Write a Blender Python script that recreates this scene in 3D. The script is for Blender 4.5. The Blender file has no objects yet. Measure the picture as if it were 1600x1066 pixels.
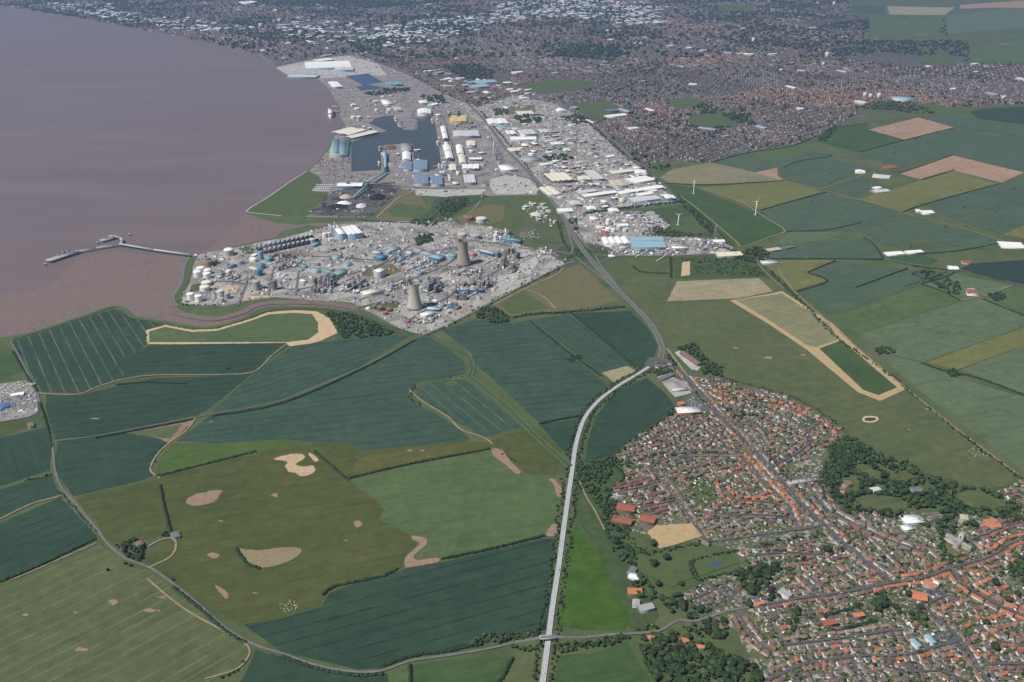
import bpy, math, random
import numpy as np
from mathutils import Vector

random.seed(11)
rng = np.random.default_rng(11)
scene = bpy.context.scene
COL = scene.collection

# ------------------------------------------------------------------ camera
CAM_H, PITCH, FPX = 1260.0, math.radians(24.9), 1450.0       # metres, down-tilt, focal length for a 1600 px wide frame
cam_data = bpy.data.cameras.new('camera')
cam_data.sensor_width = 36.0
cam_data.lens = FPX / 1600.0 * 36.0
cam_data.clip_start = 5.0
cam_data.clip_end = 90000.0
cam = bpy.data.objects.new('camera', cam_data)
cam.location = (0, 0, CAM_H)
cam.rotation_euler = (math.pi / 2 - PITCH, 0, 0)
COL.objects.link(cam)
scene.camera = cam

# ------------------------------------------------------------------ sky and sun
SUN_EL, SUN_AZ = math.radians(54), math.atan2(-0.86, -0.51)   # high sun over the estuary, a little behind the viewer
sun_vec = Vector((math.sin(SUN_AZ) * math.cos(SUN_EL), math.cos(SUN_AZ) * math.cos(SUN_EL), math.sin(SUN_EL)))
world = bpy.data.worlds.new('World')
scene.world = world
world.use_nodes = True
wn = world.node_tree
sky = wn.nodes.new('ShaderNodeTexSky')
sky.sky_type = 'NISHITA'
sky.sun_disc = False
sky.sun_elevation = SUN_EL
sky.sun_rotation = SUN_AZ
sky.altitude = 0
wn.links.new(sky.outputs[0], wn.nodes['Background'].inputs[0])
wn.nodes['Background'].inputs[1].default_value = 0.065
sun_data = bpy.data.lights.new('sun', 'SUN')
sun_data.energy = 5.0
sun_data.angle = math.radians(0.5)
sun_data.color = (1.0, 0.95, 0.87)
sun = bpy.data.objects.new('sun', sun_data)
sun.rotation_euler = sun_vec.to_track_quat('Z', 'Y').to_euler()
sun.location = (0, 0, 3000)
COL.objects.link(sun)

scene.view_settings.view_transform = 'Standard'
scene.view_settings.look = 'None'
scene.view_settings.gamma = 1.0
scene.view_settings.use_curve_mapping = False
scene.view_settings.exposure = 0.0
scene.render.engine = 'CYCLES'
scene.cycles.use_denoising = True
scene.cycles.denoiser = 'OPENIMAGEDENOISE'
scene.cycles.denoising_input_passes = 'RGB_ALBEDO_NORMAL'
scene.cycles.denoising_prefilter = 'ACCURATE'
scene.cycles.max_bounces = 4
scene.cycles.diffuse_bounces = 2
scene.cycles.glossy_bounces = 2
scene.cycles.volume_bounces = 0

# ------------------------------------------------------------------ ground plan: a map point from a bearing in the photograph
SP, CP = math.sin(PITCH), math.cos(PITCH)
def at(x, y, z=0.0):
    a, b = (x - 800.0) / FPX, -(y - 533.0) / FPX
    dy, dz = CP + b * SP, -SP + b * CP
    t = (CAM_H - z) / -dz
    return (a * t, dy * t)
def depth(X, Y, Z=0.0):
    return Y * CP + (CAM_H - Z) * SP
def pix(X, Y, Z=0.0):
    zc = depth(X, Y, Z)
    up = Y * SP + (Z - CAM_H) * CP
    return 800 + X / zc * FPX, 533 - up / zc * FPX
def mpp(x, y):
    """metres across one photograph pixel for something standing at this point"""
    X, Y = at(x, y)
    return depth(X, Y) / FPX
def hgt(x, y, n):
    """height in metres of something whose foot is here and which stands n pixels tall"""
    X, Y = at(x, y)
    return n * mpp(x, y) / (Y / math.hypot(Y, CAM_H)) 
def wang(p, q):
    a, b = at(*p), at(*q)
    return math.atan2(b[1] - a[1], b[0] - a[0])
def W(pts):
    return [at(*p) for p in pts]
def smooth(pts, n=6, closed=False):
    P = [np.array(p, float) for p in pts]
    out, m = [], len(P)
    rngi = range(m if closed else m - 1)
    for i in rngi:
        p0 = P[(i - 1) % m] if closed or i > 0 else P[i]
        p1, p2 = P[i], P[(i + 1) % m]
        p3 = P[(i + 2) % m] if closed or i + 2 < m else p2
        for k in range(n):
            t = k / n
            out.append(tuple(0.5 * ((2 * p1) + (-p0 + p2) * t + (2 * p0 - 5 * p1 + 4 * p2 - p3) * t * t + (-p0 + 3 * p1 - 3 * p2 + p3) * t ** 3)))
    if not closed:
        out.append(tuple(P[-1]))
    return out
def inside(poly, X, Y):
    """vectorised point in polygon"""
    X, Y = np.asarray(X, float), np.asarray(Y, float)
    c = np.zeros(X.shape, bool)
    n = len(poly)
    for i in range(n):
        x1, y1 = poly[i]
        x2, y2 = poly[(i + 1) % n]
        if y1 == y2:
            continue
        m = ((y1 > Y) != (y2 > Y)) & (X < (x2 - x1) * (Y - y1) / (y2 - y1) + x1)
        c ^= m
    return c
def scatter(poly, per_ha):
    """random points in a ground polygon (metres), so many to the hectare"""
    P = np.array(poly)
    lo, hi = P.min(0), P.max(0)
    n = int((hi - lo).prod() / 1e4 * per_ha) + 1
    q = rng.random((n, 2)) * (hi - lo) + lo
    return q[inside(poly, q[:, 0], q[:, 1])]
def along(pts, step):
    """points and headings spaced along a polyline (metres)"""
    P = np.array(pts, float)
    d = np.diff(P, axis=0)
    L = np.hypot(d[:, 0], d[:, 1])
    s = np.concatenate([[0], np.cumsum(L)])
    t = np.arange(step / 2, s[-1], step)
    i = np.clip(np.searchsorted(s, t, 'right') - 1, 0, len(L) - 1)
    f = (t - s[i]) / np.maximum(L[i], 1e-6)
    return P[i] + d[i] * f[:, None], np.arctan2(d[i, 1], d[i, 0])

# ------------------------------------------------------------------ meshes
class MB:
    """collects polygons with one colour each and links them as ONE mesh object"""
    def __init__(s):
        s.v, s.f, s.c, s.n = [], [], [], 0
    def add(s, verts, faces, col):
        k = s.n
        s.v.append(np.asarray(verts, np.float64).reshape(-1, 3))
        s.n += len(s.v[-1])
        many = isinstance(col, list)
        for i, f in enumerate(faces):
            s.f.append(tuple(k + j for j in f))
            s.c.append(col[i] if many else col)
    def quad(s, a, b, c, d, col):
        s.add([a, b, c, d], [(0, 1, 2, 3)], col)
    def box(s, cx, cy, z0, sx, sy, h, col, rot=0.0, taper=1.0, cap=True):
        x, y, t = sx / 2, sy / 2, taper
        P = [(-x, -y, z0), (x, -y, z0), (x, y, z0), (-x, y, z0), (-x * t, -y * t, z0 + h), (x * t, -y * t, z0 + h), (x * t, y * t, z0 + h), (-x * t, y * t, z0 + h)]
        ca, sa = math.cos(rot), math.sin(rot)
        P = [(cx + p[0] * ca - p[1] * sa, cy + p[0] * sa + p[1] * ca, p[2]) for p in P]
        F = [(0, 1, 5, 4), (1, 2, 6, 5), (2, 3, 7, 6), (3, 0, 4, 7)]
        if cap:
            F += [(4, 5, 6, 7), (3, 2, 1, 0)]
        s.add(P, F, col)
    def rings(s, cx, cy, prof, col, n=20, cap=True):
        """a turned solid: prof = [(radius, z), ...] from the bottom up"""
        P, F = [], []
        for r, z in prof:
            for k in range(n):
                a = 2 * math.pi * k / n
                P.append((cx + r * math.cos(a), cy + r * math.sin(a), z))
        for j in range(len(prof) - 1):
            for k in range(n):
                q = (k + 1) % n
                F.append((j * n + k, j * n + q, (j + 1) * n + q, (j + 1) * n + k))
        if cap:
            F.append(tuple(range((len(prof) - 1) * n, len(prof) * n)))
        s.add(P, F, col)
    def bar(s, a, b, r, col, n=4):
        a, b = Vector(a), Vector(b)
        d = (b - a)
        u = d.orthogonal().normalized()
        w = d.normalized().cross(u)
        P = []
        for e in (a, b):
            for k in range(n):
                t = 2 * math.pi * (k + 0.5) / n
                P.append(tuple(e + (u * math.cos(t) + w * math.sin(t)) * r))
        F = [(k, (k + 1) % n, n + (k + 1) % n, n + k) for k in range(n)] + [tuple(range(n))[::-1], tuple(range(n, 2 * n))]
        s.add(P, F, col)
    def mesh(s, name, mat):
        V = np.concatenate(s.v)
        loops = [j for f in s.f for j in f]
        lens = np.array([len(f) for f in s.f], np.int32)
        return raw_mesh(name, V, np.array(loops, np.int32), lens, np.array(s.c, np.float32), mat)
    def build(s, name, mat, parent=None, loc=None, rz=0.0):
        return link(name, s.mesh(name, mat), parent, loc, rz)

def raw_mesh(name, V, loops, lens, cols, mat):
    me = bpy.data.meshes.new(name)
    me.vertices.add(len(V))
    me.vertices.foreach_set('co', np.asarray(V, np.float32).ravel())
    me.loops.add(len(loops))
    me.loops.foreach_set('vertex_index', np.asarray(loops, np.int32))
    me.polygons.add(len(lens))
    st = np.concatenate([[0], np.cumsum(lens)[:-1]]).astype(np.int32)
    me.polygons.foreach_set('loop_start', st)
    if cols is not None:
        at_ = me.attributes.new('Col', 'FLOAT_COLOR', 'FACE')
        c = np.ones((len(lens), 4), np.float32)
        c[:, :3] = cols
        at_.data.foreach_set('color', c.ravel())
    me.update(calc_edges=True)
    me.materials.append(mat)
    return me
def link(name, me, parent=None, loc=None, rz=0.0):
    o = bpy.data.objects.new(name, me)
    if parent:
        o.parent = parent
    if loc is not None:
        o.location = loc
    if rz:
        o.rotation_euler = (0, 0, rz)
    COL.objects.link(o)
    return o
def thing(name, label, cat, loc, rz=0.0, group=None):
    o = link(name, None, None, loc, rz)
    o.empty_display_size = 1.0
    return tag(o, label, cat, group)
def tag(o, label=None, cat=None, group=None, kind=None):
    for k, v in (('label', label), ('category', cat), ('group', group), ('kind', kind)):
        if v:
            o[k] = v
    return o

def templ_scatter(name, mat, tv, tf, pos, scl, rot, cols):
    """many copies of one small template joined into one mesh; scl (N,3), cols (N,F,3) or (N,1,3)"""
    N, nv, nf = len(pos), len(tv), len(tf)
    ca, sa = np.cos(rot)[:, None], np.sin(rot)[:, None]
    q = tv[None] * scl[:, None, :]
    V = np.empty((N, nv, 3))
    V[..., 0] = q[..., 0] * ca - q[..., 1] * sa + pos[:, None, 0]
    V[..., 1] = q[..., 0] * sa + q[..., 1] * ca + pos[:, None, 1]
    V[..., 2] = q[..., 2] + pos[:, None, 2]
    lens = np.tile(np.array([len(f) for f in tf], np.int32), N)
    fl = np.array([j for f in tf for j in f])
    loops = (fl[None] + (np.arange(N) * nv)[:, None]).ravel()
    C = np.broadcast_to(cols, (N, nf, 3)).reshape(-1, 3)
    return link(name, raw_mesh(name, V.reshape(-1, 3), loops, lens, C, mat))

# ------------------------------------------------------------------ materials
class NT:
    def __init__(s, name):
        s.m = bpy.data.materials.new(name)
        s.m.use_nodes = True
        s.t = s.m.node_tree
        s.bsdf = s.t.nodes['Principled BSDF']
        s.out = s.t.nodes['Material Output']
        s._pos = None
    def node(s, typ, **kw):
        n = s.t.nodes.new(typ)
        for k, v in kw.items():
            setattr(n, k, v)
        return n
    def put(s, sock, v):
        if isinstance(v, bpy.types.NodeSocket):
            s.t.links.new(v, sock)
        elif v is not None:
            if hasattr(sock.default_value, '__len__') and len(sock.default_value) == 4 and len(v) == 3:
                v = (*v, 1.0)
            sock.default_value = v
    def pos(s):
        if s._pos is None:
            s._pos = s.node('ShaderNodeNewGeometry').outputs['Position']
        return s._pos
    def math(s, op, a, b=0.0, clamp=False):
        n = s.node('ShaderNodeMath', operation=op, use_clamp=clamp)
        s.put(n.inputs[0], a); s.put(n.inputs[1], b)
        return n.outputs[0]
    def ramp(s, v, lo, hi, to0=0.0, to1=1.0):
        n = s.node('ShaderNodeMapRange')
        for i, x in enumerate((v, lo, hi, to0, to1)):
            s.put(n.inputs[i], x)
        return n.outputs[0]
    def mix(s, f, a, b, mode='MIX'):
        n = s.node('ShaderNodeMix', data_type='RGBA', blend_type=mode)
        s.put(n.inputs[0], f); s.put(n.inputs[6], a); s.put(n.inputs[7], b)
        return n.outputs[2]
    def vscale(s, vec, sc, rot=0.0):
        n = s.node('ShaderNodeMapping', vector_type='TEXTURE' if False else 'POINT')
        s.put(n.inputs[0], vec)
        n.inputs['Rotation'].default_value = (0, 0, rot)
        n.inputs['Scale'].default_value = sc
        return n.outputs[0]
    def noise(s, size, detail=4.0, rough=0.55, vec=None, dist=0.0):
        n = s.node('ShaderNodeTexNoise')
        s.put(n.inputs['Vector'], vec if vec is not None else s.pos())
        n.inputs['Scale'].default_value = 1.0 / size
        n.inputs['Detail'].default_value = detail
        n.inputs['Roughness'].default_value = rough
        n.inputs['Distortion'].default_value = dist
        return n.outputs[0]
    def cells(s, size, vec=None, feature='F1'):
        n = s.node('ShaderNodeTexVoronoi', feature=feature)
        s.put(n.inputs['Vector'], vec if vec is not None else s.pos())
        n.inputs['Scale'].default_value = 1.0 / size
        return n
    def done(s, col, rough=0.9, spec=0.25, bump=None, bump_h=1.0):
        s.put(s.bsdf.inputs['Base Color'], col)
        s.put(s.bsdf.inputs['Roughness'], rough)
        s.bsdf.inputs['Specular IOR Level'].default_value = spec
        if bump is not None:
            b = s.node('ShaderNodeBump')
            b.inputs['Distance'].default_value = bump_h
            b.inputs['Strength'].default_value = 1.0
            s.put(b.inputs['Height'], bump)
            s.t.links.new(b.outputs[0], s.bsdf.inputs['Normal'])
        return s.m

def attr_mat(name, rough=0.8, spec=0.3, grain=2.0, amt=0.25, obj_var=0.25):
    """colour from the mesh's own Col attribute, with weathering and a slight difference from object to object"""
    t = NT(name)
    a = t.node('ShaderNodeAttribute', attribute_name='Col')
    n = t.ramp(t.noise(grain, 5.0, 0.65), 0.25, 0.75, 1 - amt, 1 + amt)
    r = t.node('ShaderNodeObjectInfo').outputs['Random']
    k = t.math('MULTIPLY', n, t.ramp(r, 0, 1, 1 - obj_var / 2, 1 + obj_var / 2))
    h = t.node('ShaderNodeVectorMath', operation='SCALE')
    t.put(h.inputs[0], a.outputs['Color']); t.put(h.inputs['Scale'], k)
    return t.done(h.outputs[0], rough, spec)
M_WALL = attr_mat('wall_finish', 0.85, 0.25, 3.0, 0.14, 0.2)
M_ROOF = attr_mat('roof_finish', 0.8, 0.25, 4.0, 0.28, 0.25)
M_METAL = attr_mat('metal_cladding', 0.55, 0.4, 9.0, 0.12, 0.08)
M_STEEL = attr_mat('plant_steel', 0.5, 0.5, 4.0, 0.3, 0.15)
M_CONC = attr_mat('weathered_concrete', 0.9, 0.2, 7.0, 0.16, 0.05)
M_LEAF = attr_mat('foliage', 0.75, 0.15, 2.2, 0.45, 0.35)
M_BARK = attr_mat('bark', 0.95, 0.1, 0.6, 0.3, 0.2)
M_PAINT = attr_mat('vehicle_paint', 0.35, 0.5, 3.0, 0.04, 0.1)
M_HEAP = attr_mat('loose_stock', 0.95, 0.1, 6.0, 0.35, 0.0)

def field_mat(name, c1, c2, ang=0.0, tram=32.0, line=0.0, lcol=(0.2, 0.18, 0.09), blotch=190.0, rows=0.17, patch=None, pcol=None):
    t = NT(name)
    al = t.vscale(t.pos(), (1, 1, 1), -ang)                       # x runs along the drilled rows, y across
    big = t.noise(blotch, 4.0, 0.6, dist=0.4)
    col = t.mix(t.ramp(big, 0.3, 0.7), c1, c2)
    streak = t.noise(9.0, 3.0, 0.6, vec=t.vscale(al, (0.06, 1.0, 1.0)))
    fine = t.noise(3.0, 5.0, 0.7)
    mid = t.noise(30.0, 4.0, 0.65, dist=0.3)
    k = t.math('ADD', t.ramp(streak, 0.25, 0.75, -rows, rows), t.math('MULTIPLY', t.ramp(fine, 0.25, 0.75, 0.8, 1.2), t.ramp(mid, 0.28, 0.72, 0.82, 1.18)))
    sep = t.node('ShaderNodeSeparateXYZ')
    t.put(sep.inputs[0], al)
    y = sep.outputs[1]
    if line > 0:
        wob = t.noise(60.0, 2.0, 0.5)
        d = t.math('PINGPONG', t.math('ADD', y, t.math('MULTIPLY', wob, 3.0)), tram / 2)
        on = t.ramp(d, 1.1, 2.4, 1.0, 0.0)
        on = t.math('MULTIPLY', on, t.ramp(t.noise(70.0, 4.0, 0.7), 0.36, 0.62, 0.15, 1.0))
        col = t.mix(t.math('MULTIPLY', on, line), col, lcol)
    if patch:
        pn = t.noise(patch, 5.0, 0.62, vec=t.vscale(al, (0.45, 1, 1)), dist=0.8)
        col = t.mix(t.ramp(pn, 0.6, 0.75, 0.0, 0.75), col, pcol)
    h = t.node('ShaderNodeVectorMath', operation='SCALE')
    t.put(h.inputs[0], col); t.put(h.inputs['Scale'], k)
    return t.done(h.outputs[0], 0.95, 0.1)

def plain_ground(name, cols, size=40.0, fine=4.0, rough=0.92, cell=None, cell_vec_ang=0.0, spec=0.15):
    """cols: list of colours spread over noise; cell = plot size for a patchwork of plots"""
    t = NT(name)
    if cell:
        v = t.vscale(t.pos(), (1, 1, 0.0), -cell_vec_ang)
        w = t.cells(cell, vec=v)
        sel = t.node('ShaderNodeSeparateColor')
        t.put(sel.inputs[0], w.outputs['Color'])
        f = t.math('ADD', t.math('MULTIPLY', sel.outputs[0], 0.72), t.math('MULTIPLY', t.noise(size, 3.0), 0.28))
    else:
        f = t.ramp(t.noise(size, 6.0, 0.62, dist=0.5), 0.28, 0.72)
    r = t.node('ShaderNodeValToRGB')
    r.color_ramp.interpolation = 'LINEAR' if not cell else 'CONSTANT'
    els = r.color_ramp.elements
    while len(els) < len(cols):
        els.new(0.5)
    for i, c in enumerate(cols):
        els[i].position = i / max(1, len(cols) - (0 if cell else 1))
        els[i].color = (*c, 1)
    t.put(r.inputs[0], f)
    k = t.ramp(t.noise(fine, 5.0, 0.7), 0.25, 0.75, 0.75, 1.25)
    h = t.node('ShaderNodeVectorMath', operation='SCALE')
    t.put(h.inputs[0], r.outputs[0]); t.put(h.inputs['Scale'], k)
    return t.done(h.outputs[0], rough, spec)

def water_mat(name, c1, c2, size, rough=0.25, wave=6.0, wh=0.15):
    t = NT(name)
    f = t.ramp(t.noise(size, 5.0, 0.6, vec=t.vscale(t.pos(), (0.5, 1, 1), 0.5), dist=0.6), 0.3, 0.7)
    g = t.ramp(t.noise(size * 0.22, 5.0, 0.65, vec=t.vscale(t.pos(), (0.16, 1, 1), 0.95), dist=0.5), 0.3, 0.7, 0.9, 1.1)
    h = t.node('ShaderNodeVectorMath', operation='SCALE')
    t.put(h.inputs[0], t.mix(f, c1, c2)); t.put(h.inputs['Scale'], g)
    return t.done(h.outputs[0], rough, 0.5, t.noise(wave, 3.0, 0.6), wh)

# ------------------------------------------------------------------ ground sheets, each a little above the one before
_layer = [0.0]
def ragged(P, amp):
    """an outline with the small irregularities of a real field or scar edge"""
    out, n = [], len(P)
    step = max(amp * 3.2, 9.0)
    for i in range(n):
        a, b = np.array(P[i], float), np.array(P[(i + 1) % n], float)
        L = float(np.hypot(*(b - a)))
        k = int(min(60, max(1, L // step)))
        nr = np.array([-(b - a)[1], (b - a)[0]]) / max(L, 1e-6)
        for j in range(k):
            out.append(tuple(a + (b - a) * j / k + nr * rng.normal(0, amp * 0.6) * (j > 0)))
    return out
def sheet(name, poly_px, mat, smooth_n=0, kind='structure', world_pts=None, z=None, rag=0.0):
    P = world_pts if world_pts is not None else W(smooth(poly_px, smooth_n, True) if smooth_n else poly_px)
    if rag:
        P = ragged(P, rag)
    if z is None:
        far = max(p[1] for p in P)
        _layer[0] += 0.006 + 0.008 * min(far, 15000) / 15000.0
        z = 0.05 + _layer[0]
    me = bpy.data.meshes.new(name)
    me.from_pydata([(p[0], p[1], z) for p in P], [], [tuple(range(len(P)))])
    me.update()
    if me.polygons[0].normal.z < 0:
        me.flip_normals()
    me.materials.append(mat)
    o = link(name, me)
    o['kind'] = kind
    return o
def fading_mat(name, cols, size=12.0):
    """bare ground that breaks up into the grass round it: the mesh's own cover value thins it out towards the rim"""
    m = plain_ground(name, cols, size, 3)
    nt = m.node_tree
    b = nt.nodes['Principled BSDF']; out = nt.nodes['Material Output']
    at_ = nt.nodes.new('ShaderNodeAttribute'); at_.attribute_name = 'cover'
    ns = nt.nodes.new('ShaderNodeTexNoise'); ns.inputs['Scale'].default_value = 1 / 16.0; ns.inputs['Detail'].default_value = 6; ns.inputs['Roughness'].default_value = 0.7
    ge = nt.nodes.new('ShaderNodeNewGeometry'); nt.links.new(ge.outputs['Position'], ns.inputs['Vector'])
    ad = nt.nodes.new('ShaderNodeMath'); ad.operation = 'ADD'; nt.links.new(at_.outputs['Fac'], ad.inputs[0]); nt.links.new(ns.outputs[0], ad.inputs[1])
    rp = nt.nodes.new('ShaderNodeMapRange'); nt.links.new(ad.outputs[0], rp.inputs[0]); rp.inputs[1].default_value = 0.84; rp.inputs[2].default_value = 1.16
    tr = nt.nodes.new('ShaderNodeBsdfTransparent'); mx = nt.nodes.new('ShaderNodeMixShader')
    nt.links.new(rp.outputs[0], mx.inputs[0]); nt.links.new(tr.outputs[0], mx.inputs[1]); nt.links.new(b.outputs[0], mx.inputs[2]); nt.links.new(mx.outputs[0], out.inputs['Surface'])
    return m
def scar(name, poly_px, mat, w=5.0, sm=3):
    """a bare patch with a rim that frays out over w metres each side of its outline"""
    P = np.array(W(smooth(poly_px, sm, True)))
    area = 0.5 * np.sum(P[:, 0] * np.roll(P[:, 1], -1) - np.roll(P[:, 0], -1) * P[:, 1])
    if area < 0:
        P = P[::-1]
    w = min(w, 0.16 * math.sqrt(abs(area)))
    d = np.roll(P, -1, 0) - np.roll(P, 1, 0)
    nr = np.stack([d[:, 1], -d[:, 0]], 1) / np.maximum(np.hypot(d[:, 0], d[:, 1]), 1e-6)[:, None]
    _layer[0] += 0.01
    n = len(P); z = 0.05 + _layer[0]
    V = np.concatenate([P + nr * w, P, P - nr * w * 0.5])
    F = [(k * n + i, k * n + (i + 1) % n, (k + 1) * n + (i + 1) % n, (k + 1) * n + i) for k in (0, 1) for i in range(n)] + [tuple(range(2 * n, 3 * n))]
    me = bpy.data.meshes.new(name)
    me.from_pydata([(x, y, z) for x, y in V], [], F)
    a = me.attributes.new('cover', 'FLOAT', 'POINT')
    a.data.foreach_set('value', np.concatenate([np.zeros(n), np.full(n, 0.5), np.full(n, 0.8)]).astype(np.float32))
    me.update(); me.materials.append(mat)
    o = link(name, me); o['kind'] = 'structure'
    return o
ROADS = []      # every carriageway as (points, half width), so that nothing is built on it
def ribbon_mesh(name, P, width, mat, z):
    P = np.array(P, float)
    d = np.gradient(P, axis=0)
    L = np.hypot(d[:, 0], d[:, 1])[:, None]
    nrm = np.stack([-d[:, 1], d[:, 0]], 1) / np.maximum(L, 1e-6)
    w = np.asarray(width, float)
    w = (w if w.ndim else np.full(len(P), float(w)))[:, None] / 2
    A, B = P + nrm * w, P - nrm * w
    n = len(P)
    zz = np.asarray(z, float)
    zz = zz if zz.ndim else np.full(n, float(z))
    V = np.concatenate([np.column_stack([A, zz]), np.column_stack([B, zz])])
    F = np.array([(i + n, i + n + 1, i + 1, i) for i in range(n - 1)], np.int32)
    return raw_mesh(name, V, F.ravel(), np.full(n - 1, 4, np.int32), None, mat)
def road(name, pts, width, mat, sm=5, block=True, dz=0.0, z=None):
    P = W(smooth(pts, sm)) if sm > 1 else W(pts)
    far = max(p[1] for p in P)
    _layer[0] += 0.006 + 0.008 * min(far, 15000) / 15000.0
    zz = (0.05 + _layer[0] + dz) if z is None else z
    o = link(name, ribbon_mesh(name, P, width, mat, zz))
    o['kind'] = 'structure'
    if block:
        ROADS.append((np.array(P), (max(width) if hasattr(width, '__len__') else width) / 2))
    return o
def road_gap(X, Y):
    """distance from points to the nearest carriageway edge"""
    X, Y = np.asarray(X, float), np.asarray(Y, float)
    best = np.full(X.shape, 1e9)
    for P, hw in ROADS:
        lo, hi = P.min(0) - 60, P.max(0) + 60
        m = (X > lo[0]) & (X < hi[0]) & (Y > lo[1]) & (Y < hi[1])
        if not m.any():
            continue
        x, y = X[m], Y[m]
        b = best[m]
        for i in range(len(P) - 1):
            ax, ay = P[i]; dx, dy = P[i + 1] - P[i]
            q = dx * dx + dy * dy
            if q < 1e-9:
                continue
            t = np.clip(((x - ax) * dx + (y - ay) * dy) / q, 0, 1)
            b = np.minimum(b, np.hypot(x - ax - t * dx, y - ay - t * dy) - hw)
        best[m] = b
    return best

# ================================================================== the lie of the land
M_BASE = plain_ground('rough_grass', [(0.05, 0.075, 0.03), (0.075, 0.10, 0.04), (0.11, 0.115, 0.06)], 160, 6)
gm = bpy.data.meshes.new('ground')
gm.from_pydata([(-20000, -3000, 0), (20000, -3000, 0), (20000, 34000, 0), (-20000, 34000, 0)], [], [(0, 1, 2, 3)])
gm.materials.append(M_BASE)
g = link('ground', gm); g['kind'] = 'structure'

M_CITY = plain_ground('city_ground', [(0.05, 0.062, 0.034), (0.12, 0.11, 0.108), (0.085, 0.08, 0.08), (0.06, 0.075, 0.038), (0.16, 0.145, 0.138)], 90, 12, cell=20)
M_TOWN = plain_ground('gardens_and_yards', [(0.06, 0.095, 0.028), (0.13, 0.125, 0.115), (0.075, 0.11, 0.034), (0.28, 0.255, 0.22), (0.05, 0.08, 0.026), (0.12, 0.10, 0.075), (0.09, 0.115, 0.045)], 18, 2.5, cell=6.5)
M_YARD = plain_ground('industrial_yard', [(0.13, 0.128, 0.125), (0.19, 0.184, 0.178), (0.27, 0.255, 0.235), (0.38, 0.36, 0.325), (0.22, 0.215, 0.21)], 75, 7)
M_DOCKYARD = plain_ground('dock_hardstanding', [(0.15, 0.14, 0.135), (0.21, 0.195, 0.185), (0.28, 0.265, 0.25)], 70, 8)
M_PALE = plain_ground('pale_crushed_stone', [(0.3, 0.295, 0.285), (0.38, 0.37, 0.35), (0.46, 0.44, 0.41)], 40, 6)
M_SAND = plain_ground('bare_sandy_soil', [(0.40, 0.29, 0.17), (0.5, 0.37, 0.23), (0.36, 0.25, 0.16)], 25, 3)
M_SOIL = plain_ground('bare_brown_soil', [(0.21, 0.145, 0.105), (0.27, 0.185, 0.135), (0.17, 0.125, 0.085)], 30, 3)
M_SCAR = plain_ground('poached_soil', [(0.08, 0.092, 0.03), (0.2, 0.145, 0.10), (0.24, 0.17, 0.125), (0.12, 0.105, 0.05)], 16, 3)
M_FSOIL = fading_mat('fraying_soil', [(0.21, 0.145, 0.105), (0.27, 0.185, 0.135), (0.16, 0.125, 0.08)])
M_FSAND = fading_mat('fraying_sand', [(0.36, 0.265, 0.16), (0.46, 0.34, 0.22), (0.26, 0.18, 0.12)])
M_POOLBED = plain_ground('dry_pool_bed', [(0.20, 0.165, 0.09), (0.235, 0.19, 0.11), (0.18, 0.155, 0.08)], 25, 3)
M_COAL = plain_ground('coal_dusted_yard', [(0.022, 0.022, 0.026), (0.05, 0.05, 0.053), (0.12, 0.115, 0.105), (0.035, 0.035, 0.04)], 60, 8)
M_MUD = plain_ground('tidal_mud', [(0.148, 0.106, 0.092), (0.172, 0.124, 0.106), (0.158, 0.114, 0.10)], 120, 20, rough=0.55, spec=0.4)
M_MARSH = plain_ground('saltmarsh', [(0.05, 0.085, 0.035), (0.075, 0.115, 0.04), (0.10, 0.12, 0.05)], 50, 5)
M_GRASS = plain_ground('mown_grass', [(0.056, 0.086, 0.03), (0.072, 0.10, 0.036), (0.09, 0.108, 0.045)], 45, 4)
M_DRYGRASS = plain_ground('dry_grass', [(0.095, 0.10, 0.042), (0.135, 0.122, 0.06), (0.08, 0.096, 0.038)], 35, 4)
M_SCRUB = plain_ground('scrub', [(0.035, 0.06, 0.022), (0.05, 0.08, 0.03), (0.08, 0.10, 0.04)], 22, 3)
M_STRAW = plain_ground('ripe_hay', [(0.34, 0.25, 0.12), (0.4, 0.3, 0.16), (0.3, 0.23, 0.11)], 20, 3)
M_ASPHALT = plain_ground('asphalt', [(0.075, 0.075, 0.08), (0.095, 0.095, 0.10), (0.125, 0.122, 0.12)], 30, 4)
M_LANE = plain_ground('worn_lane', [(0.12, 0.12, 0.118), (0.145, 0.142, 0.138), (0.18, 0.172, 0.164)], 30, 4)
M_NEWROAD = plain_ground('pale_concrete_road', [(0.30, 0.315, 0.335), (0.36, 0.375, 0.395), (0.33, 0.345, 0.36)], 25, 5)
M_TRACK = plain_ground('dirt_track', [(0.20, 0.155, 0.10), (0.29, 0.225, 0.15), (0.11, 0.11, 0.06)], 20, 3)
M_PAINTLINE = plain_ground('road_paint', [(0.7, 0.7, 0.68), (0.78, 0.78, 0.76)], 10, 2)
M_ESTUARY = water_mat('silty_estuary', (0.150, 0.108, 0.105), (0.172, 0.125, 0.118), 900, 0.4, 14, 0.25)
M_DOCK = water_mat('dock_water', (0.04, 0.05, 0.05), (0.052, 0.062, 0.06), 120, 0.3, 5, 0.08)
M_BLUEDOCK = water_mat('deep_dock_water', (0.012, 0.035, 0.09), (0.016, 0.042, 0.105), 120, 0.15, 5, 0.05)
M_POND = water_mat('pond_water', (0.03, 0.04, 0.04), (0.05, 0.055, 0.05), 20, 0.15, 3, 0.03)

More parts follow.
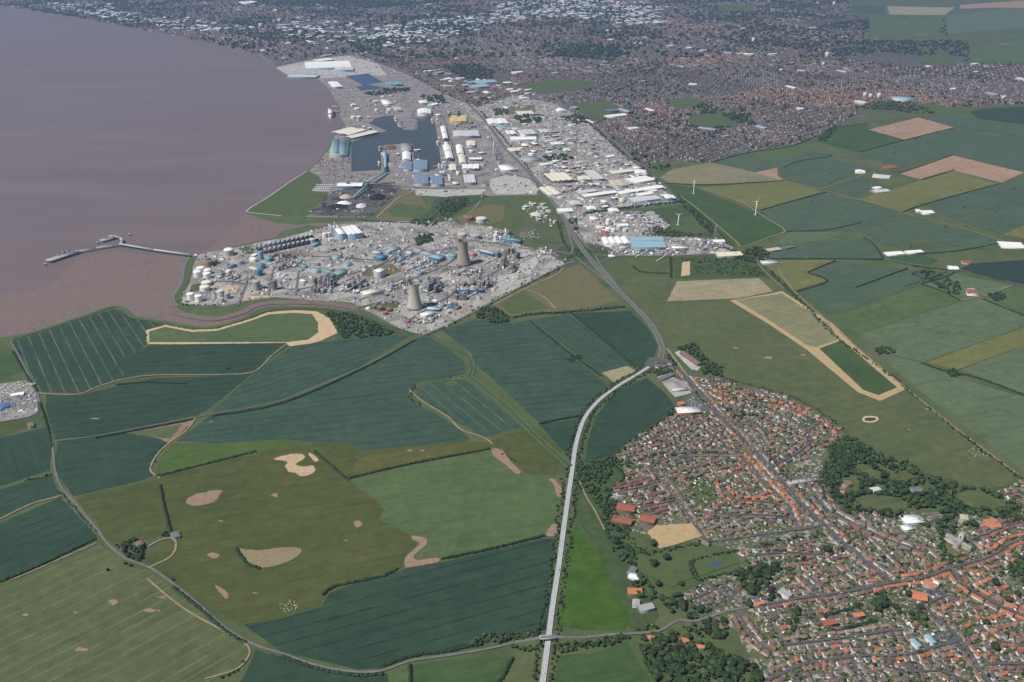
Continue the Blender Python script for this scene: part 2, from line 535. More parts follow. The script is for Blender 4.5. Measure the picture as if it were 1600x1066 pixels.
# ---- the city beyond the fields
CITY = [(-200, -30), (1800, -30), (1800, 55), (1640, 70), (1640, 160), (1515, 168), (1430, 166), (1355, 180), (1300, 198), (1275, 215), (1240, 226),
        (1165, 238), (1105, 255), (1030, 252), (1010, 262), (985, 255), (700, 170), (640, 130), (560, 90), (500, 95), (440, 105), (400, 85), (330, 67), (240, 50), (120, 27), (0, 10), (-200, -5)]
sheet('city_ground', CITY, M_CITY)
EASTFIELDS = [(1320, -12), (1640, -20), (1640, 100), (1515, 100), (1512, 68), (1400, 60), (1358, 62), (1356, 30), (1330, 22)]
sheet('eastern_land', EASTFIELDS, M_BASE)
sheet('town_ground', [(1056, 645), (1085, 590), (1112, 586), (1165, 608), (1215, 610), (1245, 628), (1290, 653), (1318, 674), (1316, 690), (1290, 700), (1288, 730), (1300, 775),
                      (1390, 800), (1480, 800), (1560, 808), (1570, 778), (1566, 765), (1600, 748), (1760, 800), (1760, 1150), (1190, 1120), (1180, 1050), (1150, 985), (1075, 945), (1060, 930), (1110, 905), (1160, 890),
                      (1150, 860), (1100, 848), (985, 832), (945, 800), (948, 770), (975, 740), (960, 715), (985, 690)], M_TOWN)
sheet('estuary_water', [(-420, -5), (0, 10), (60, 17), (120, 27), (185, 40), (240, 50), (290, 58), (330, 67), (385, 80), (415, 88), (432, 98), (430, 106), (455, 121), (495, 123), (505, 128), (515, 142),
                        (527, 160), (530, 172), (532, 185), (538, 196), (528, 202), (522, 215), (512, 232), (497, 252), (480, 267), (450, 286), (420, 307), (390, 325), (386, 332), (420, 345), (470, 352),
                        (520, 348), (500, 358), (400, 380), (345, 390), (300, 400), (288, 420), (284, 445), (272, 462), (275, 475), (285, 482), (335, 500), (300, 510), (250, 505), (206, 496), (197, 488), (178, 480),
                        (130, 495), (60, 518), (0, 528), (-420, 640)], M_ESTUARY)
mud = sheet('mudflat', [(-60, 545), (0, 524), (60, 516), (130, 493), (178, 478), (200, 486), (212, 496), (262, 503), (300, 511), (340, 508), (380, 497), (400, 485), (440, 478), (520, 482), (560, 486),
                  (552, 480), (510, 474), (440, 470), (400, 474), (380, 486), (330, 497), (290, 490), (270, 478), (268, 462), (280, 445), (285, 420), (292, 402), (262, 398), (230, 400), (175, 392), (110, 412), (70, 450), (-60, 475)], M_MUD, 2)
sheet('mudflat', [(300, 400), (330, 385), (372, 352), (385, 333), (410, 342), (470, 350), (560, 345), (560, 340), (600, 350), (520, 352), (480, 360), (400, 381)], M_MUD, 2)
sheet('saltmarsh', [(384, 334), (400, 332), (480, 338), (580, 341), (640, 345), (600, 350), (555, 344), (500, 340), (470, 352), (430, 348)], M_MARSH)
sheet('saltmarsh', [(440, 362), (480, 352), (500, 354), (515, 352), (470, 367), (430, 372)], M_MARSH)
sheet('saltmarsh', [(272, 478), (284, 476), (320, 484), (385, 474), (430, 466), (540, 473), (590, 494), (640, 522), (600, 508), (560, 484), (510, 473), (440, 469), (395, 474), (372, 486), (335, 496), (300, 492)], M_MARSH, 2)
# ---- big plain grounds of the works, docks and trading estates
SALTEND = [(290, 407), (300, 399), (345, 391), (400, 379), (520, 352), (560, 348), (650, 345), (700, 340), (720, 352), (760, 345), (790, 360), (815, 385), (890, 398), (897, 407), (860, 425), (800, 455), (700, 510),
           (662, 523), (625, 515), (580, 490), (550, 473), (470, 468), (430, 464), (385, 470), (355, 478), (310, 479), (284, 475), (279, 465), (288, 440)]
sheet('works_yard', SALTEND, M_YARD)
DOCKLAND = [(432, 104), (500, 90), (548, 86), (590, 98), (640, 118), (700, 150), (745, 172), (770, 200), (800, 240), (838, 288), (840, 305), (760, 306), (645, 306), (628, 295), (582, 340), (478, 339), (516, 300), (490, 300), (505, 288),
            (482, 268), (500, 250), (515, 232), (526, 205), (540, 197), (532, 185), (530, 165), (515, 142), (500, 125), (455, 121)]
sheet('dock_hardstanding', DOCKLAND, M_DOCKYARD)
ESTATE = [(700, 150), (745, 168), (800, 150), (860, 160), (905, 180), (990, 255), (1012, 268), (1058, 310), (1062, 318), (920, 332), (1000, 330), (1052, 352), (1020, 368), (1100, 372), (1145, 386), (1140, 395), (1060, 400), (960, 400), (915, 385), (880, 335), (835, 280), (800, 240)]
sheet('trading_estate_yard', ESTATE, M_YARD)
sheet('green_headland', [(386, 329), (420, 307), (450, 286), (480, 267), (498, 275), (506, 289), (488, 300), (516, 301), (480, 336), (440, 338), (400, 334)], M_GRASS)
sheet('coal_yard', [(480, 337), (515, 300), (567, 289), (600, 285), (628, 294), (582, 340)], M_COAL)
sheet('lorry_park', [(486, 298), (505, 286), (526, 286), (514, 301)], M_DOCKYARD)
sheet('waste_ground', [(584, 341), (630, 296), (655, 300), (670, 330), (640, 345), (600, 345)], M_DRYGRASS)
sheet('rough_meadow', [(605, 328), (622, 318), (660, 322), (672, 330), (655, 342), (615, 338)], M_GRASS)
sheet('pale_hardcore', [(648, 296), (760, 296), (752, 304), (700, 308), (650, 305)], M_PALE)
sheet('pale_hardcore', [(766, 280), (790, 274), (825, 278), (842, 296), (836, 303), (775, 304), (765, 292)], M_PALE)
sheet('pale_quay', [(430, 106), (500, 92), (545, 87), (590, 100), (605, 118), (560, 119), (500, 123), (455, 121)], M_PALE)
sheet('creek_bank', [(640, 345), (672, 330), (680, 310), (740, 305), (760, 306), (735, 330), (700, 345), (655, 352)], M_SCRUB, 2)
sheet('wasteland', [(700, 345), (760, 306), (842, 305), (870, 330), (800, 362), (740, 350)], M_GRASS)
sheet('dry_patch', [(715, 340), (760, 320), (790, 322), (785, 345), (750, 352), (720, 350)], M_DRYGRASS)
sheet('green_patch', [(540, 0 + 402), (550, 400), (556, 404), (545, 406)], M_GRASS)
sheet('green_patch', [(372, 389), (390, 384), (403, 394), (386, 399)], M_GRASS)
sheet('green_patch', [(590, 472), (620, 470), (628, 476), (612, 486), (580, 484), (560, 480)], M_GRASS)
sheet('bund_soil', [(308, 410), (322, 408), (326, 418), (304, 421)], M_SOIL)
sheet('bund_grass', [(299, 446), (314, 443), (310, 456), (295, 457)], M_GRASS)
sheet('sand_floor', [(344, 448), (373, 446), (370, 457), (340, 458)], M_SAND)
sheet('sand_heap_ground', [(378, 467), (390, 463), (422, 462), (420, 465), (392, 466), (380, 470)], M_SAND)
sheet('cleared_ground', [(430, 428), (462, 425), (460, 436), (427, 436)], M_PALE)
sheet('cleared_ground', [(678, 432), (705, 424), (704, 438), (672, 440)], M_PALE)
sheet('cleared_ground', [(778, 432), (790, 430), (812, 425), (805, 442), (790, 450), (775, 446)], M_PALE)
sheet('cleared_ground', [(812, 396), (830, 394), (842, 408), (828, 430), (815, 425)], M_PALE)
sheet('rough_site', [(570, 415), (612, 412), (628, 424), (600, 434), (568, 432)], M_DRYGRASS)
sheet('grass_reserve', [(915, 402), (1046, 400), (1048, 430), (975, 434), (945, 420)], M_GRASS)
sheet('scrub_reserve', [(1050, 402), (1150, 398), (1195, 412), (1215, 440), (1188, 433), (1056, 436)], M_SCRUB)
sheet('bare_circle', [(1066, 410), (1078, 408), (1078, 430), (1064, 432)], M_SAND)
sheet('scrub_reserve', [(1002, 330), (1065, 320), (1090, 345), (1118, 362), (1110, 372), (1040, 370), (1020, 365), (1048, 352), (1030, 336)], M_SCRUB)
sheet('rough_pasture', [(1045, 350), (1080, 336), (1105, 362), (1060, 368)], M_GRASS)
sheet('roadside_grass', [(770, 476), (815, 450), (905, 412), (935, 440), (965, 470), (930, 480), (870, 487), (800, 496)], M_DRYGRASS)
sheet('roadside_grass', [(780, 476), (818, 455), (860, 482), (800, 492)], M_GRASS)
sheet('creekside_scrub', [(505, 488), (550, 488), (590, 502), (650, 522), (610, 530), (530, 533)], M_SCRUB)
sheet('verge_scrub', [(905, 720), (965, 712), (975, 740), (950, 770), (975, 850), (1000, 900), (1030, 960), (1010, 1000), (985, 985), (975, 950), (950, 900), (930, 850), (900, 815), (893, 760)], M_SCRUB)

# ---- fields: (outline, colours, row direction, tramlines)
TEAL = ((0.025, 0.052, 0.031), (0.034, 0.063, 0.038))
TEALR = ((0.056, 0.088, 0.054), (0.070, 0.104, 0.062))
TEAL2 = ((0.036, 0.068, 0.045), (0.047, 0.081, 0.053))
GREEN = ((0.066, 0.102, 0.038), (0.082, 0.118, 0.046))
OLIVE = ((0.058, 0.074, 0.020), (0.076, 0.088, 0.026))
LIME = ((0.040, 0.075, 0.025), (0.054, 0.09, 0.031))
YEL = ((0.115, 0.125, 0.042), (0.145, 0.148, 0.052))
GREY = ((0.082, 0.118, 0.062), (0.10, 0.136, 0.072))
BRN = ((0.27, 0.18, 0.12), (0.33, 0.225, 0.155))
TAN = ((0.24, 0.215, 0.125), (0.29, 0.255, 0.16))
MEAD = ((0.074, 0.096, 0.040), (0.09, 0.108, 0.046))
_fm = {}
def field(poly, pal, rows=None, tram=32.0, line=0.0, lcol=(0.17, 0.155, 0.085), sm=0, **kw):
    a = wang(*rows) if rows else 0.3
    key = (pal, round(a, 2), tram, line, lcol, tuple(sorted(kw.items())))
    if key not in _fm:
        _fm[key] = field_mat('crop', pal[0], pal[1], a, tram, line, lcol, **kw)
    return sheet('field', poly, _fm[key], sm, rag=1.1)
DK = (0.010, 0.024, 0.016)
R1 = ((66, 519), (105, 606))
field([(18, 534), (60, 521), (130, 498), (175, 484), (190, 486), (202, 496), (240, 504), (258, 507), (233, 515), (230, 536), (218, 549), (182, 565), (185, 577), (198, 586), (160, 602), (128, 615), (66, 613), (45, 575)], TEAL, R1, 33.0, 0.85)
sheet('sandy_margin', [(229, 516), (258, 508), (300, 516), (340, 514), (390, 499), (420, 488), (460, 485), (495, 487), (516, 499), (528, 520), (500, 533), (460, 545), (447, 538), (230, 538)], M_SAND, rag=2.5)
field([(233, 518), (258, 511), (300, 519), (340, 517), (390, 502), (420, 491.5), (460, 489), (488, 491), (497, 505), (497, 520), (482, 531), (447, 535), (233, 535)], GREEN, ((235, 530), (440, 525)), 33, 0.0)
R3 = ((250, 560), (430, 548))
field([(233, 539), (447, 536), (450, 540), (395, 581), (350, 585), (240, 588), (190, 594), (187, 590), (197, 585), (185, 575), (181, 566), (218, 550)], TEAL, R3, 33, 0.75, DK)
field([(72, 616), (128, 617), (190, 602), (245, 591), (340, 588), (395, 583), (325, 640), (305, 650), (150, 681), (86, 687), (72, 640)], TEAL, ((90, 650), (300, 630)), 33, 0.75, DK)
field([(397, 583), (456, 541), (520, 533), (600, 526), (640, 525), (560, 574), (440, 624), (330, 644)], TEAL2, ((400, 600), (600, 540)), 33, 0.7, DK)
R6 = ((300, 680), (640, 640))
field([(330, 649), (440, 629), (560, 579), (650, 528), (672, 527), (700, 545), (725, 565), (727, 583), (700, 591), (655, 597), (639, 610), (636, 624), (690, 652), (720, 673), (735, 687), (700, 698), (640, 697), (565, 705), (548, 692), (480, 691),
       (440, 686), (400, 690), (330, 693), (290, 690), (275, 690)], TEAL2, R6, 33, 0.7, DK, blotch=260.0)
field([(90, 690), (150, 683), (205, 677), (245, 685), (262, 690), (240, 715), (233, 735), (240, 742), (225, 750), (115, 776), (92, 745), (86, 720)], TEAL, R6, 33, 0.15, (0.16, 0.1, 0.06))
sheet('rutted_corner', [(192, 676), (290, 660), (306, 655), (268, 692), (258, 690), (240, 682)], M_SCAR, rag=2.5)
field([(198, 677), (285, 663), (268, 684), (256, 686), (240, 681)], MEAD, R6, 33, 0.0)
field([(-60, 693), (0, 685), (72, 668), (80, 690), (78, 735), (0, 760), (-60, 780)], TEAL, ((0, 700), (12, 750)), 33, 0.3, DK)
field([(-60, 668), (0, 660), (38, 655), (42, 668), (0, 684), (-60, 692)], OLIVE)
field([(-60, 560), (0, 556), (25, 553), (33, 582), (0, 592), (-60, 600)], LIME)
field([(-60, 790), (0, 765), (80, 742), (92, 772), (60, 785), (0, 812), (-60, 838)], TEAL, ((0, 800), (80, 765)), 33, 0.3, DK)
field([(-60, 845), (0, 818), (95, 777), (125, 810), (152, 838), (130, 850), (0, 910), (-60, 940)], TEAL, ((0, 880), (140, 825)), 33, 0.7, DK)
R12 = ((100, 1000), (260, 920))
field([(-60, 945), (0, 915), (150, 847), (200, 887), (230, 891), (300, 940), (360, 985), (396, 1020), (370, 1046), (320, 1070), (260, 1110), (-60, 1130)], MEAD, R12, 29, 0.7, (0.17, 0.145, 0.075), patch=120.0, pcol=(0.14, 0.125, 0.06))
field([(118, 778), (175, 764), (245, 749), (252, 770), (265, 822), (262, 832), (210, 848), (190, 856), (165, 840), (150, 815), (130, 795)], OLIVE)
field([(243, 746), (250, 715), (270, 693), (330, 694), (440, 687), (480, 692), (548, 693), (565, 706), (640, 698), (720, 690), (765, 692), (770, 702), (700, 713), (546, 749), (555, 760), (585, 780), (600, 797), (590, 812), (640, 835), (652, 855), (632, 886), (590, 905),
       (555, 911), (512, 925), (500, 946), (440, 966), (372, 973), (300, 930), (240, 890), (225, 872), (266, 850), (268, 830), (255, 770)], OLIVE, blotch=200.0, patch=160.0, pcol=(0.135, 0.118, 0.04))
field([(330, 694), (440, 687), (470, 690), (400, 708), (320, 728), (250, 742), (252, 715), (270, 694)], ((0.058, 0.098, 0.022), (0.07, 0.108, 0.026)))
field([(560, 716), (640, 704), (735, 694), (765, 694), (768, 700), (700, 712), (560, 744), (545, 738)], ((0.078, 0.085, 0.022), (0.095, 0.095, 0.028)), patch=60.0, pcol=(0.2, 0.16, 0.08))
field([(548, 750), (700, 716), (768, 703), (780, 716), (815, 739), (860, 750), (877, 770), (871, 820), (850, 838), (760, 860), (690, 872), (662, 872), (655, 838), (592, 812), (602, 796), (585, 779)], GREEN, ((600, 780), (850, 740)), 33, 0.25, (0.055, 0.10, 0.035))
field([(380, 976), (440, 967), (502, 948), (516, 926), (556, 913), (634, 889), (690, 879), (850, 842), (868, 842), (862, 920), (856, 985), (800, 990), (740, 997), (722, 1014), (640, 1029), (600, 1044), (560, 1047), (440, 1018)], TEAL, ((520, 985), (820, 905)), 33, 0.85, DK)
field([(400, 1016), (440, 1027), (500, 1046), (560, 1055), (605, 1053), (610, 1110), (350, 1110), (385, 1050)], TEAL, R6, 33, 0.2, DK)
field([(610, 1054), (643, 1042), (645, 1110), (612, 1110)], GREEN)
field([(645, 1040), (700, 1031), (802, 1027), (785, 1066), (765, 1110), (645, 1110)], LIME)
field([(806, 1030), (842, 1026), (838, 1110), (772, 1110)], MEAD)
field([(872, 1024), (920, 1022), (980, 1004), (1000, 1040), (1018, 1070), (1025, 1110), (858, 1110)], LIME)
field([(900, 818), (935, 860), (950, 900), (975, 945), (986, 970), (975, 985), (915, 985), (875, 978), (884, 900), (891, 840)], ((0.036, 0.082, 0.012), (0.055, 0.10, 0.016)), patch=90.0, pcol=(0.062, 0.125, 0.048), blotch=60.0)
field([(648, 609), (690, 594), (725, 594), (740, 602), (800, 655), (816, 668), (755, 683), (700, 652), (662, 630)], TEAL2, ((690, 600), (775, 670)), 33, 0.6)
sheet('crop_ring', [(697, 598), (706, 596), (714, 599), (710, 603), (700, 603)], M_MARSH, 3)
field([(690, 516), (745, 500), (800, 506), (829, 500), (880, 545), (925, 582), (948, 600), (910, 650), (842, 661), (762, 585), (742, 570), (736, 550)], TEAL2, ((740, 560), (920, 545)), 33, 0.7, DK)
field([(832, 500), (888, 491), (990, 571), (965, 578), (942, 585), (882, 540)], TEAL2, ((850, 510), (960, 575)), 33, 0.3, DK)
field([(893, 490), (985, 486), (1010, 510), (1028, 540), (1020, 562), (995, 574), (940, 530)], TEAL, ((900, 500), (1000, 500)), 33, 0.2, DK)
field([(940, 583), (980, 572), (994, 580), (960, 598)], TAN)
field([(842, 664), (906, 654), (897, 690), (889, 707), (880, 705)], TEAL)
field([(962, 612), (1010, 591), (1040, 615), (1055, 636), (1020, 665), (980, 690), (960, 711), (915, 722), (918, 690), (932, 650)], TEAL, ((930, 690), (1040, 635)), 33, 0.3, DK)
field([(815, 670), (840, 667), (878, 705), (868, 742), (820, 738), (790, 715), (765, 690)], OLIVE)
# east of the road into town
field([(972, 442), (1040, 436), (1058, 438), (1040, 472), (1140, 471), (1200, 506), (1258, 546), (1300, 576), (1345, 616), (1375, 627), (1412, 612), (1450, 640), (1592, 742), (1572, 760), (1545, 764), (1500, 760), (1440, 740), (1400, 716), (1345, 691), (1320, 674),
       (1290, 655), (1240, 624), (1190, 606), (1130, 590), (1110, 570), (1060, 545), (1034, 530), (1005, 490)], MEAD, blotch=240.0)
sheet('mown_margin', [(1140, 470), (1205, 459), (1222, 455), (1300, 505), (1352, 555), (1417, 608), (1375, 627), (1340, 613), (1262, 548), (1200, 506)], M_STRAW)
field([(1042, 471), (1058, 440), (1186, 435), (1208, 456), (1150, 467)], TAN, ((1050, 465), (1190, 445)), 20, 0.1)
field([(1150, 469), (1208, 461), (1222, 459), (1295, 507), (1312, 530), (1276, 543), (1262, 540), (1205, 503)], ((0.16, 0.165, 0.085), (0.20, 0.195, 0.105)), ((1170, 490), (1240, 470)), 18, 0.5, (0.11, 0.13, 0.06))
field([(1280, 545), (1315, 532), (1402, 606), (1372, 618), (1348, 609)], LIME, ((1300, 560), (1380, 600)))
field([(1195, 414), (1225, 407), (1305, 407), (1264, 426), (1293, 439), (1243, 454)], YEL)
field([(1308, 408), (1412, 421), (1337, 449), (1247, 456), (1294, 438), (1267, 427)], TEALR)
field([(1337, 450), (1414, 422), (1490, 427), (1440, 444), (1395, 460), (1296, 494), (1248, 458)], TEALR)
field([(1297, 496), (1440, 447), (1502, 470), (1440, 490), (1342, 523)], GREEN, ((1310, 505), (1470, 465)))
field([(1342, 524), (1502, 472), (1540, 465), (1600, 493), (1640, 498), (1600, 511), (1445, 566), (1395, 555), (1366, 546)], GREY, ((1360, 540), (1560, 480)), patch=90.0, pcol=(0.04, 0.075, 0.04))
field([(1446, 567), (1600, 512), (1660, 492), (1660, 520), (1600, 540), (1496, 578)], YEL, ((1460, 568), (1590, 522)), 14, 0.45, (0.11, 0.13, 0.035))
field([(1500, 579), (1600, 541), (1660, 520), (1660, 640), (1600, 619), (1530, 591)], GREY)
field([(1372, 556), (1395, 557), (1440, 568), (1490, 590), (1600, 621), (1660, 642), (1680, 790), (1600, 737), (1580, 722), (1430, 606)], GREY)
field([(1440, 445), (1490, 428), (1582, 447), (1535, 462), (1500, 469)], GREY)
field([(1545, 464), (1600, 450), (1660, 445), (1660, 510), (1600, 490)], GREEN)
field([(1500, 420), (1520, 412), (1660, 402), (1660, 455), (1600, 445), (1560, 437)], ((0.022, 0.043, 0.032), (0.028, 0.05, 0.037)))
field([(1388, 403), (1440, 397), (1468, 408), (1440, 417), (1400, 411)], LIME)
field([(1205, 396), (1300, 376), (1345, 372), (1364, 380), (1380, 404), (1310, 404), (1222, 403)], TEALR)
field([(1205, 385), (1235, 363), (1322, 362), (1290, 375), (1240, 382)], GREY)
field([(1030, 278), (1050, 265), (1112, 254), (1186, 271), (1228, 282), (1110, 289), (1045, 286)], ((0.17, 0.16, 0.095), (0.21, 0.185, 0.115)), patch=110.0, pcol=(0.34, 0.22, 0.15))
field([(1090, 294), (1228, 283), (1286, 300), (1188, 328)], YEL, ((1110, 296), (1250, 290)), 20, 0.3, (0.12, 0.14, 0.04))
field([(1040, 288), (1088, 294), (1180, 332), (1226, 360), (1162, 386), (1145, 378), (1062, 306)], LIME)
field([(1113, 255), (1165, 240), (1196, 250), (1280, 240), (1297, 243), (1220, 262), (1190, 271)], TEALR)
field([(1168, 239), (1255, 225), (1277, 237), (1220, 252), (1196, 250)], GREEN)
field([(1178, 270), (1215, 262), (1215, 275), (1224, 281)], BRN)
field([(1218, 262), (1290, 246), (1352, 262), (1282, 293), (1230, 283)], TEALR)
field([(1188, 330), (1288, 302), (1415, 333), (1420, 340), (1342, 361), (1230, 363)], TEALR)
field([(1284, 294), (1342, 276), (1375, 288), (1332, 308)], TEALR)
field([(1300, 200), (1357, 193), (1362, 203), (1415, 219), (1342, 238), (1277, 222), (1282, 213)], LIME)
field([(1357, 203), (1435, 184), (1493, 200), (1415, 219)], BRN)
field([(1345, 240), (1415, 220), (1492, 202), (1660, 228), (1660, 282), (1600, 268), (1485, 242), (1410, 262), (1370, 250)], TEALR)
field([(1405, 272), (1488, 243), (1600, 270), (1565, 286), (1490, 267), (1440, 281)], BRN)
field([(1342, 312), (1440, 282), (1492, 268), (1560, 288), (1450, 317), (1412, 331)], YEL, ((1360, 312), (1500, 280)))
field([(1452, 318), (1562, 288), (1660, 270), (1660, 292), (1600, 310), (1492, 343), (1472, 335)], TEALR)
field([(1496, 345), (1600, 312), (1660, 295), (1660, 345), (1600, 350), (1566, 366)], TEALR)
field([(1566, 367), (1600, 352), (1660, 345), (1660, 380), (1600, 373)], YEL)
field([(1350, 364), (1430, 342), (1572, 378), (1545, 390), (1490, 385), (1440, 372), (1385, 385)], TEALR)
field([(1435, 181), (1460, 177), (1660, 207), (1660, 224), (1492, 199)], TEALR)
field([(1512, 172), (1660, 163), (1660, 203), (1530, 186)], TEAL)
field([(1352, 176), (1460, 160), (1512, 172), (1440, 182), (1360, 190)], MEAD)
field([(1330, 8), (1385, 10), (1380, 23), (1332, 19)], LIME)
field([(1386, 10), (1492, 12), (1476, 24), (1390, 23)], TAN)
field([(1360, 31), (1470, 26), (1465, 54), (1362, 60)], GREEN, patch=220.0, pcol=(0.3, 0.24, 0.14))
field([(1480, 26), (1560, 14), (1640, 16), (1640, 40), (1480, 54)], GREY)
field([(1500, 8), (1640, -2), (1640, 14), (1560, 12), (1500, 14)], BRN)
field([(1512, 70), (1640, 64), (1640, 100), (1512, 96)], GREEN, patch=180.0, pcol=(0.3, 0.22, 0.14))
# city parks and playing fields
for P, m in (([(1065, 190), (1100, 176), (1128, 176), (1165, 190), (1150, 197), (1095, 198)], M_GRASS), ([(1115, 167), (1150, 165), (1150, 175), (1120, 180)], M_GRASS), ([(885, 165), (950, 158), (985, 180), (930, 186)], M_GRASS),
             ([(800, 135), (860, 125), (930, 128), (930, 138), (850, 146)], M_GRASS), ([(1038, 158), (1075, 152), (1110, 162), (1060, 172)], M_GRASS), ([(1430, 165), (1500, 158), (1530, 172), (1470, 184)], MEAD and M_GRASS),
             ([(1340, 165), (1400, 158), (1420, 172), (1380, 182)], M_GRASS), ([(780, 168), (835, 164), (838, 175), (790, 180)], M_DRYGRASS), ([(1440, 80), (1500, 82), (1490, 100), (1440, 98)], M_GRASS), ([(905, 36), (935, 34), (932, 44), (908, 45)], M_GRASS),
             ([(960, 66), (1005, 64), (1000, 72), (965, 73)], M_GRASS), ([(1120, 10), (1180, 8), (1175, 18), (1125, 18)], M_GRASS), ([(935, 95), (985, 92), (975, 100), (930, 102)], M_GRASS), ([(700, 26), (720, 26), (718, 32), (700, 31)], M_GRASS),
             ([(1250, 97), (1300, 95), (1295, 103), (1255, 104)], M_GRASS)):
    sheet('playing_field', P, m)
# ---- soil scars, ponds and small patches in the near fields
scar('sandy_scrape', [(427, 718), (450, 711), (470, 710), (477, 716), (468, 722), (462, 727), (475, 730), (488, 728), (493, 735), (485, 742), (472, 745), (462, 740), (452, 738), (445, 730), (448, 722)], M_FSAND, 7.0, 3)
scar('sandy_scrape', [(482, 710), (488, 710), (498, 719), (492, 722)], M_FSAND, 7.0, 3)
scar('bare_patch', [(293, 780), (310, 772), (345, 766), (345, 773), (335, 785), (310, 791), (292, 789)], M_FSOIL, 16.0, 2)
scar('bare_patch', [(323, 868), (332, 864), (344, 868), (335, 874)], M_FSOIL, 16.0, 2)
scar('bare_patch', [(335, 915), (345, 918), (358, 930), (354, 937), (346, 930)], M_FSOIL, 16.0, 2)
scar('bare_patch', [(168, 940), (178, 937), (185, 941), (178, 947)], M_FSOIL, 16.0, 2)
scar('bare_patch', [(552, 817), (560, 814), (567, 820), (558, 825)], M_FSOIL, 16.0, 2)
sheet('dried_pond', [(368, 858), (400, 861), (440, 856), (470, 858), (465, 870), (440, 882), (408, 888), (388, 880)], M_POOLBED, 3, rag=2.0)
sheet('pond_margin', [(1347, 655), (1352, 651), (1368, 651), (1373, 656), (1364, 661), (1350, 660)], M_SAND, 2)
sheet('pond_water', [(1351, 656), (1354, 653.5), (1366, 653.5), (1369, 656), (1363, 658.5), (1353, 658.5)], M_POND, 2)
for P in ([(768, 702), (785, 704), (798, 722), (815, 738), (806, 741), (790, 727), (772, 714)], [(857, 749), (867, 750), (878, 765), (877, 777), (869, 775), (866, 760)], [(861, 822), (873, 819), (871, 837), (852, 838)],
          [(643, 838), (664, 841), (668, 850), (648, 868), (652, 876), (683, 872), (685, 879), (642, 887), (632, 886), (634, 870), (656, 851), (645, 844)]):
    scar('bare_soil_strip', P, M_FSOIL, 4.0, 2)
sheet('hay_field', [(1011, 832), (1025, 822), (1082, 818), (1098, 838), (1055, 852), (1030, 858)], M_STRAW)
sheet('sports_green', [(1075, 875), (1140, 862), (1155, 880), (1090, 902)], M_GRASS)
sheet('common_green', [(985, 870), (1060, 862), (1090, 900), (1050, 918), (1010, 900)], M_GRASS)
sheet('common_green', [(975, 836), (1000, 832), (1012, 856), (985, 866)], M_GRASS)
sheet('common_green', [(1078, 762), (1105, 757), (1118, 780), (1090, 790), (1085, 775)], M_GRASS)
sheet('common_green', [(1248, 660), (1268, 655), (1275, 664), (1255, 668)], M_GRASS)
CLEAR = [[(1330, 730), (1345, 724), (1382, 745), (1365, 752), (1345, 740)], [(1362, 722), (1400, 738), (1395, 745), (1370, 732)], [(1390, 742), (1415, 735), (1430, 745), (1412, 757), (1385, 750)], [(1332, 783), (1350, 772), (1395, 776), (1425, 788), (1410, 800), (1345, 795)],
         [(1490, 772), (1520, 765), (1560, 780), (1575, 795), (1540, 797), (1500, 790)]]
for P in CLEAR:
    field(P, MEAD)
sheet('churchyard_grass', [(1470, 853), (1482, 842), (1520, 845), (1515, 868), (1485, 870)], M_DRYGRASS)
sheet('cricket_strip', [(1110, 882), (1126, 879), (1128, 882), (1112, 885)], plain_ground('blue_cover', [(0.03, 0.06, 0.3), (0.04, 0.07, 0.34)], 5, 1))
sheet('car_park', [(1055, 630), (1085, 620), (1105, 635), (1112, 645), (1095, 642), (1065, 632)], M_ASPHALT)
sheet('car_park', [(1440, 925), (1468, 915), (1480, 930), (1462, 940), (1445, 935)], M_ASPHALT)
sheet('car_park', [(1455, 995), (1485, 985), (1495, 1000), (1465, 1008)], M_ASPHALT)
sheet('school_playground', [(1452, 806), (1462, 800), (1468, 806), (1455, 815)], M_LANE)
sheet('roadhouse_yard', [(1054, 552), (1062, 548), (1096, 572), (1090, 580), (1080, 578)], M_PALE)
sheet('depot_yard', [(1026, 590), (1040, 585), (1075, 600), (1080, 615), (1055, 622)], M_YARD)
sheet('caravan_yard', [(-40, 605), (40, 595), (58, 612), (60, 645), (45, 652), (0, 660), (-40, 668)], M_DOCKYARD)
# ---- dock basins
sheet('dock_water', [(550, 222), (588, 209), (604, 205.5), (603, 203.5), (576, 193), (582, 189.5), (586, 185), (600, 182), (615, 181), (617, 188.5), (622.6, 196), (631.6, 203.5), (653, 203.5), (652.6, 182), (673.6, 182), (680, 196), (686, 232), (689, 257), (678, 266), (668, 266),
                      (667, 250), (646.6, 248), (645, 224), (595.6, 227), (595, 266), (549, 268)], M_DOCK)
sheet('dock_water', [(540, 119), (576, 115), (598, 129), (573, 132), (604, 138), (564, 142), (556, 136), (568, 134)], M_BLUEDOCK)

for x, y, w, h in ((430, 775, 14, 5), (640, 745 - 40, 10, 3), (660, 705, 8, 3), (127, 1016, 18, 7), (235, 955, 26, 6), (40, 962, 10, 4), (118, 958, 8, 3), (345, 815, 7, 4), (400, 928, 8, 3), (252, 935, 22, 4), (540, 846, 6, 3), (1200, 560, 14, 5), (1150, 545, 9, 3), (1420, 672, 6, 2), (1448, 640, 8, 3), (1255, 555, 9, 4), (150, 655, 14, 2), (330, 660, 12, 2)):
    a = 2 * math.pi * np.arange(14) / 14
    k = 1 + rng.normal(0, 0.25, 14)
    scar('bare_patch', [(x + w / 2 * math.cos(t) * f, y + h / 2 * math.sin(t) * f) for t, f in zip(a, k)], M_FSOIL, 16.0, 2)

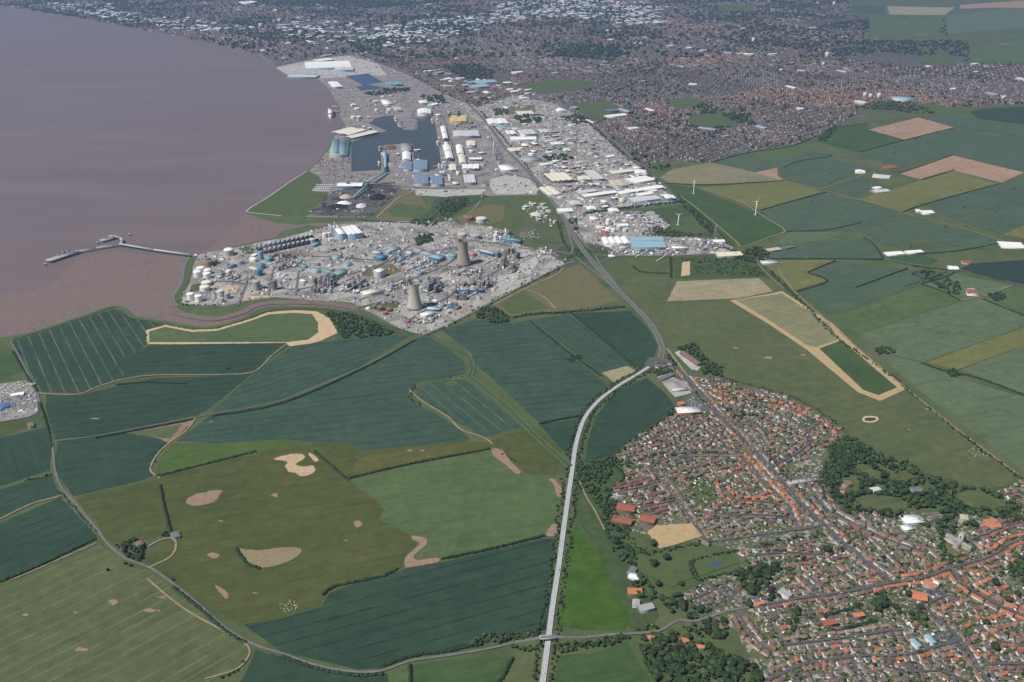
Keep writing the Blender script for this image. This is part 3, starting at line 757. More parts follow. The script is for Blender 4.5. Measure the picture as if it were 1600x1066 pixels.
# ================================================================== roads, lanes and tracks
BYPASS = [(838, 1140), (848, 1066), (856, 1005), (863, 950), (873, 885), (881, 825), (888, 775), (894, 735), (900, 695), (912, 657), (932, 630), (962, 606), (995, 586), (1014, 574)]
TRUNK = [(1032, 560), (1034, 543), (1020, 512), (992, 480), (958, 446), (926, 410), (903, 380), (884, 345), (858, 308), (838, 282), (815, 258), (790, 232), (768, 202), (745, 175), (715, 150), (680, 132), (640, 116), (595, 96), (560, 82), (500, 70), (420, 55)]
road('bypass_road', BYPASS, 10.5, M_NEWROAD)
for off in (-4.6, 0.0, 4.6):                                    # edge lines and centre line
    P = np.array(W(smooth(BYPASS, 5))); d = np.gradient(P, axis=0); nn = np.stack([-d[:, 1], d[:, 0]], 1) / np.hypot(d[:, 0], d[:, 1])[:, None]
    _layer[0] += 0.004
    link('road_marking_line', ribbon_mesh('road_marking_line', P + nn * off, 0.35, M_PAINTLINE, 0.3 + _layer[0]))['kind'] = 'structure'
road('trunk_road', TRUNK, 21, M_LANE)
P = np.array(W(smooth(TRUNK, 5)))
link('central_reservation_strip', ribbon_mesh('central_reservation_strip', P, 3.0, M_GRASS, 0.45 + _layer[0]))['kind'] = 'structure'
def circle_px(c, r, n=24):
    X, Y = at(*c)
    return [(X + r * math.cos(2 * math.pi * k / n), Y + r * math.sin(2 * math.pi * k / n)) for k in range(n)]
sheet('roundabout_road', None, M_ASPHALT, world_pts=circle_px((1027, 567), 36))
sheet('roundabout_grass', None, M_GRASS, world_pts=circle_px((1027, 567), 17))
sheet('interchange_road', None, M_ASPHALT, world_pts=circle_px((910, 396), 130, 32))
sheet('interchange_grass', None, M_SCRUB, world_pts=circle_px((910, 396), 112, 32))
road('trunk_road', [(958, 446), (926, 410), (903, 380), (884, 345)], 22, M_LANE)
road('slip_road', [(880, 335), (888, 365), (895, 388), (892, 396)], 8, M_LANE)
road('slip_road', [(893, 340), (905, 365), (916, 385), (926, 392)], 8, M_LANE)
road('slip_road', [(900, 402), (915, 415), (935, 430), (960, 452)], 7, M_LANE)
road('slip_road', [(930, 400), (938, 415), (952, 432), (975, 462)], 7, M_LANE)
road('works_road', [(895, 398), (860, 392), (815, 388), (770, 380), (735, 376), (700, 372)], 10, M_LANE)
road('estate_road', [(928, 398), (960, 400), (1050, 400), (1100, 398), (1150, 398), (1195, 405), (1250, 404), (1310, 405), (1380, 406), (1430, 414), (1490, 424), (1560, 438), (1640, 455)], 8, M_LANE)
road('dock_road', [(838, 282), (815, 276), (795, 272), (780, 262), (785, 250), (778, 235), (765, 215)], 14, M_LANE)
road('dock_road', [(765, 270), (745, 276), (728, 285), (718, 294), (650, 293), (600, 289), (560, 284)], 10, M_LANE)
road('dock_road', [(690, 180), (700, 205), (712, 240), (722, 275), (726, 294)], 12, M_LANE)
road('dock_track', [(755, 300), (748, 318), (730, 335), (690, 352)], 6, M_TRACK)
road('dock_track', [(650, 298), (625, 308), (605, 325), (588, 341)], 9, M_TRACK)
road('river_wall_road', [(480, 268), (450, 287), (420, 308), (388, 328), (392, 333), (440, 338)], 7, M_PALE)
# country lanes
LANE = [(16, 534), (22, 543), (36, 570), (56, 610), (66, 645), (78, 680), (83, 705), (86, 735), (96, 762), (122, 792), (152, 828), (168, 850), (196, 873), (236, 889), (272, 914), (310, 945), (350, 980), (392, 1006), (440, 1022), (500, 1042), (560, 1051), (600, 1048), (640, 1034), (700, 1025), (760, 1015), (805, 1005)]
road('country_lane', LANE, 5.4, M_LANE)
road('country_lane', [(915, 997), (950, 993), (985, 991), (1028, 987), (1050, 975), (1063, 970), (1082, 972), (1108, 965), (1135, 956), (1180, 948)], 6.0, M_LANE)
road('works_lane', [(660, 524), (640, 535), (560, 577), (440, 627), (330, 648), (305, 653)], 3.4, M_LANE)
road('works_lane', [(305, 653), (230, 667), (150, 682), (86, 690)], 4, M_LANE)
road('works_lane', [(897, 407), (862, 424), (800, 456), (740, 488), (700, 508), (660, 525)], 9, M_LANE)
road('works_lane', [(660, 525), (620, 512), (585, 492), (550, 480)], 5, M_LANE)
for P, w in (([(60, 615), (90, 617), (125, 616), (155, 604), (190, 594), (240, 587), (340, 586), (395, 582), (425, 556), (448, 538)], 5), ([(0, 812), (50, 788), (95, 776)], 5), ([(305, 655), (290, 675), (268, 690), (245, 712), (235, 735), (250, 748)], 5),
             ([(640, 610), (660, 628), (700, 652), (720, 672), (755, 684), (770, 695)], 5), ([(1042, 545), (1062, 572), (1075, 590)], 7), ([(1062, 306), (1100, 335), (1150, 378), (1160, 386), (1200, 372), (1226, 361), (1195, 340), (1150, 312), (1090, 294)], 6),
             ([(1225, 283), (1280, 296), (1340, 312), (1410, 332), (1440, 342), (1500, 356), (1570, 378), (1640, 395)], 6), ([(1280, 296), (1340, 277), (1395, 262)], 5), ([(770, 478), (820, 452), (865, 432), (880, 420)], 6), ([(820, 452), (850, 465), (868, 484)], 6), ([(1500, 470), (1540, 462), (1582, 446)], 5),
             ([(905, 752), (915, 775), (930, 800), (945, 830)], 4), ([(232, 888), (265, 872), (275, 855), (270, 842), (250, 845), (232, 855)], 5), ([(1215, 420), (1240, 455), (1290, 500), (1352, 555), (1415, 607), (1500, 675), (1590, 742)], 5), ([(1180, 405), (1195, 425), (1225, 452)], 4),
             ([(150, 850), (100, 872), (40, 898), (15, 908)], 4), ([(230, 905), (265, 935), (300, 960), (355, 990), (390, 1015), (372, 1045), (320, 1062)], 4)):
    road('dirt_track', P, w * 0.95, M_TRACK)
road('drain_bank', [(672, 523), (700, 540), (730, 557), (738, 575), (735, 590), (760, 610), (800, 645), (840, 685), (880, 720), (890, 730)], 20, M_MARSH)
road('drain_water', [(672, 523), (700, 540), (730, 557), (738, 575), (735, 590), (760, 610), (800, 645), (840, 685), (880, 720), (890, 730)], 4, M_POND)
road('creek_channel', [(560, 482), (510, 475), (440, 473), (400, 478), (375, 490), (335, 499), (290, 493), (270, 485)], 34, M_MUD)
road('creek_water', [(760, 306), (735, 318), (690, 314), (686, 326), (675, 340), (640, 348), (560, 344)], 10, M_POND)
road('flood_bank', [(20, 530), (60, 518), (130, 495), (178, 480), (198, 487), (212, 497), (260, 504), (300, 512), (340, 511), (390, 495), (430, 483), (500, 482), (545, 488)], 18, M_MARSH)
road('sea_wall', [(300, 399), (292, 407), (286, 425), (284, 442), (272, 460), (271, 470), (277, 480)], 12, M_LANE)
road('sea_wall_grass', [(304, 401), (298, 410), (294, 428), (289, 445), (280, 460), (279, 472)], 24, M_GRASS)
road('sea_wall', [(345, 391), (400, 379), (450, 369), (516, 352)], 8, M_MARSH)
road('far_river_wall', [(-150, -4), (0, 9), (120, 26), (240, 49), (330, 66), (415, 87), (432, 100)], 14, M_LANE)
# works roads on the chemical site
for P in ([(372, 478), (384, 446), (388, 430)], [(420, 462), (425, 428), (440, 400)], [(462, 462), (466, 430), (472, 405)], [(390, 444), (470, 452), (560, 425), (640, 400), (720, 385)], [(560, 470), (640, 438), (700, 412), (740, 384)], [(640, 500), (690, 470), (760, 432), (830, 398)], [(300, 446), (345, 440), (385, 444)],
          [(540, 440), (600, 410), (640, 385)], [(480, 400), (560, 405), (640, 412), (740, 420)]):
    road('works_road', P, 7, M_LANE)
# the town's streets: (centre line, width, house kind, roof mix, words for labels)
STREETS = [
 ([(1022, 571), (1045, 572), (1063, 579), (1081, 600), (1099, 619), (1123, 648), (1149, 674), (1176, 701), (1202, 729), (1228, 758), (1250, 785), (1285, 818), (1311, 843), (1330, 858), (1352, 877), (1379, 898), (1396, 912)], 9, 'semi', 'mixed', 'the long straight road into town'),
 ([(1156, 711), (1178, 735), (1202, 761), (1228, 788), (1244, 820), (1250, 828)], 6, 'semi', 'orange', 'the estate road beside the long straight road'),
 ([(1019, 729), (1031, 748), (1050, 769), (1068, 795), (1080, 815), (1100, 840), (1108, 846)], 6, 'terrace', 'brown', 'the road past the hay field'),
 ([(1108, 846), (1135, 844), (1189, 836), (1260, 826), (1282, 822)], 7, 'none', 'grey', 'the wide-verged road'),
 ([(1019, 729), (1036, 719), (1084, 711), (1157, 711)], 6, 'terrace', 'grey', 'the estate road below the tree belt'),
 ([(1162, 737), (1141, 743), (1128, 756), (1136, 771), (1149, 782), (1189, 784), (1222, 790)], 6, 'semi', 'orange', 'the looping estate crescent'),
 ([(1189, 630), (1210, 645), (1244, 661), (1267, 687), (1241, 711), (1225, 719), (1205, 732)], 6, 'semi', 'mixed', 'the curving road near the pasture'),
 ([(1110, 612), (1150, 628), (1190, 628), (1235, 640), (1285, 665), (1300, 685)], 6, 'semi', 'orange', 'the road at the pasture edge'),
 ([(1170, 656), (1185, 678), (1200, 702)], 5, 'bungalow', 'grey', 'the pale concrete cul-de-sac'),
 ([(1357, 918), (1346, 921), (1295, 930), (1247, 936), (1180, 948)], 7, 'semi', 'brown', 'the tree-lined lane west of the market'),
 ([(1357, 918), (1395, 911), (1438, 905), (1472, 893), (1486, 887)], 7, 'terrace', 'orange', 'the market street'),
 ([(1486, 887), (1494, 898), (1502, 911), (1529, 930), (1566, 949), (1612, 968)], 8, 'terrace', 'orange', 'the sloping high street'),
 ([(1486, 887), (1526, 877), (1556, 865), (1577, 850), (1620, 838)], 7, 'terrace', 'orange', 'the street below the church'),
 ([(1480, 930), (1459, 938), (1446, 949), (1470, 970), (1497, 997), (1518, 1027), (1540, 1059), (1560, 1090)], 7, 'semi', 'mixed', 'the road past the blue-roofed depot'),
 ([(1200, 1064), (1220, 1054), (1260, 1038), (1322, 1028), (1354, 1025), (1395, 1025), (1430, 1020), (1462, 1011), (1498, 1002)], 7, 'detached', 'mixed', 'the sweeping road past the depot'),
 ([(1322, 1030), (1333, 1038), (1349, 1064), (1360, 1090)], 6, 'bungalow', 'grey', 'the short road off the sweeping bend'),
 ([(1226, 1009), (1260, 1004), (1336, 995), (1384, 987), (1419, 984)], 6, 'semi', 'buff', 'the straight close of gabled pairs'),
 ([(1336, 995), (1341, 1005), (1354, 1024)], 6, 'none', 'brown', 'the link road'),
 ([(1537, 1040), (1570, 1038), (1640, 1040)], 6, 'semi', 'grey', 'the road by the bottom estate'),
 ([(1250, 899), (1265, 913), (1282, 930)], 5, 'semi', 'brown', 'the concrete side street'),
 ([(1180, 868), (1234, 864), (1274, 867), (1290, 862)], 5, 'semi', 'brown', 'the close behind the wide verge'),
 ([(1301, 887), (1325, 905), (1344, 920)], 5, 'terrace', 'brown', 'the narrow side street'),
 ([(1087, 936), (1108, 925), (1132, 918), (1157, 930), (1170, 942)], 5, 'bungalow', 'grey', 'the bungalow close by the wood'),
 ([(1150, 955), (1165, 980), (1185, 1005), (1205, 1020)], 5, 'semi', 'redbrown', 'the lane of red-brown pairs'),
 ([(1486, 845), (1520, 850), (1530, 868), (1526, 877)], 5, 'none', 'orange', 'the church lane'),
 ([(1010, 690), (1050, 672), (1090, 668), (1130, 690)], 5, 'detached', 'brown', 'the winding estate road by the dark field'),
 ([(1040, 700), (1080, 690), (1120, 700)], 5, 'detached', 'brown', 'the inner loop of the western estate'),
 ([(960, 770), (1000, 762), (1031, 752)], 5, 'terrace', 'redbrown', 'the terrace court by the tree belt'),
 ([(975, 800), (1020, 790), (1055, 782)], 5, 'terrace', 'redbrown', 'the red-roofed courtyard'),
 ([(1100, 800), (1140, 805), (1190, 805), (1225, 808)], 5, 'terrace', 'grey', 'the cul-de-sac behind the crescent'),
 ([(1300, 800), (1340, 822), (1390, 845), (1440, 862)], 5, 'terrace', 'brown', 'the lane behind the school'),
 ([(1500, 850), (1540, 835), (1570, 822), (1610, 815)], 5, 'terrace', 'redbrown', 'the lane above the church'),
 ([(1530, 980), (1560, 1000), (1600, 1010), (1650, 1015)], 6, 'detached', 'orange', 'the curved close of orange roofs'),
 ([(1380, 1040), (1420, 1050), (1470, 1050), (1510, 1066)], 5, 'bungalow', 'mixed', 'the back road at the town edge'),
 ([(1250, 1050), (1262, 1075), (1270, 1100)], 5, 'bungalow', 'grey', 'the quiet cul-de-sac'),
 ([(1240, 745), (1265, 765), (1290, 795), (1320, 830)], 5, 'semi', 'grey', 'the back lane east of the straight road'),
 ([(1566, 775), (1590, 770), (1640, 775)], 5, 'semi', 'redbrown', 'the estate beside the pasture corner'),
]
for pts, w, kind, mixname, words_ in STREETS:
    road('town_street', pts, w * 0.86, M_ASPHALT)

for P in ([(1000, 258), (950, 212), (905, 176), (860, 140), (815, 105), (775, 70), (740, 30), (720, -10)], [(1300, 200), (1240, 205), (1170, 185), (1100, 150), (1030, 118), (960, 92), (880, 60), (800, 36)], [(1180, 236), (1120, 200), (1075, 165), (1040, 130), (1030, 100), (1060, 60), (1090, 20), (1100, -10)],
          [(1640, 130), (1500, 128), (1380, 140), (1250, 150), (1150, 158), (1040, 148)], [(860, 140), (940, 128), (1030, 118), (1150, 95), (1290, 80), (1380, 55)], [(640, 116), (700, 90), (790, 62), (900, 40), (1040, 25), (1180, 12)], [(560, 82), (600, 55), (640, 25), (660, -8)], [(420, 55), (360, 38), (280, 22), (180, 6)], [(480, 66), (470, 35), (450, 5)]):
    road('city_avenue', P, 16, M_LANE, z=0.9)

# ================================================================== the town: houses
ROOFC = {'orange': (0.38, 0.135, 0.07), 'rust': (0.22, 0.11, 0.08), 'redbrown': (0.165, 0.092, 0.074), 'brown': (0.125, 0.098, 0.085), 'greybrown': (0.15, 0.13, 0.115), 'slate': (0.085, 0.085, 0.092), 'buff': (0.25, 0.205, 0.155)}
WALLC = {'white': (0.72, 0.70, 0.66), 'brick': (0.30, 0.15, 0.10), 'buff': (0.46, 0.35, 0.24), 'pinkish': (0.42, 0.27, 0.21)}
MIX = {'orange': (['orange', 'rust', 'redbrown', 'greybrown'], [.55, .25, .1, .1]), 'redbrown': (['redbrown', 'rust', 'brown'], [.6, .25, .15]), 'brown': (['brown', 'redbrown', 'greybrown', 'rust'], [.4, .25, .25, .1]),
       'grey': (['greybrown', 'slate', 'brown', 'rust'], [.45, .25, .2, .1]), 'mixed': (['greybrown', 'brown', 'rust', 'orange', 'slate'], [.36, .26, .13, .09, .16]), 'buff': (['buff', 'greybrown', 'brown'], [.5, .3, .2])}
WMIX = (['white', 'brick', 'buff', 'pinkish'], [.42, .22, .2, .16])
SIZES = {'semi': (14.0, 8.0, 5.1, 2.8), 'detached': (10.5, 8.2, 5.0, 2.9), 'bungalow': (11.5, 8.6, 2.7, 2.7), 'terrace': (24.0, 8.0, 5.2, 2.7)}
HOUSES = []          # x, y, heading, kind, roof colour, wall colour, hipped, words
_occ = {}
def free(x, y, r):
    gx, gy = int(x // 30), int(y // 30)
    for i in (-1, 0, 1):
        for j in (-1, 0, 1):
            for (a, b, q) in _occ.get((gx + i, gy + j), ()):
                if (a - x) ** 2 + (b - y) ** 2 < (q + r) ** 2:
                    return False
    return True
def take(x, y, r):
    _occ.setdefault((int(x // 30), int(y // 30)), []).append((x, y, r))
def circles(x, y, ang, L, Wd):
    n = max(1, int(round(L / Wd)))
    ca, sa = math.cos(ang), math.sin(ang)
    return [(x + ca * (k - (n - 1) / 2) * L / n, y + sa * (k - (n - 1) / 2) * L / n, Wd * 0.56) for k in range(n)]
NO_BUILD = [W(p) for p in (
    [(1055, 618), (1090, 612), (1115, 640), (1105, 650), (1058, 650)], [(1008, 835), (1022, 818), (1085, 814), (1102, 842), (1030, 862)], [(1075, 758), (1108, 752), (1122, 780), (1090, 792)], [(1245, 658), (1270, 652), (1278, 665), (1255, 670)],
    [(1405, 790), (1470, 790), (1472, 830), (1410, 828)], [(1462, 845), (1478, 832), (1525, 838), (1522, 872), (1475, 878)], [(1418, 985), (1490, 978), (1500, 1006), (1425, 1018)], [(1436, 918), (1472, 908), (1484, 932), (1450, 945)],
    [(1365, 925), (1425, 925), (1425, 968), (1365, 968), (1320, 985), (1290, 960)], [(1165, 880), (1225, 880), (1225, 942), (1165, 925)], [(1195, 905), (1220, 900), (1240, 932), (1210, 938)], [(1545, 905), (1600, 870), (1640, 900), (1600, 930)], [(985, 862), (1155, 858), (1165, 890), (1080, 915), (1010, 905)],
    [(1188, 842), (1285, 825), (1290, 835), (1190, 856)], [(1020, 1000), (1190, 1035), (1190, 1100), (1020, 1100)], [(948, 788), (1000, 782), (1000, 830), (955, 825)], [(1160, 648), (1182, 645), (1192, 660), (1170, 668)], [(1215, 735), (1285, 728), (1290, 745), (1225, 750)])]
def ok_place(x, y, ang, kind, gap=2.5):
    L, Wd = SIZES[kind][:2]
    cs = circles(x, y, ang, L, Wd)
    if not all(free(*c) for c in cs):
        return None
    cx = np.array([c[0] for c in cs]); cy = np.array([c[1] for c in cs])
    if road_gap(cx, cy).min() < Wd / 2 + gap:
        return None
    for p in NO_BUILD:
        if inside(p, [x], [y])[0]:
            return None
    return cs
def pick(names, w):
    return names[int(rng.choice(len(names), p=np.array(w) / sum(w)))]
def put_house(x, y, ang, kind, mixname, words_):
    if kind == 'none':
        return False
    cs = ok_place(x, y, ang, kind)
    if cs is None:
        return False
    for c in cs:
        take(*c)
    HOUSES.append((x, y, ang, kind, pick(*MIX[mixname]), pick(*WMIX), rng.random() < 0.35, words_))
    return True
for pts, w, kind, mixname, words_ in STREETS:
    if kind == 'none':
        continue
    P = W(smooth(pts, 5))
    L, Wd = SIZES[kind][:2]
    q, h = along(P, L + {'semi': 4.2, 'detached': 3.8, 'bungalow': 3.6, 'terrace': 3.4}[kind])
    for (x, y), a in zip(q, h):
        for s in (-1, 1):
            if rng.random() < 0.04:
                continue
            d = w / 2 + 5.2 + Wd / 2 + rng.normal(0, 0.8)
            put_house(x - math.sin(a) * d * s, y + math.cos(a) * d * s, a + rng.normal(0, 0.03) + (math.pi / 2 if kind == 'detached' and rng.random() < 0.4 else 0), kind, mixname, words_)
# blocks behind the named streets: rows of houses filling each quarter
QUARTERS = [
 ([(1057, 648), (1100, 642), (1125, 662), (1160, 702), (1155, 709), (1090, 706), (1030, 713), (985, 722), (963, 715), (985, 691), (1020, 669)], ((985, 700), (1060, 680)), 'detached', 'brown', 25, 'the western estate below the supermarket'),
 ([(1085, 592), (1112, 588), (1150, 600), (1165, 612), (1215, 613), (1245, 631), (1290, 656), (1316, 675), (1316, 690), (1290, 700), (1275, 712), (1240, 726), (1210, 722), (1175, 685), (1140, 650), (1108, 612)], ((1140, 650), (1200, 655)), 'semi', 'mixed', 27, 'the northern estate beside the pasture'),
 ([(1000, 724), (1040, 718), (1090, 715), (1158, 715), (1200, 762), (1248, 822), (1180, 834), (1110, 842), (1080, 802), (1020, 806), (985, 826), (955, 800), (948, 775), (975, 745)], ((1020, 770), (1100, 750)), 'terrace', 'brown', 27, 'the middle estate'),
 ([(1210, 738), (1250, 730), (1285, 748), (1300, 776), (1330, 800), (1380, 806), (1402, 832), (1440, 846), (1476, 835), (1474, 872), (1440, 896), (1392, 906), (1330, 851), (1285, 815)], ((1290, 800), (1340, 850)), 'semi', 'brown', 27, 'the quarter behind the school'),
 ([(1155, 860), (1200, 853), (1260, 840), (1300, 846), (1392, 907), (1350, 918), (1250, 934), (1180, 946), (1165, 935), (1172, 906), (1215, 892), (1212, 872), (1165, 882)], ((1200, 900), (1260, 890)), 'semi', 'brown', 26, 'the quarter west of the market'),
 ([(1065, 932), (1100, 912), (1140, 906), (1165, 926), (1176, 946), (1120, 956), (1075, 946)], ((1080, 935), (1150, 920)), 'bungalow', 'grey', 24, 'the bungalow estate by the wood'),
 ([(1155, 966), (1180, 953), (1295, 935), (1400, 916), (1450, 951), (1500, 1004), (1560, 1090), (1230, 1090), (1205, 1040), (1165, 990)], ((1230, 1005), (1400, 985)), 'semi', 'mixed', 26, 'the southern estate'),
 ([(1395, 913), (1480, 886), (1492, 862), (1527, 826), (1562, 812), (1680, 780), (1680, 1090), (1560, 1090), (1500, 1004), (1450, 950)], ((1420, 905), (1500, 880)), 'semi', 'orange', 24, 'the old town around the market'),
 ([(1563, 768), (1582, 755), (1680, 740), (1680, 800), (1576, 783)], ((1570, 775), (1640, 775)), 'semi', 'redbrown', 25, 'the estate beside the pasture corner')]
for poly, row, kind, mixname, step, words_ in QUARTERS:
    PW = W(poly)
    a = wang(*row)
    A = np.array(PW)
    ca, sa = math.cos(a), math.sin(a)
    u, v = A @ np.array([ca, sa]), A @ np.array([-sa, ca])
    for vv in np.arange(v.min(), v.max(), step * 1.22):
        uu = u.min() + rng.random() * 10
        while uu < u.max():
            kd = kind if rng.random() < 0.7 else ('detached' if kind != 'detached' else 'semi')
            L = SIZES[kd][0]
            uu += L / 2 + 1.2
            x, y = uu * ca - vv * sa, uu * sa + vv * ca
            if inside(PW, [x], [y])[0]:
                put_house(x + rng.normal(0, 0.7), y + rng.normal(0, 1.2), a + rng.normal(0, 0.03), kd, mixname, words_)
            uu += L / 2 + 1.2 + (rng.random() < 0.1) * 12
    # a second pass fills what is left with small houses and backland bungalows
    for x, y in scatter(PW, 9):
        put_house(x, y, a + (math.pi / 2 if rng.random() < 0.4 else 0), 'bungalow' if rng.random() < 0.35 else 'detached', mixname, words_)

def gable_geo(L, Wd, h, rh, hip):
    x, y, o = L / 2, Wd / 2, 0.45
    i = min(x - 0.3, y * 0.95) if hip else 0.0
    walls_v = [(-x, -y, -1), (x, -y, -1), (x, y, -1), (-x, y, -1), (-x, -y, h), (x, -y, h), (x, y, h), (-x, y, h), (-x + i, 0, h + rh - 0.1), (x - i, 0, h + rh - 0.1)]
    walls_f = [(0, 1, 5, 4), (2, 3, 7, 6)] + ([(1, 2, 6, 5), (3, 0, 4, 7)] if hip else [(1, 2, 6, 9, 5), (3, 0, 4, 8, 7)])
    X, Y, e = x + (o if hip else 0.25), y + o, h - rh * o / y
    roof_v = [(-X, -Y, e), (X, -Y, e), (X, Y, e), (-X, Y, e), (-X + i, 0, h + rh), (X - i, 0, h + rh), (-X, -Y, e - .22), (X, -Y, e - .22), (X, Y, e - .22), (-X, Y, e - .22)]
    roof_f = [(0, 1, 5, 4), (2, 3, 4, 5), (6, 7, 1, 0), (8, 9, 3, 2)] + ([(1, 2, 5), (3, 0, 4)] if hip else []) + [(7, 8, 2, 1), (9, 6, 0, 3)] * (1 if hip else 0)
    return walls_v, walls_f, roof_v, roof_f
_hm = {}
def part_mesh(key, fn):
    if key not in _hm:
        _hm[key] = fn()
    return _hm[key]
def wall_mesh(kind, hip, wc):
    def f():
        L, Wd, h, rh = SIZES[kind]
        wv, wf, rv, rf = gable_geo(L, Wd, h, rh, hip)
        m = MB(); m.add(wv, wf, WALLC[wc])
        return m.mesh('wall', M_WALL)
    return part_mesh(('w', kind, hip, wc), f)
def roof_mesh(kind, hip, rc):
    def f():
        L, Wd, h, rh = SIZES[kind]
        wv, wf, rv, rf = gable_geo(L, Wd, h, rh, hip)
        m = MB(); m.add(rv, rf, ROOFC[rc])
        return m.mesh('roof', M_ROOF)
    return part_mesh(('r', kind, hip, rc), f)
def chimney_mesh(kind):
    def f():
        L, Wd, h, rh = SIZES[kind]
        m = MB(); m.box(0, 0, h + rh * 0.6, 0.9, 0.7, 1.9, (0.25, 0.14, 0.1)); m.box(0, 0, h + rh * 0.6 + 1.9, 0.5, 0.4, 0.4, (0.33, 0.16, 0.1))
        return m.mesh('chimney', M_WALL)
    return part_mesh(('c', kind), f)
def lean_mesh(kind, wc):
    def f():
        L, Wd, h, rh = SIZES[kind]
        m = MB(); m.box(L * 0.22, Wd / 2 + 1.4, -1, 3.6, 2.8, 3.4, WALLC[wc]); m.box(L * 0.22, Wd / 2 + 1.45, 2.4, 3.9, 3.1, 0.2, (0.3, 0.3, 0.3))
        return m.mesh('extension', M_WALL)
    return part_mesh(('x', kind, wc), f)
def window_mesh(kind):
    """one window: a pale frame standing proud of the wall round a dark pane"""
    def f():
        m = MB(); m.box(0, 0, -0.62, 1.5, 0.1, 1.24, (0.75, 0.75, 0.73)); m.box(0, -0.06, -0.5, 1.26, 0.06, 1.0, (0.03, 0.035, 0.045))
        return m.mesh('window', M_WALL)
    return part_mesh(('win',), f)
KINDW = {'semi': 'semi-detached pair', 'detached': 'detached house', 'bungalow': 'bungalow', 'terrace': 'terrace'}
ROOFW = {'orange': 'orange pantiles', 'rust': 'rust-red tiles', 'redbrown': 'dark red tiles', 'brown': 'brown tiles', 'greybrown': 'grey-brown tiles', 'slate': 'dark slates', 'buff': 'buff tiles'}
WALLW = {'white': 'white', 'brick': 'red brick', 'buff': 'buff brick', 'pinkish': 'pinkish'}
def shows(x, y, s):
    px, py = pix(x, y)
    return s / depth(x, y) if -5 < px < 1605 and 0 < py < 1071 else 0.0
order = sorted(range(len(HOUSES)), key=lambda i: -shows(HOUSES[i][0], HOUSES[i][1], SIZES[HOUSES[i][3]][0] ** 0.5))
near_set = set(order[:300])
for i in order[:300]:
    x, y, ang, kind, rc, wc, hip, words_ = HOUSES[i]
    ext = rng.random() < 0.45
    lab = f"{WALLW[wc]} {KINDW[kind]} under {'hipped ' if hip else ''}{ROOFW[rc]}{' with a rear extension' if ext else ''}, {words_}"
    w_ = lab.split()
    if len(w_) > 16:
        lab = lab.replace(' with a rear extension', ' extended')
    if len(lab.split()) > 16:
        lab = lab.replace('the ', '')
    t = thing('house', lab, 'house', (x, y, 0), ang + (math.pi if rng.random() < 0.5 else 0), 'houses of the near town')
    link('wall', wall_mesh(kind, hip, wc), t)
    r = link('roof', roof_mesh(kind, hip, rc), t)
    L, Wd, h, rh = SIZES[kind]
    nch = {'semi': 2, 'detached': 1, 'bungalow': 1, 'terrace': 4}[kind]
    for k in range(nch):
        link('chimney', chimney_mesh(kind), r, ((k - (nch - 1) / 2) * L / max(nch, 1.6) * (0.8 if hip else 1.0), 0.5, 0))
    if ext:
        link('extension', lean_mesh(kind, wc), t)
    for k in range(max(2, int(L // 4.5))):
        for z in ((1.2, 3.9) if h > 4 else (1.3,)):
            link('window', window_mesh(kind), t, ((k - (max(2, int(L // 4.5)) - 1) / 2) * 3.4, -Wd / 2 - 0.04, z))
def stuff_houses(name, rows, label):
    """the rest of the houses, joined: rows of (x, y, ang, L, W, h, rh, roof colour, wall colour)"""
    R = np.array([r[:7] for r in rows], float)
    wv, wf, rv, rf = gable_geo(1, 1, 1, 1, False)
    N = len(R)
    x, y, a, L, Wd, h, rh = R.T
    lx, ly = L / 2, Wd / 2
    Z = np.zeros(N)
    def pts(ox, oy, top, base):
        return [(-lx, -ly, base), (lx, -ly, base), (lx, ly, base), (-lx, ly, base), (-lx, -ly, h), (lx, -ly, h), (lx, ly, h), (-lx, ly, h), (-lx, Z, h + rh), (lx, Z, h + rh),
                (-lx - .2, -ly - .4, h - .2), (lx + .2, -ly - .4, h - .2), (lx + .2, ly + .4, h - .2), (-lx - .2, ly + .4, h - .2), (-lx - .2, Z, h + rh + .15), (lx + .2, Z, h + rh + .15)]
    Q = pts(0, 0, 0, Z - 1)
    V = np.stack([np.stack([q[0] + 0 * x, q[1] + 0 * x, q[2] + 0 * x], 1) for q in Q], 1)
    ca, sa = np.cos(a)[:, None], np.sin(a)[:, None]
    O = np.stack([V[..., 0] * ca - V[..., 1] * sa + x[:, None], V[..., 0] * sa + V[..., 1] * ca + y[:, None], V[..., 2]], 2)
    F = [(0, 1, 5, 4), (2, 3, 7, 6), (1, 2, 6, 9, 5), (3, 0, 4, 8, 7), (10, 11, 15, 14), (12, 13, 14, 15)]
    lens = np.tile(np.array([len(f) for f in F], np.int32), N)
    fl = np.array([j for f in F for j in f])
    loops = (fl[None] + (np.arange(N) * 16)[:, None]).ravel()
    C = np.empty((N, 6, 3), np.float32)
    C[:, 4:] = np.array([r[7] for r in rows])[:, None]
    C[:, :4] = np.array([r[8] for r in rows])[:, None]
    o = link(name, raw_mesh(name, O.reshape(-1, 3), loops, lens, C.reshape(-1, 3), M_ROOF))
    return tag(o, label, None, None, 'stuff')
rows = []
for i in order[300:]:
    x, y, ang, kind, rc, wc, hip, words_ = HOUSES[i]
    k = rng.uniform(0.8, 1.2)
    rows.append((x, y, ang, *SIZES[kind], np.array(ROOFC[rc]) * k, np.array(WALLC[wc]) * rng.uniform(0.85, 1.1)))
if rows:
    stuff_houses('town_houses', rows, 'mass of small houses filling the rest of the near town')
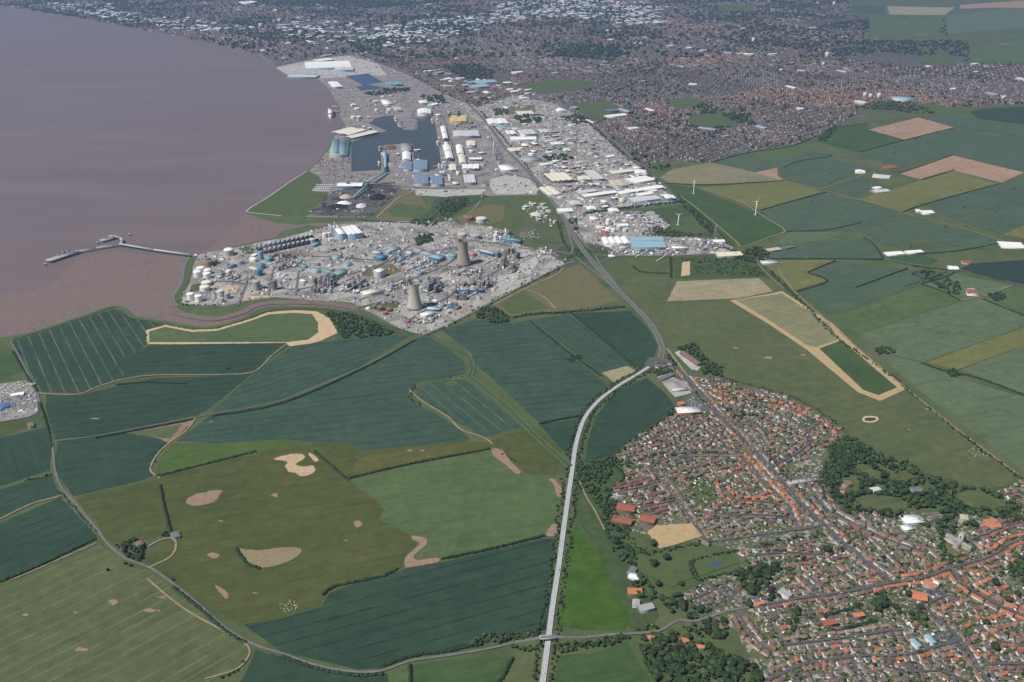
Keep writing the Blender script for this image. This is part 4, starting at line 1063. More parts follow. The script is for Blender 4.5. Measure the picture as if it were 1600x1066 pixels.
# garden sheds, garages and conservatories between the houses
sh = []
for poly, row, kind, mixname, step, words_ in QUARTERS:
    PW = W(poly); a = wang(*row)
    q = scatter(PW, 40)
    gap = road_gap(q[:, 0], q[:, 1]) if len(q) else []
    for (x, y), gp in zip(q, gap):
        if gp > 2.5 and free(x, y, 1.2):
            take(x, y, 1.5)
            c = [(0.5, 0.5, 0.48), (0.2, 0.12, 0.08), (0.34, 0.33, 0.32), (0.12, 0.11, 0.1), (0.72, 0.72, 0.7), (0.3, 0.13, 0.08)][int(rng.integers(6))]
            s = rng.uniform(2.2, 5.5)
            sh.append((x, y, a + (math.pi / 2) * int(rng.integers(2)), s, s * rng.uniform(0.5, 0.8), 2.1, 0.5, np.array(c), np.array((0.45, 0.4, 0.35)) * rng.uniform(0.5, 1.3)))
stuff_houses('garden_outbuildings', sh, 'small sheds and garages in the town gardens')
print('houses', len(HOUSES), 'sheds', len(sh))

# ================================================================== trees, hedges and woods
def ico(sub):
    t = (1 + 5 ** 0.5) / 2
    V = [np.array(v, float) for v in ((-1, t, 0), (1, t, 0), (-1, -t, 0), (1, -t, 0), (0, -1, t), (0, 1, t), (0, -1, -t), (0, 1, -t), (t, 0, -1), (t, 0, 1), (-t, 0, -1), (-t, 0, 1))]
    V = [v / np.linalg.norm(v) for v in V]
    F = [(0, 11, 5), (0, 5, 1), (0, 1, 7), (0, 7, 10), (0, 10, 11), (1, 5, 9), (5, 11, 4), (11, 10, 2), (10, 7, 6), (7, 1, 8), (3, 9, 4), (3, 4, 2), (3, 2, 6), (3, 6, 8), (3, 8, 9), (4, 9, 5), (2, 4, 11), (6, 2, 10), (8, 6, 7), (9, 8, 1)]
    for _ in range(sub):
        mid, G = {}, []
        def m(a, b):
            k = (min(a, b), max(a, b))
            if k not in mid:
                v = V[a] + V[b]; V.append(v / np.linalg.norm(v)); mid[k] = len(V) - 1
            return mid[k]
        for a, b, c in F:
            x, y, z = m(a, b), m(b, c), m(c, a)
            G += [(a, x, z), (b, y, x), (c, z, y), (x, y, z)]
        F = G
    return np.array(V), F
I0, I1, I2 = ico(0), ico(1), ico(2)
def clump(seed, lobes, sub, leaves, tall=1.0):
    """a leafy crown of unit radius: uneven lobes of foliage with loose leaf sprays breaking the outline; returns verts, faces, shade per face"""
    r = np.random.default_rng(seed)
    base = (I0, I1, I2)[sub]
    V, F, S, n = [], [], [], 0
    cs = []
    for k in range(lobes):
        d = r.normal(size=3); d /= np.linalg.norm(d)
        c = d * r.uniform(0.25, 0.62) if lobes > 1 else d * 0
        c[2] = abs(c[2]) * tall * 0.8 - 0.15
        s = r.uniform(0.38, 0.62) if lobes > 1 else 0.9
        cs.append((c, s))
        jig = 1 + r.normal(0, 0.17, len(base[0]))
        v = base[0] * s * jig[:, None] * np.array([1, 1, 0.85 * tall]) + c
        V.append(v); F += [tuple(i + n for i in f) for f in base[1]]
        sh = r.uniform(0.8, 1.2)
        S += list(sh * r.uniform(0.72, 1.28, len(base[1])))
        n += len(v)
    for k in range(leaves):
        c, s = cs[int(r.integers(len(cs)))]
        d = r.normal(size=3); d /= np.linalg.norm(d)
        p = c + d * s * r.uniform(0.95, 1.28) * np.array([1, 1, 0.9 * tall])
        e = r.normal(size=(2, 3)); e = e / np.linalg.norm(e, axis=1)[:, None] * r.uniform(0.06, 0.13)
        V.append(np.array([p - e[0], p + e[1] * 0.8, p + e[0], p - e[1] * 0.8])); F.append((n, n + 1, n + 2, n + 3)); n += 4
        S.append(r.uniform(0.75, 1.45))
    V = np.concatenate(V)
    V[:, 2] -= V[:, 2].min()
    return V, F, np.array(S)
CROWNS = [clump(3 + k, 9, 1, 150, (0.9, 1.0, 1.25, 0.8)[k]) for k in range(4)]
MIDC = [clump(31 + k, 4, 0, 18, (0.9, 1.1, 1.0)[k]) for k in range(3)]
FARC = [clump(61 + k, 1, 0, 0) for k in range(3)]
LEAFC = {'dark': (0.026, 0.048, 0.018), 'mid': (0.038, 0.066, 0.022), 'pale': (0.062, 0.09, 0.03), 'copper': (0.03, 0.018, 0.018), 'fresh': (0.075, 0.105, 0.034)}
TREES = []          # x, y, radius, height, leaf, words
def add_tree(x, y, r, h, leaf, words_):
    TREES.append((x, y, r, h, leaf, words_))
def leafpick():
    return ('dark', 'mid', 'pale', 'dark', 'mid', 'copper')[int(rng.choice(6, p=[.34, .3, .1, .12, .115, .025]))]
def wood(poly, words_, per_ha=110, rmin=3.2, rmax=6.2, leaf=None, skip=()):
    PW = W(poly)
    q = scatter(PW, per_ha * 1.5)
    sk = [W(s) for s in skip]
    gp = road_gap(q[:, 0], q[:, 1])
    for (x, y), gg in zip(q, gp):
        if gg < 1.5 or any(inside(s, [x], [y])[0] for s in sk):
            continue
        r = rng.uniform(rmin, rmax) * 1.3
        add_tree(x, y, r, r * rng.uniform(1.5, 2.1), leaf or leafpick(), words_)
def belt(pts, width, words_, gap=6.0, rmin=2.6, rmax=5.0, off=0.0, sm=4, leaf=None):
    P, h = along(W(smooth(pts, sm)), gap)
    keep = []
    for (x, y), a in zip(P, h):
        for k in range(max(1, int(width // 9))):
            d = off + rng.uniform(-width / 2, width / 2)
            keep.append((x - math.sin(a) * d + rng.normal(0, 1.2), y + math.cos(a) * d + rng.normal(0, 1.2)))
    q = np.array(keep)
    gp = road_gap(q[:, 0], q[:, 1])
    for (x, y), gg in zip(q, gp):
        if gg > 1.0:
            r = rng.uniform(rmin, rmax) * 1.25
            add_tree(x, y, r, r * rng.uniform(1.5, 2.2), leaf or leafpick(), words_)
def lone(x, y, r, words_, leaf='dark', hk=1.9):
    X, Y = at(x, y)
    r *= 1.4
    add_tree(X, Y, r, r * hk, leaf, words_)
# woods
wood([(1005, 1000), (1040, 985), (1100, 1008), (1150, 1030), (1190, 1050), (1195, 1110), (1030, 1110), (1012, 1050)], 'in the wood at the edge of the southern estate', 120)
wood([(985, 985), (1015, 975), (1045, 985), (1005, 1005)], 'beside the lane east of the flyover', 70, 2.5, 5)
wood([(1030, 935), (1060, 925), (1085, 945), (1110, 955), (1075, 968), (1050, 960)], 'among the farm buildings west of the town', 60)
wood([(1085, 965), (1120, 960), (1140, 985), (1130, 1010), (1095, 1000), (1060, 985)], 'in the gardens of the old farm', 55)
wood([(1145, 893), (1215, 882), (1225, 892), (1188, 908), (1186, 928), (1172, 932), (1155, 912)], 'in the wood round the big white house', 120)
wood([(1195, 925), (1215, 918), (1222, 932), (1205, 942)], 'in the wood round the big white house', 80)
wood([(905, 722), (962, 716), (955, 742), (930, 775), (905, 765), (900, 740)], 'in the thicket beside the bypass', 95, 2.8, 5)
wood([(925, 770), (950, 765), (965, 800), (985, 850), (1000, 880), (985, 892), (960, 868), (940, 820)], 'in the belt between the marshy field and the town', 80, 2.8, 5.4)
wood([(985, 900), (1010, 900), (1030, 930), (1010, 945), (992, 925)], 'behind the long farm sheds', 60)
wood([(1297, 700), (1318, 684), (1345, 690), (1372, 712), (1416, 722), (1440, 742), (1500, 760), (1560, 772), (1620, 812), (1600, 825), (1540, 805), (1480, 815), (1460, 800), (1430, 812), (1400, 812), (1345, 800), (1320, 805), (1298, 780), (1290, 750), (1300, 735)],
     'in the large wood between the pasture and the school', 105, 3.4, 6.6, skip=CLEAR + [[(1408, 795), (1470, 795), (1470, 828), (1410, 826)], [(1312, 745), (1340, 745), (1345, 770), (1312, 772)], [(1362, 758), (1382, 756), (1384, 772), (1362, 772)], [(1425, 758), (1450, 756), (1452, 772), (1428, 772)]])
wood([(1295, 705), (1318, 690), (1340, 702), (1332, 722), (1318, 738), (1300, 742)], 'in the dense corner of the large wood', 130, 4, 6.8)
wood([(1430, 815), (1480, 812), (1495, 820), (1490, 835), (1470, 838)], 'between the school and the church', 100)
wood([(1462, 868), (1475, 860), (1490, 872), (1508, 868), (1512, 875), (1495, 884), (1475, 878)], 'in the churchyard', 190, 3, 4.8)
wood([(1468, 842), (1476, 838), (1478, 858), (1468, 862)], 'in the churchyard', 150, 3, 4.6)
wood([(1575, 880), (1600, 868), (1660, 880), (1660, 920), (1600, 912), (1582, 902)], 'in the garden wood beyond the high street', 100)
wood([(1365, 930), (1382, 925), (1385, 945), (1378, 965), (1360, 965)], 'in the large gardens south of the market', 110)
wood([(1418, 955), (1440, 952), (1455, 975), (1430, 985)], 'in the large gardens south of the market', 100)
wood([(1395, 945), (1415, 945), (1415, 962), (1395, 965)], 'in the large gardens south of the market', 40)
wood([(1180, 905), (1200, 890), (1212, 905), (1195, 918)], 'in the wood round the big white house', 60)
wood([(1230, 958), (1245, 950), (1250, 985), (1235, 990)], 'in the back gardens of the southern estate', 90)
wood([(510, 489), (545, 491), (585, 505), (615, 521), (600, 527), (536, 529), (525, 515)], 'in the wood beside the muddy creek', 75, 3, 5.5)
wood([(738, 488), (765, 480), (790, 489), (797, 503), (770, 506), (745, 498)], 'in the copse below the chemical works', 110, 3.5, 6)
wood([(648, 375), (660, 367), (675, 367), (677, 377), (652, 384)], 'in the square copse inside the chemical works', 110, 4, 6.5)
wood([(1058, 545), (1085, 536), (1100, 558), (1128, 574), (1130, 590), (1100, 586), (1090, 568)], 'behind the roadhouse', 110, 3.2, 5.6)
wood([(1036, 545), (1046, 552), (1062, 575), (1050, 575)], 'between the roundabout and the roadhouse', 60, 2, 4)
wood([(1018, 580), (1045, 574), (1052, 582), (1030, 592)], 'in the thicket beside the roundabout', 100, 2.5, 4.5)
wood([(190, 852), (212, 842), (226, 855), (222, 875), (210, 890), (196, 885)], 'round the farmhouse on the bend of the lane', 130, 3.5, 5.6, 'dark')
wood([(252, 832), (262, 828), (266, 838), (256, 842)], 'beside the farm cottage', 160, 3, 4.4, 'dark')
wood([(1420, 428), (1450, 422), (1500, 445), (1500, 462), (1480, 460), (1450, 440)], 'round the lone farm among the eastern fields', 45, 3, 6)
wood([(1542, 460), (1560, 456), (1572, 466), (1555, 472)], 'in the round copse by the lone farm', 110, 3, 5.5)
wood([(1366, 546), (1378, 541), (1398, 548), (1396, 554), (1372, 555)], 'in the small copse amid the crops', 130, 3, 5)
wood([(1478, 580), (1490, 577), (1500, 586), (1488, 592)], 'in the pond copse amid the crops', 150, 3, 5)
wood([(885, 560), (905, 553), (910, 560), (892, 568)], 'in the pond copse of the teal field', 150, 2.5, 4.5)
wood([(885, 345), (900, 342), (905, 360), (892, 362)], 'beside the interchange', 100, 3, 5.5)
wood([(895, 388), (905, 385), (925, 392), (922, 402), (900, 402)], 'inside the interchange', 50, 2.5, 4)
wood([(1150, 398), (1180, 385), (1200, 392), (1202, 408), (1180, 412), (1150, 405)], 'at the lane corner by the turf farm', 70, 3, 6)
wood([(1060, 405), (1140, 402), (1180, 415), (1200, 432), (1150, 430), (1090, 428), (1080, 412)], 'in the scrub reserve', 26, 2, 4)
wood([(1010, 360), (1030, 352), (1060, 362), (1110, 368), (1050, 372), (1000, 368)], 'in the scrub beside the treatment works', 50, 2.5, 4.5)
wood([(1062, 312), (1076, 322), (1118, 358), (1112, 366), (1090, 348), (1068, 326)], 'in the scrub belt beside the turf field', 70, 2.5, 4.5)
wood([(680, 325), (700, 312), (735, 310), (725, 326), (700, 340), (690, 338)], 'in the creek thicket by the docks', 50, 2.5, 5)
wood([(645, 345), (672, 340), (690, 350), (665, 356)], 'in the creek thicket by the docks', 40, 2.5, 4.5)
wood([(960, 722), (1000, 712), (1060, 706), (1100, 704), (1150, 708), (1155, 712), (1090, 712), (1020, 716), (975, 732)], 'in the belt between the two western estates', 120, 2.5, 4.6)
wood([(1185, 852), (1240, 838), (1285, 830), (1290, 838), (1220, 852), (1190, 862)], 'on the wide verge', 45, 2.5, 5)
wood([(1190, 700), (1215, 705), (1222, 722), (1205, 728)], 'beside the long straight road', 55, 2.5, 4.5)
wood([(1285, 725), (1300, 720), (1305, 775), (1290, 790), (1278, 760)], 'at the western tip of the large wood', 85, 3, 5.5)
wood([(1310, 852), (1325, 845), (1330, 858), (1315, 862)], 'at the bend of the long straight road', 130, 3, 5)
wood([(1130, 640), (1158, 640), (1162, 655), (1140, 655)], 'in the northern estate', 60, 3, 5)
wood([(1240, 868), (1270, 872), (1275, 882), (1245, 885)], 'behind the close', 80, 3, 4.5)
# belts
belt(BYPASS[1:], 12, 'planted along the bypass', 6.0, 2.0, 3.8, 15)
belt(BYPASS[1:], 12, 'planted along the bypass', 6.0, 2.0, 3.8, -15)
belt([(870, 1016), (900, 1010), (950, 1004), (985, 992)], 18, 'on the flyover embankment', 4, 2.5, 4.6)
belt([(740, 1004), (790, 996), (845, 994)], 22, 'on the flyover embankment', 4, 2.5, 4.6)
belt([(800, 1016), (845, 1012)], 14, 'on the flyover embankment', 4, 2.5, 4)
belt([(895, 410), (862, 428), (800, 459), (740, 492), (700, 512), (665, 528)], 14, 'in the belt along the edge of the works', 5, 2.5, 4.8, -12)
belt([(800, 497), (840, 491), (885, 489)], 12, 'in the belt above the teal fields', 4.5, 3, 4.6)
belt([(885, 489), (930, 485), (975, 480)], 12, 'in the belt above the teal fields', 4.5, 3, 4.6)
belt([(1056, 641), (1022, 668), (986, 691), (952, 718), (915, 738)], 16, 'in the belt beside the western estate', 5, 2.6, 4.6)
belt([(1200, 425), (1250, 475), (1310, 535), (1352, 562), (1410, 607), (1500, 682), (1592, 750)], 12, 'along the old railway line', 6, 2, 4.2, 9)
belt([(1128, 592), (1190, 607), (1240, 622), (1290, 650), (1318, 672)], 8, 'behind the last houses by the pasture', 9, 2, 3.6)
belt([(1002, 262), (1030, 290), (1062, 318)], 14, 'between the trading estate and the fields', 7, 3, 5)
belt([(905, 178), (945, 215), (985, 252)], 16, 'between the car storage park and the suburb', 7, 3, 5)
belt([(915, 334), (960, 328), (1010, 322), (1068, 316)], 20, 'in the thick belt beside the treatment works', 5, 3, 5)
belt([(878, 303), (900, 296), (915, 291), (960, 294), (985, 290), (1018, 282)], 8, 'along the drain in the trading estate', 7, 2.5, 4)
belt([(755, 175), (790, 215), (820, 250), (845, 285)], 12, 'along the trunk road', 7, 2.5, 4.5, -16)
belt([(890, 410), (905, 398), (890, 380), (880, 345)], 10, 'along the trunk road', 8, 2.5, 4.2, 24)
belt([(1216, 734), (1246, 768), (1282, 806), (1304, 828)], 10, 'along the east side of the long straight road', 8, 2.2, 4.2, 4)
belt([(1090, 612), (1120, 640), (1148, 668), (1170, 690)], 8, 'along the straight road by the northern estate', 11, 2.0, 3.6, -12)
belt([(1105, 378), (1150, 395)], 12, 'at the substation edge', 6, 3, 5)
belt([(1048, 402), (1049, 436)], 8, 'in the clipped windbreak', 4, 2.5, 3.2, leaf='dark')
belt([(990, 416), (1000, 425), (1045, 428)], 8, 'in the clipped windbreak', 4, 2.5, 3.2, leaf='dark')
belt([(80, 742), (60, 748), (40, 752)], 6, 'in the hedgerow by the lane', 6, 2, 3.5, leaf='dark')
belt([(92, 768), (112, 790), (135, 815), (150, 832)], 4, 'in the hedgerow by the lane', 8, 1.5, 2.8)
belt([(396, 1018), (370, 1048), (345, 1060)], 8, 'in the overgrown corner by the lane', 6, 2, 3.8)
belt([(785, 708), (800, 718), (808, 725)], 12, 'on the track bend by the bare strip', 6, 1.6, 2.8)
belt([(638, 612), (650, 605), (640, 622), (660, 634)], 8, 'on the bank of the looping field', 6, 1.8, 3)
belt([(700, 592), (735, 595), (800, 648), (840, 685), (872, 715)], 8, 'along the drain', 16, 1.6, 2.8, 6)
belt([(1155, 860), (1120, 868), (1080, 880), (1085, 905), (1105, 905), (1145, 895)], 8, 'round the cricket field', 7, 2.5, 4.4)
belt([(975, 832), (1005, 866), (1030, 862), (1070, 855), (1105, 848)], 9, 'round the hay field', 6, 2.2, 4)
belt([(985, 866), (1010, 862)], 12, 'round the hay field', 6, 2.5, 4.4)
belt([(282, 476), (300, 478), (330, 478), (345, 477)], 6, 'at the foot of the tank farm', 9, 2.8, 4, leaf='dark')
belt([(1480, 425), (1440, 440), (1415, 448)], 5, 'in the hedge by the lone farm', 9, 2, 3.5)
for x, y, r, w_, lf in ((168, 893, 3.6, 'standing alone in the striped field', 'dark'), (270, 908, 3.6, 'standing alone beside the bending lane', 'dark'), (213, 852, 3.0, 'beside the farmhouse gate', 'copper'), (182, 853, 2.6, 'on the verge before the farmhouse', 'dark'), (186, 856, 2.4, 'on the verge before the farmhouse', 'dark'),
                        (243, 722, 2.6, 'standing alone beside the rutted track', 'dark'), (544, 751, 2.6, 'standing at the corner of three fields', 'dark'), (357, 577, 3.2, 'standing alone on the field track', 'dark'), (1040, 875, 6.0, 'standing alone on the common', 'dark'), (1022, 885, 7.0, 'in the round clump on the common', 'dark'), (1018, 880, 5.0, 'in the round clump on the common', 'dark'),
                        (1028, 915, 5.5, 'standing by the farm drive', 'dark'), (1065, 914, 4.5, 'standing alone at the green edge', 'dark'), (1021, 853, 6.5, 'standing alone between the green and the hay field', 'dark'), (1170, 948, 6.5, 'beside the lane to the farm', 'dark'), (1205, 925, 6.0, 'purple-leaved beside the big white house', 'copper'),
                        (1521, 822, 7.5, 'domed, on the green above the church', 'dark'), (1508, 822, 5.0, 'on the green above the church', 'mid'), (1566, 640, 0.1, '', ''), (1378, 940, 6.5, 'beside the market lane', 'dark'), (1418, 932, 5.5, 'behind the red-roofed hall', 'dark'), (1554, 913, 7.0, 'in the high street gardens', 'dark'), (1555, 1015, 7.0, 'behind the curved close', 'dark'),
                        (1540, 978, 5.5, 'beside the high street car park', 'dark'), (1408, 862, 4.0, 'purple-leaved behind the terraces', 'copper'), (1425, 775, 5.0, 'beside the house in the wood', 'dark'), (1575, 940, 6.0, 'in the high street gardens', 'mid'), (1590, 932, 6.0, 'in the high street gardens', 'dark'), (1438, 1022, 4.0, 'on the verge of the sweeping bend', 'dark'),
                        (1290, 964, 4.5, 'purple-leaved beside the villa', 'copper'), (1160, 648, 6.5, 'large, in the northern estate', 'dark'), (1225, 672, 3.5, 'standing alone in the northern estate', 'mid'), (1292, 865, 7.0, 'large, at the road fork', 'dark'), (1545, 1058, 4, 'purple-leaved at the roadside', 'copper'), (1381, 690, 0.1, '', '')):
    if r > 1:
        lone(x, y, r, w_, lf)
# garden trees through the town
for poly, row, kind, mixname, step, words_ in QUARTERS:
    PW = W(poly)
    q = scatter(PW, 115)
    gp = road_gap(q[:, 0], q[:, 1])
    for (x, y), gg in zip(q, gp):
        r = float(np.clip(rng.lognormal(0.86, 0.42), 1.2, 6.0))
        if gg > 0.6 and free(x, y, r * 0.3):
            take(x, y, r * 0.6)
            add_tree(x, y, r, r * rng.uniform(1.4, 2.2), ('fresh', 'pale', 'mid', 'dark', 'copper')[int(rng.choice(5, p=[.3, .22, .26, .19, .03]))], 'in a garden of ' + words_)
# the 300 that show largest are trees of their own, the rest are joined
order_t = sorted(range(len(TREES)), key=lambda i: -shows(TREES[i][0], TREES[i][1], TREES[i][2]))
_cm = {}
def crown_mesh(k, leaf):
    if (k, leaf) not in _cm:
        V, F, S = CROWNS[k]
        C = np.array(LEAFC[leaf])[None] * S[:, None]
        _cm[(k, leaf)] = raw_mesh('crown', V, np.array([j for f in F for j in f]), np.array([len(f) for f in F]), C, M_LEAF)
    return _cm[(k, leaf)]
tm = MB()
tm.rings(0, 0, [(0.16, -0.3), (0.11, 0.25), (0.07, 0.75)], (0.09, 0.07, 0.05), 7)
for k in range(4):
    a = k * 1.7
    tm.bar((0, 0, 0.45 + 0.05 * k), (0.38 * math.cos(a), 0.38 * math.sin(a), 0.95), 0.035, (0.09, 0.07, 0.05), 5)
TRUNK_MESH = tm.mesh('trunk', M_BARK)
SHAPE = ('broad', 'round', 'tall', 'spreading')
TONE = {'fresh': 'fresh green', 'dark': 'dark green', 'mid': 'mid green', 'pale': 'pale green', 'copper': 'copper-leaved'}
for n, i in enumerate(order_t[:300]):
    x, y, r, h, leaf, words_ = TREES[i]
    k = int(rng.integers(4))
    big = 'large' if r > 7 else ('medium' if r > 5.2 else 'small')
    lab = f"{big} {SHAPE[k]} {TONE[leaf]} tree {words_}"
    if h / r > 1.8 and len(lab.split()) < 16:
        lab = lab.replace(' tree ', ' high-crowned tree ')
    t = thing('broadleaf_tree', lab, 'tree', (x, y, 0), rng.uniform(0, 6.28), 'trees of the near countryside and town')
    t.scale = (r, r, h / 2.0)
    link('trunk', TRUNK_MESH, t)
    link('crown', crown_mesh(k, leaf), t, (0, 0, 0.35))
rest = [TREES[i] for i in order_t[300:]]
def joined_trees(name, lst, tmpl, label, variants=3):
    L = len(lst)
    idx = rng.integers(0, variants, L)
    Vs, Ls, Ns, Cs, nv = [], [], [], [], 0
    for v in range(variants):
        sel = [lst[i] for i in np.nonzero(idx == v)[0]]
        if not sel:
            continue
        V, F, S = tmpl[v]
        A = np.array([(s[0], s[1], s[2], s[3]) for s in sel])
        N = len(A)
        rot = rng.uniform(0, 6.28, N)
        sc = np.stack([A[:, 2] * rng.uniform(.9, 1.15, N), A[:, 2] * rng.uniform(.9, 1.15, N), A[:, 3] / 1.7], 1)
        ca, sa = np.cos(rot)[:, None], np.sin(rot)[:, None]
        q = V[None] * sc[:, None, :]
        O = np.stack([q[..., 0] * ca - q[..., 1] * sa + A[:, 0:1], q[..., 0] * sa + q[..., 1] * ca + A[:, 1:2], q[..., 2] + A[:, 3:4] * 0.04], 2)
        fl = np.array([j for f in F for j in f])
        Ls.append((fl[None] + (np.arange(N) * len(V))[:, None]).ravel() + nv)
        Ns.append(np.tile(np.array([len(f) for f in F], np.int32), N))
        col = np.array([LEAFC[s[4]] for s in sel]) * rng.uniform(0.75, 1.25, (N, 1))
        Cs.append((col[:, None, :] * S[None, :, None]).reshape(-1, 3))
        Vs.append(O.reshape(-1, 3)); nv += N * len(V)
    o = link(name, raw_mesh(name, np.concatenate(Vs), np.concatenate(Ls), np.concatenate(Ns), np.concatenate(Cs), M_LEAF))
    return tag(o, label, None, None, 'stuff')
joined_trees('treeline', rest, MIDC, 'mass of smaller trees in woods, belts and gardens')
print('trees', len(TREES))

# ---- hedges: each line of hedge is one leafy body
def hedge(pts, words_, w=3.6, h=5.0, sm=4, leaf='dark', gap=2.3, miss=0.03):
    P, hd = along(W(smooth(pts, sm)), gap * max(1.0, mpp(*pts[0]) / 2.0))
    N = len(P)
    keep = rng.random(N) > miss
    P = P[keep]; N = len(P)
    if N < 2:
        return
    V, F, S = FARC[0]
    o0 = P.mean(0)
    pos = np.column_stack([P - o0 + rng.normal(0, 0.3, (N, 2)), np.full(N, -0.2)])
    s = w * rng.uniform(0.75, 1.3, N)
    scl = np.column_stack([s * 1.1, s * 1.1, h * rng.uniform(0.35, 0.7, N)])
    cols = np.array(LEAFC[leaf])[None, None] * S[None, :, None] * rng.uniform(0.7, 1.3, (N, 1, 1))
    ob = templ_scatter('hedge', M_LEAF, V, F, pos, scl, rng.uniform(0, 6.28, N), cols)
    ob.location = (o0[0], o0[1], 0)
    tag(ob, words_, 'hedge', 'field hedges')
for pts, words_ in (
    ([(650, 531), (560, 580), (440, 631), (332, 651)], 'long dark hedge along the lane up to the cooling towers'),
    ([(302, 656), (230, 670), (150, 685)], 'low hedge along the field road to the coast lane'), ([(182, 602), (230, 598), (290, 600)], 'short hedge stub inside the dark coastal field'),
    ([(250, 760), (256, 790), (262, 815), (266, 830)], 'overgrown hedge above the farm cottage'), ([(505, 930), (520, 918), (555, 910), (600, 900), (620, 890)], 'bushy hedge between the olive meadow and the dark crop'),
    ([(690, 874), (760, 860), (850, 838)], 'thin hedge under the mid-green field'), ([(842, 663), (880, 655), (908, 650)], 'clipped hedge above the small dark field'), ([(0, 910), (60, 885), (150, 842)], 'hedge below the dark field beside the striped field'),
    ([(440, 1026), (500, 1047), (560, 1056), (600, 1054)], 'low hedge on the outer side of the bending lane'), ([(600, 1041), (640, 1027), (700, 1018), (745, 1008)], 'hedge between the lane and the dark crop'), ([(800, 1030), (790, 1050), (775, 1075)], 'scruffy hedge between two paddocks by the flyover'),
    ([(640, 1040), (642, 1070)], 'short hedge beside the paddock gate'), ([(1000, 1008), (1012, 1040), (1025, 1075)], 'hedge at the wood edge of the bright paddock'), ([(545, 748), (620, 730), (700, 714), (765, 702)], 'wispy hedge above the mid-green field'),
    ([(490, 705), (540, 748)], 'thin fence hedge below the sandy scrape'), ([(245, 745), (320, 726), (400, 706)], 'faint hedge across the olive meadow'), ([(370, 858), (385, 880), (405, 889)], 'rushy hedge round the dried pond'),
    ([(1262, 426), (1305, 408)], 'hedge on the upper corner of the yellow field'), ([(1262, 427), (1293, 440), (1245, 456)], 'hedge on the lower corner of the yellow field'), ([(1337, 450), (1375, 436), (1418, 420)], 'dark hedge stub between two teal fields'),
    ([(1440, 444), (1480, 432), (1492, 426)], 'hedge on the road side of the lone farm'), ([(1440, 445), (1470, 455), (1500, 470)], 'hedge on the field side of the lone farm'), ([(1535, 468), (1570, 482), (1610, 498)], 'dark hedge east of the lone farm'),
    ([(1440, 568), (1475, 580), (1530, 592), (1610, 622)], 'dark hedge under the yellow strip field'), ([(1188, 329), (1240, 314), (1290, 301)], 'hedge below the pale yellow field'), ([(1230, 362), (1290, 360), (1330, 352), (1345, 348)], 'hedge below the turbine field'),
    ([(1040, 287), (1110, 289), (1225, 283)], 'hedge below the tan field by the suburb'), ([(1345, 238), (1415, 219), (1492, 200)], 'hedge under the pink-brown field by the city'), ([(1405, 272), (1488, 243)], 'hedge on the upper edge of the large brown field'),
    ([(1440, 281), (1490, 266)], 'hedge inside the corner of the large brown field'), ([(1410, 332), (1450, 318), (1560, 288)], 'hedge below the yellow-green field'), ([(1110, 255), (1165, 240), (1240, 228), (1300, 200)], 'dense hedge along the suburb edge'),
    ([(1225, 262), (1250, 252), (1290, 246), (1300, 242)], 'curving hedge round the teal field by the suburb'), ([(1278, 221), (1300, 202), (1355, 193)], 'hedge round the bright green city-edge field'), ([(1205, 405), (1300, 405), (1380, 406)], 'hedge along the road past the yellow field'),
    ([(1380, 405), (1365, 382), (1350, 372)], 'tall hedge west of the nursery'), ([(1570, 379), (1500, 392), (1430, 398)], 'hedge above the nursery paddocks'), ([(1425, 416), (1500, 425), (1570, 440)], 'roadside hedge by the dark blue-green field'),
    ([(828, 502), (880, 545), (940, 588)], 'thin hedge between the two teal fields'), ([(892, 490), (940, 530), (992, 574)], 'hedge below the upper teal field'), ([(20, 550), (40, 585), (58, 612)], 'roadside hedge along the coast lane'), ([(62, 630), (74, 668), (80, 700)], 'roadside hedge below the caravan yard'),
    ([(270, 918), (310, 950), (350, 985), (385, 1006)], 'low hedge on the striped field side of the lane'), ([(950, 722), (975, 745), (948, 775), (955, 805), (985, 830)], 'garden hedge at the back of the middle estate'), ([(1090, 905), (1078, 878)], 'clipped hedge at the cricket field end'),
    ([(1295, 962), (1330, 952), (1345, 945)], 'tall garden hedge beside the villa lawn'), ([(1250, 1000), (1300, 988), (1370, 970)], 'long clipped hedge behind the gabled pairs'), ([(1060, 306), (1100, 341), (1145, 384)], 'hedge along the turf field track')):
    hedge(pts, words_)

# ================================================================== sheds, warehouses and other big buildings
RC = {'white': (0.78, 0.78, 0.76), 'cream': (0.68, 0.64, 0.52), 'pale grey': (0.52, 0.53, 0.54), 'grey': (0.32, 0.33, 0.34), 'dark grey': (0.15, 0.155, 0.165), 'blue': (0.08, 0.21, 0.33), 'light blue': (0.25, 0.40, 0.47), 'turquoise': (0.15, 0.34, 0.39), 'green': (0.22, 0.40, 0.27), 'solar blue': (0.17, 0.235, 0.33),
      'brown': (0.2, 0.13, 0.1), 'red': (0.38, 0.11, 0.08), 'orange': (0.5, 0.18, 0.08), 'yellow': (0.62, 0.46, 0.2), 'buff': (0.5, 0.44, 0.35), 'sky blue': (0.33, 0.48, 0.62), 'deep blue': (0.06, 0.15, 0.3), 'sea green': (0.18, 0.34, 0.31), 'stone': (0.43, 0.39, 0.32)}
_boxes = []
def rect3(A, B, C, h):
    a, b, c = (np.array(at(*p, h)) for p in (A, B, C))
    e1, e2 = b - a, c - b                       # the longer edge sets the axis
    if np.hypot(*e2) > np.hypot(*e1):
        e1, e2 = e2, e1
    L = float(np.hypot(*e1)); u = e1 / L
    Wd = abs(float(np.dot(e2, np.array([-u[1], u[0]]))))
    return (a + c) / 2, L, max(Wd, 6.0), math.atan2(u[1], u[0])
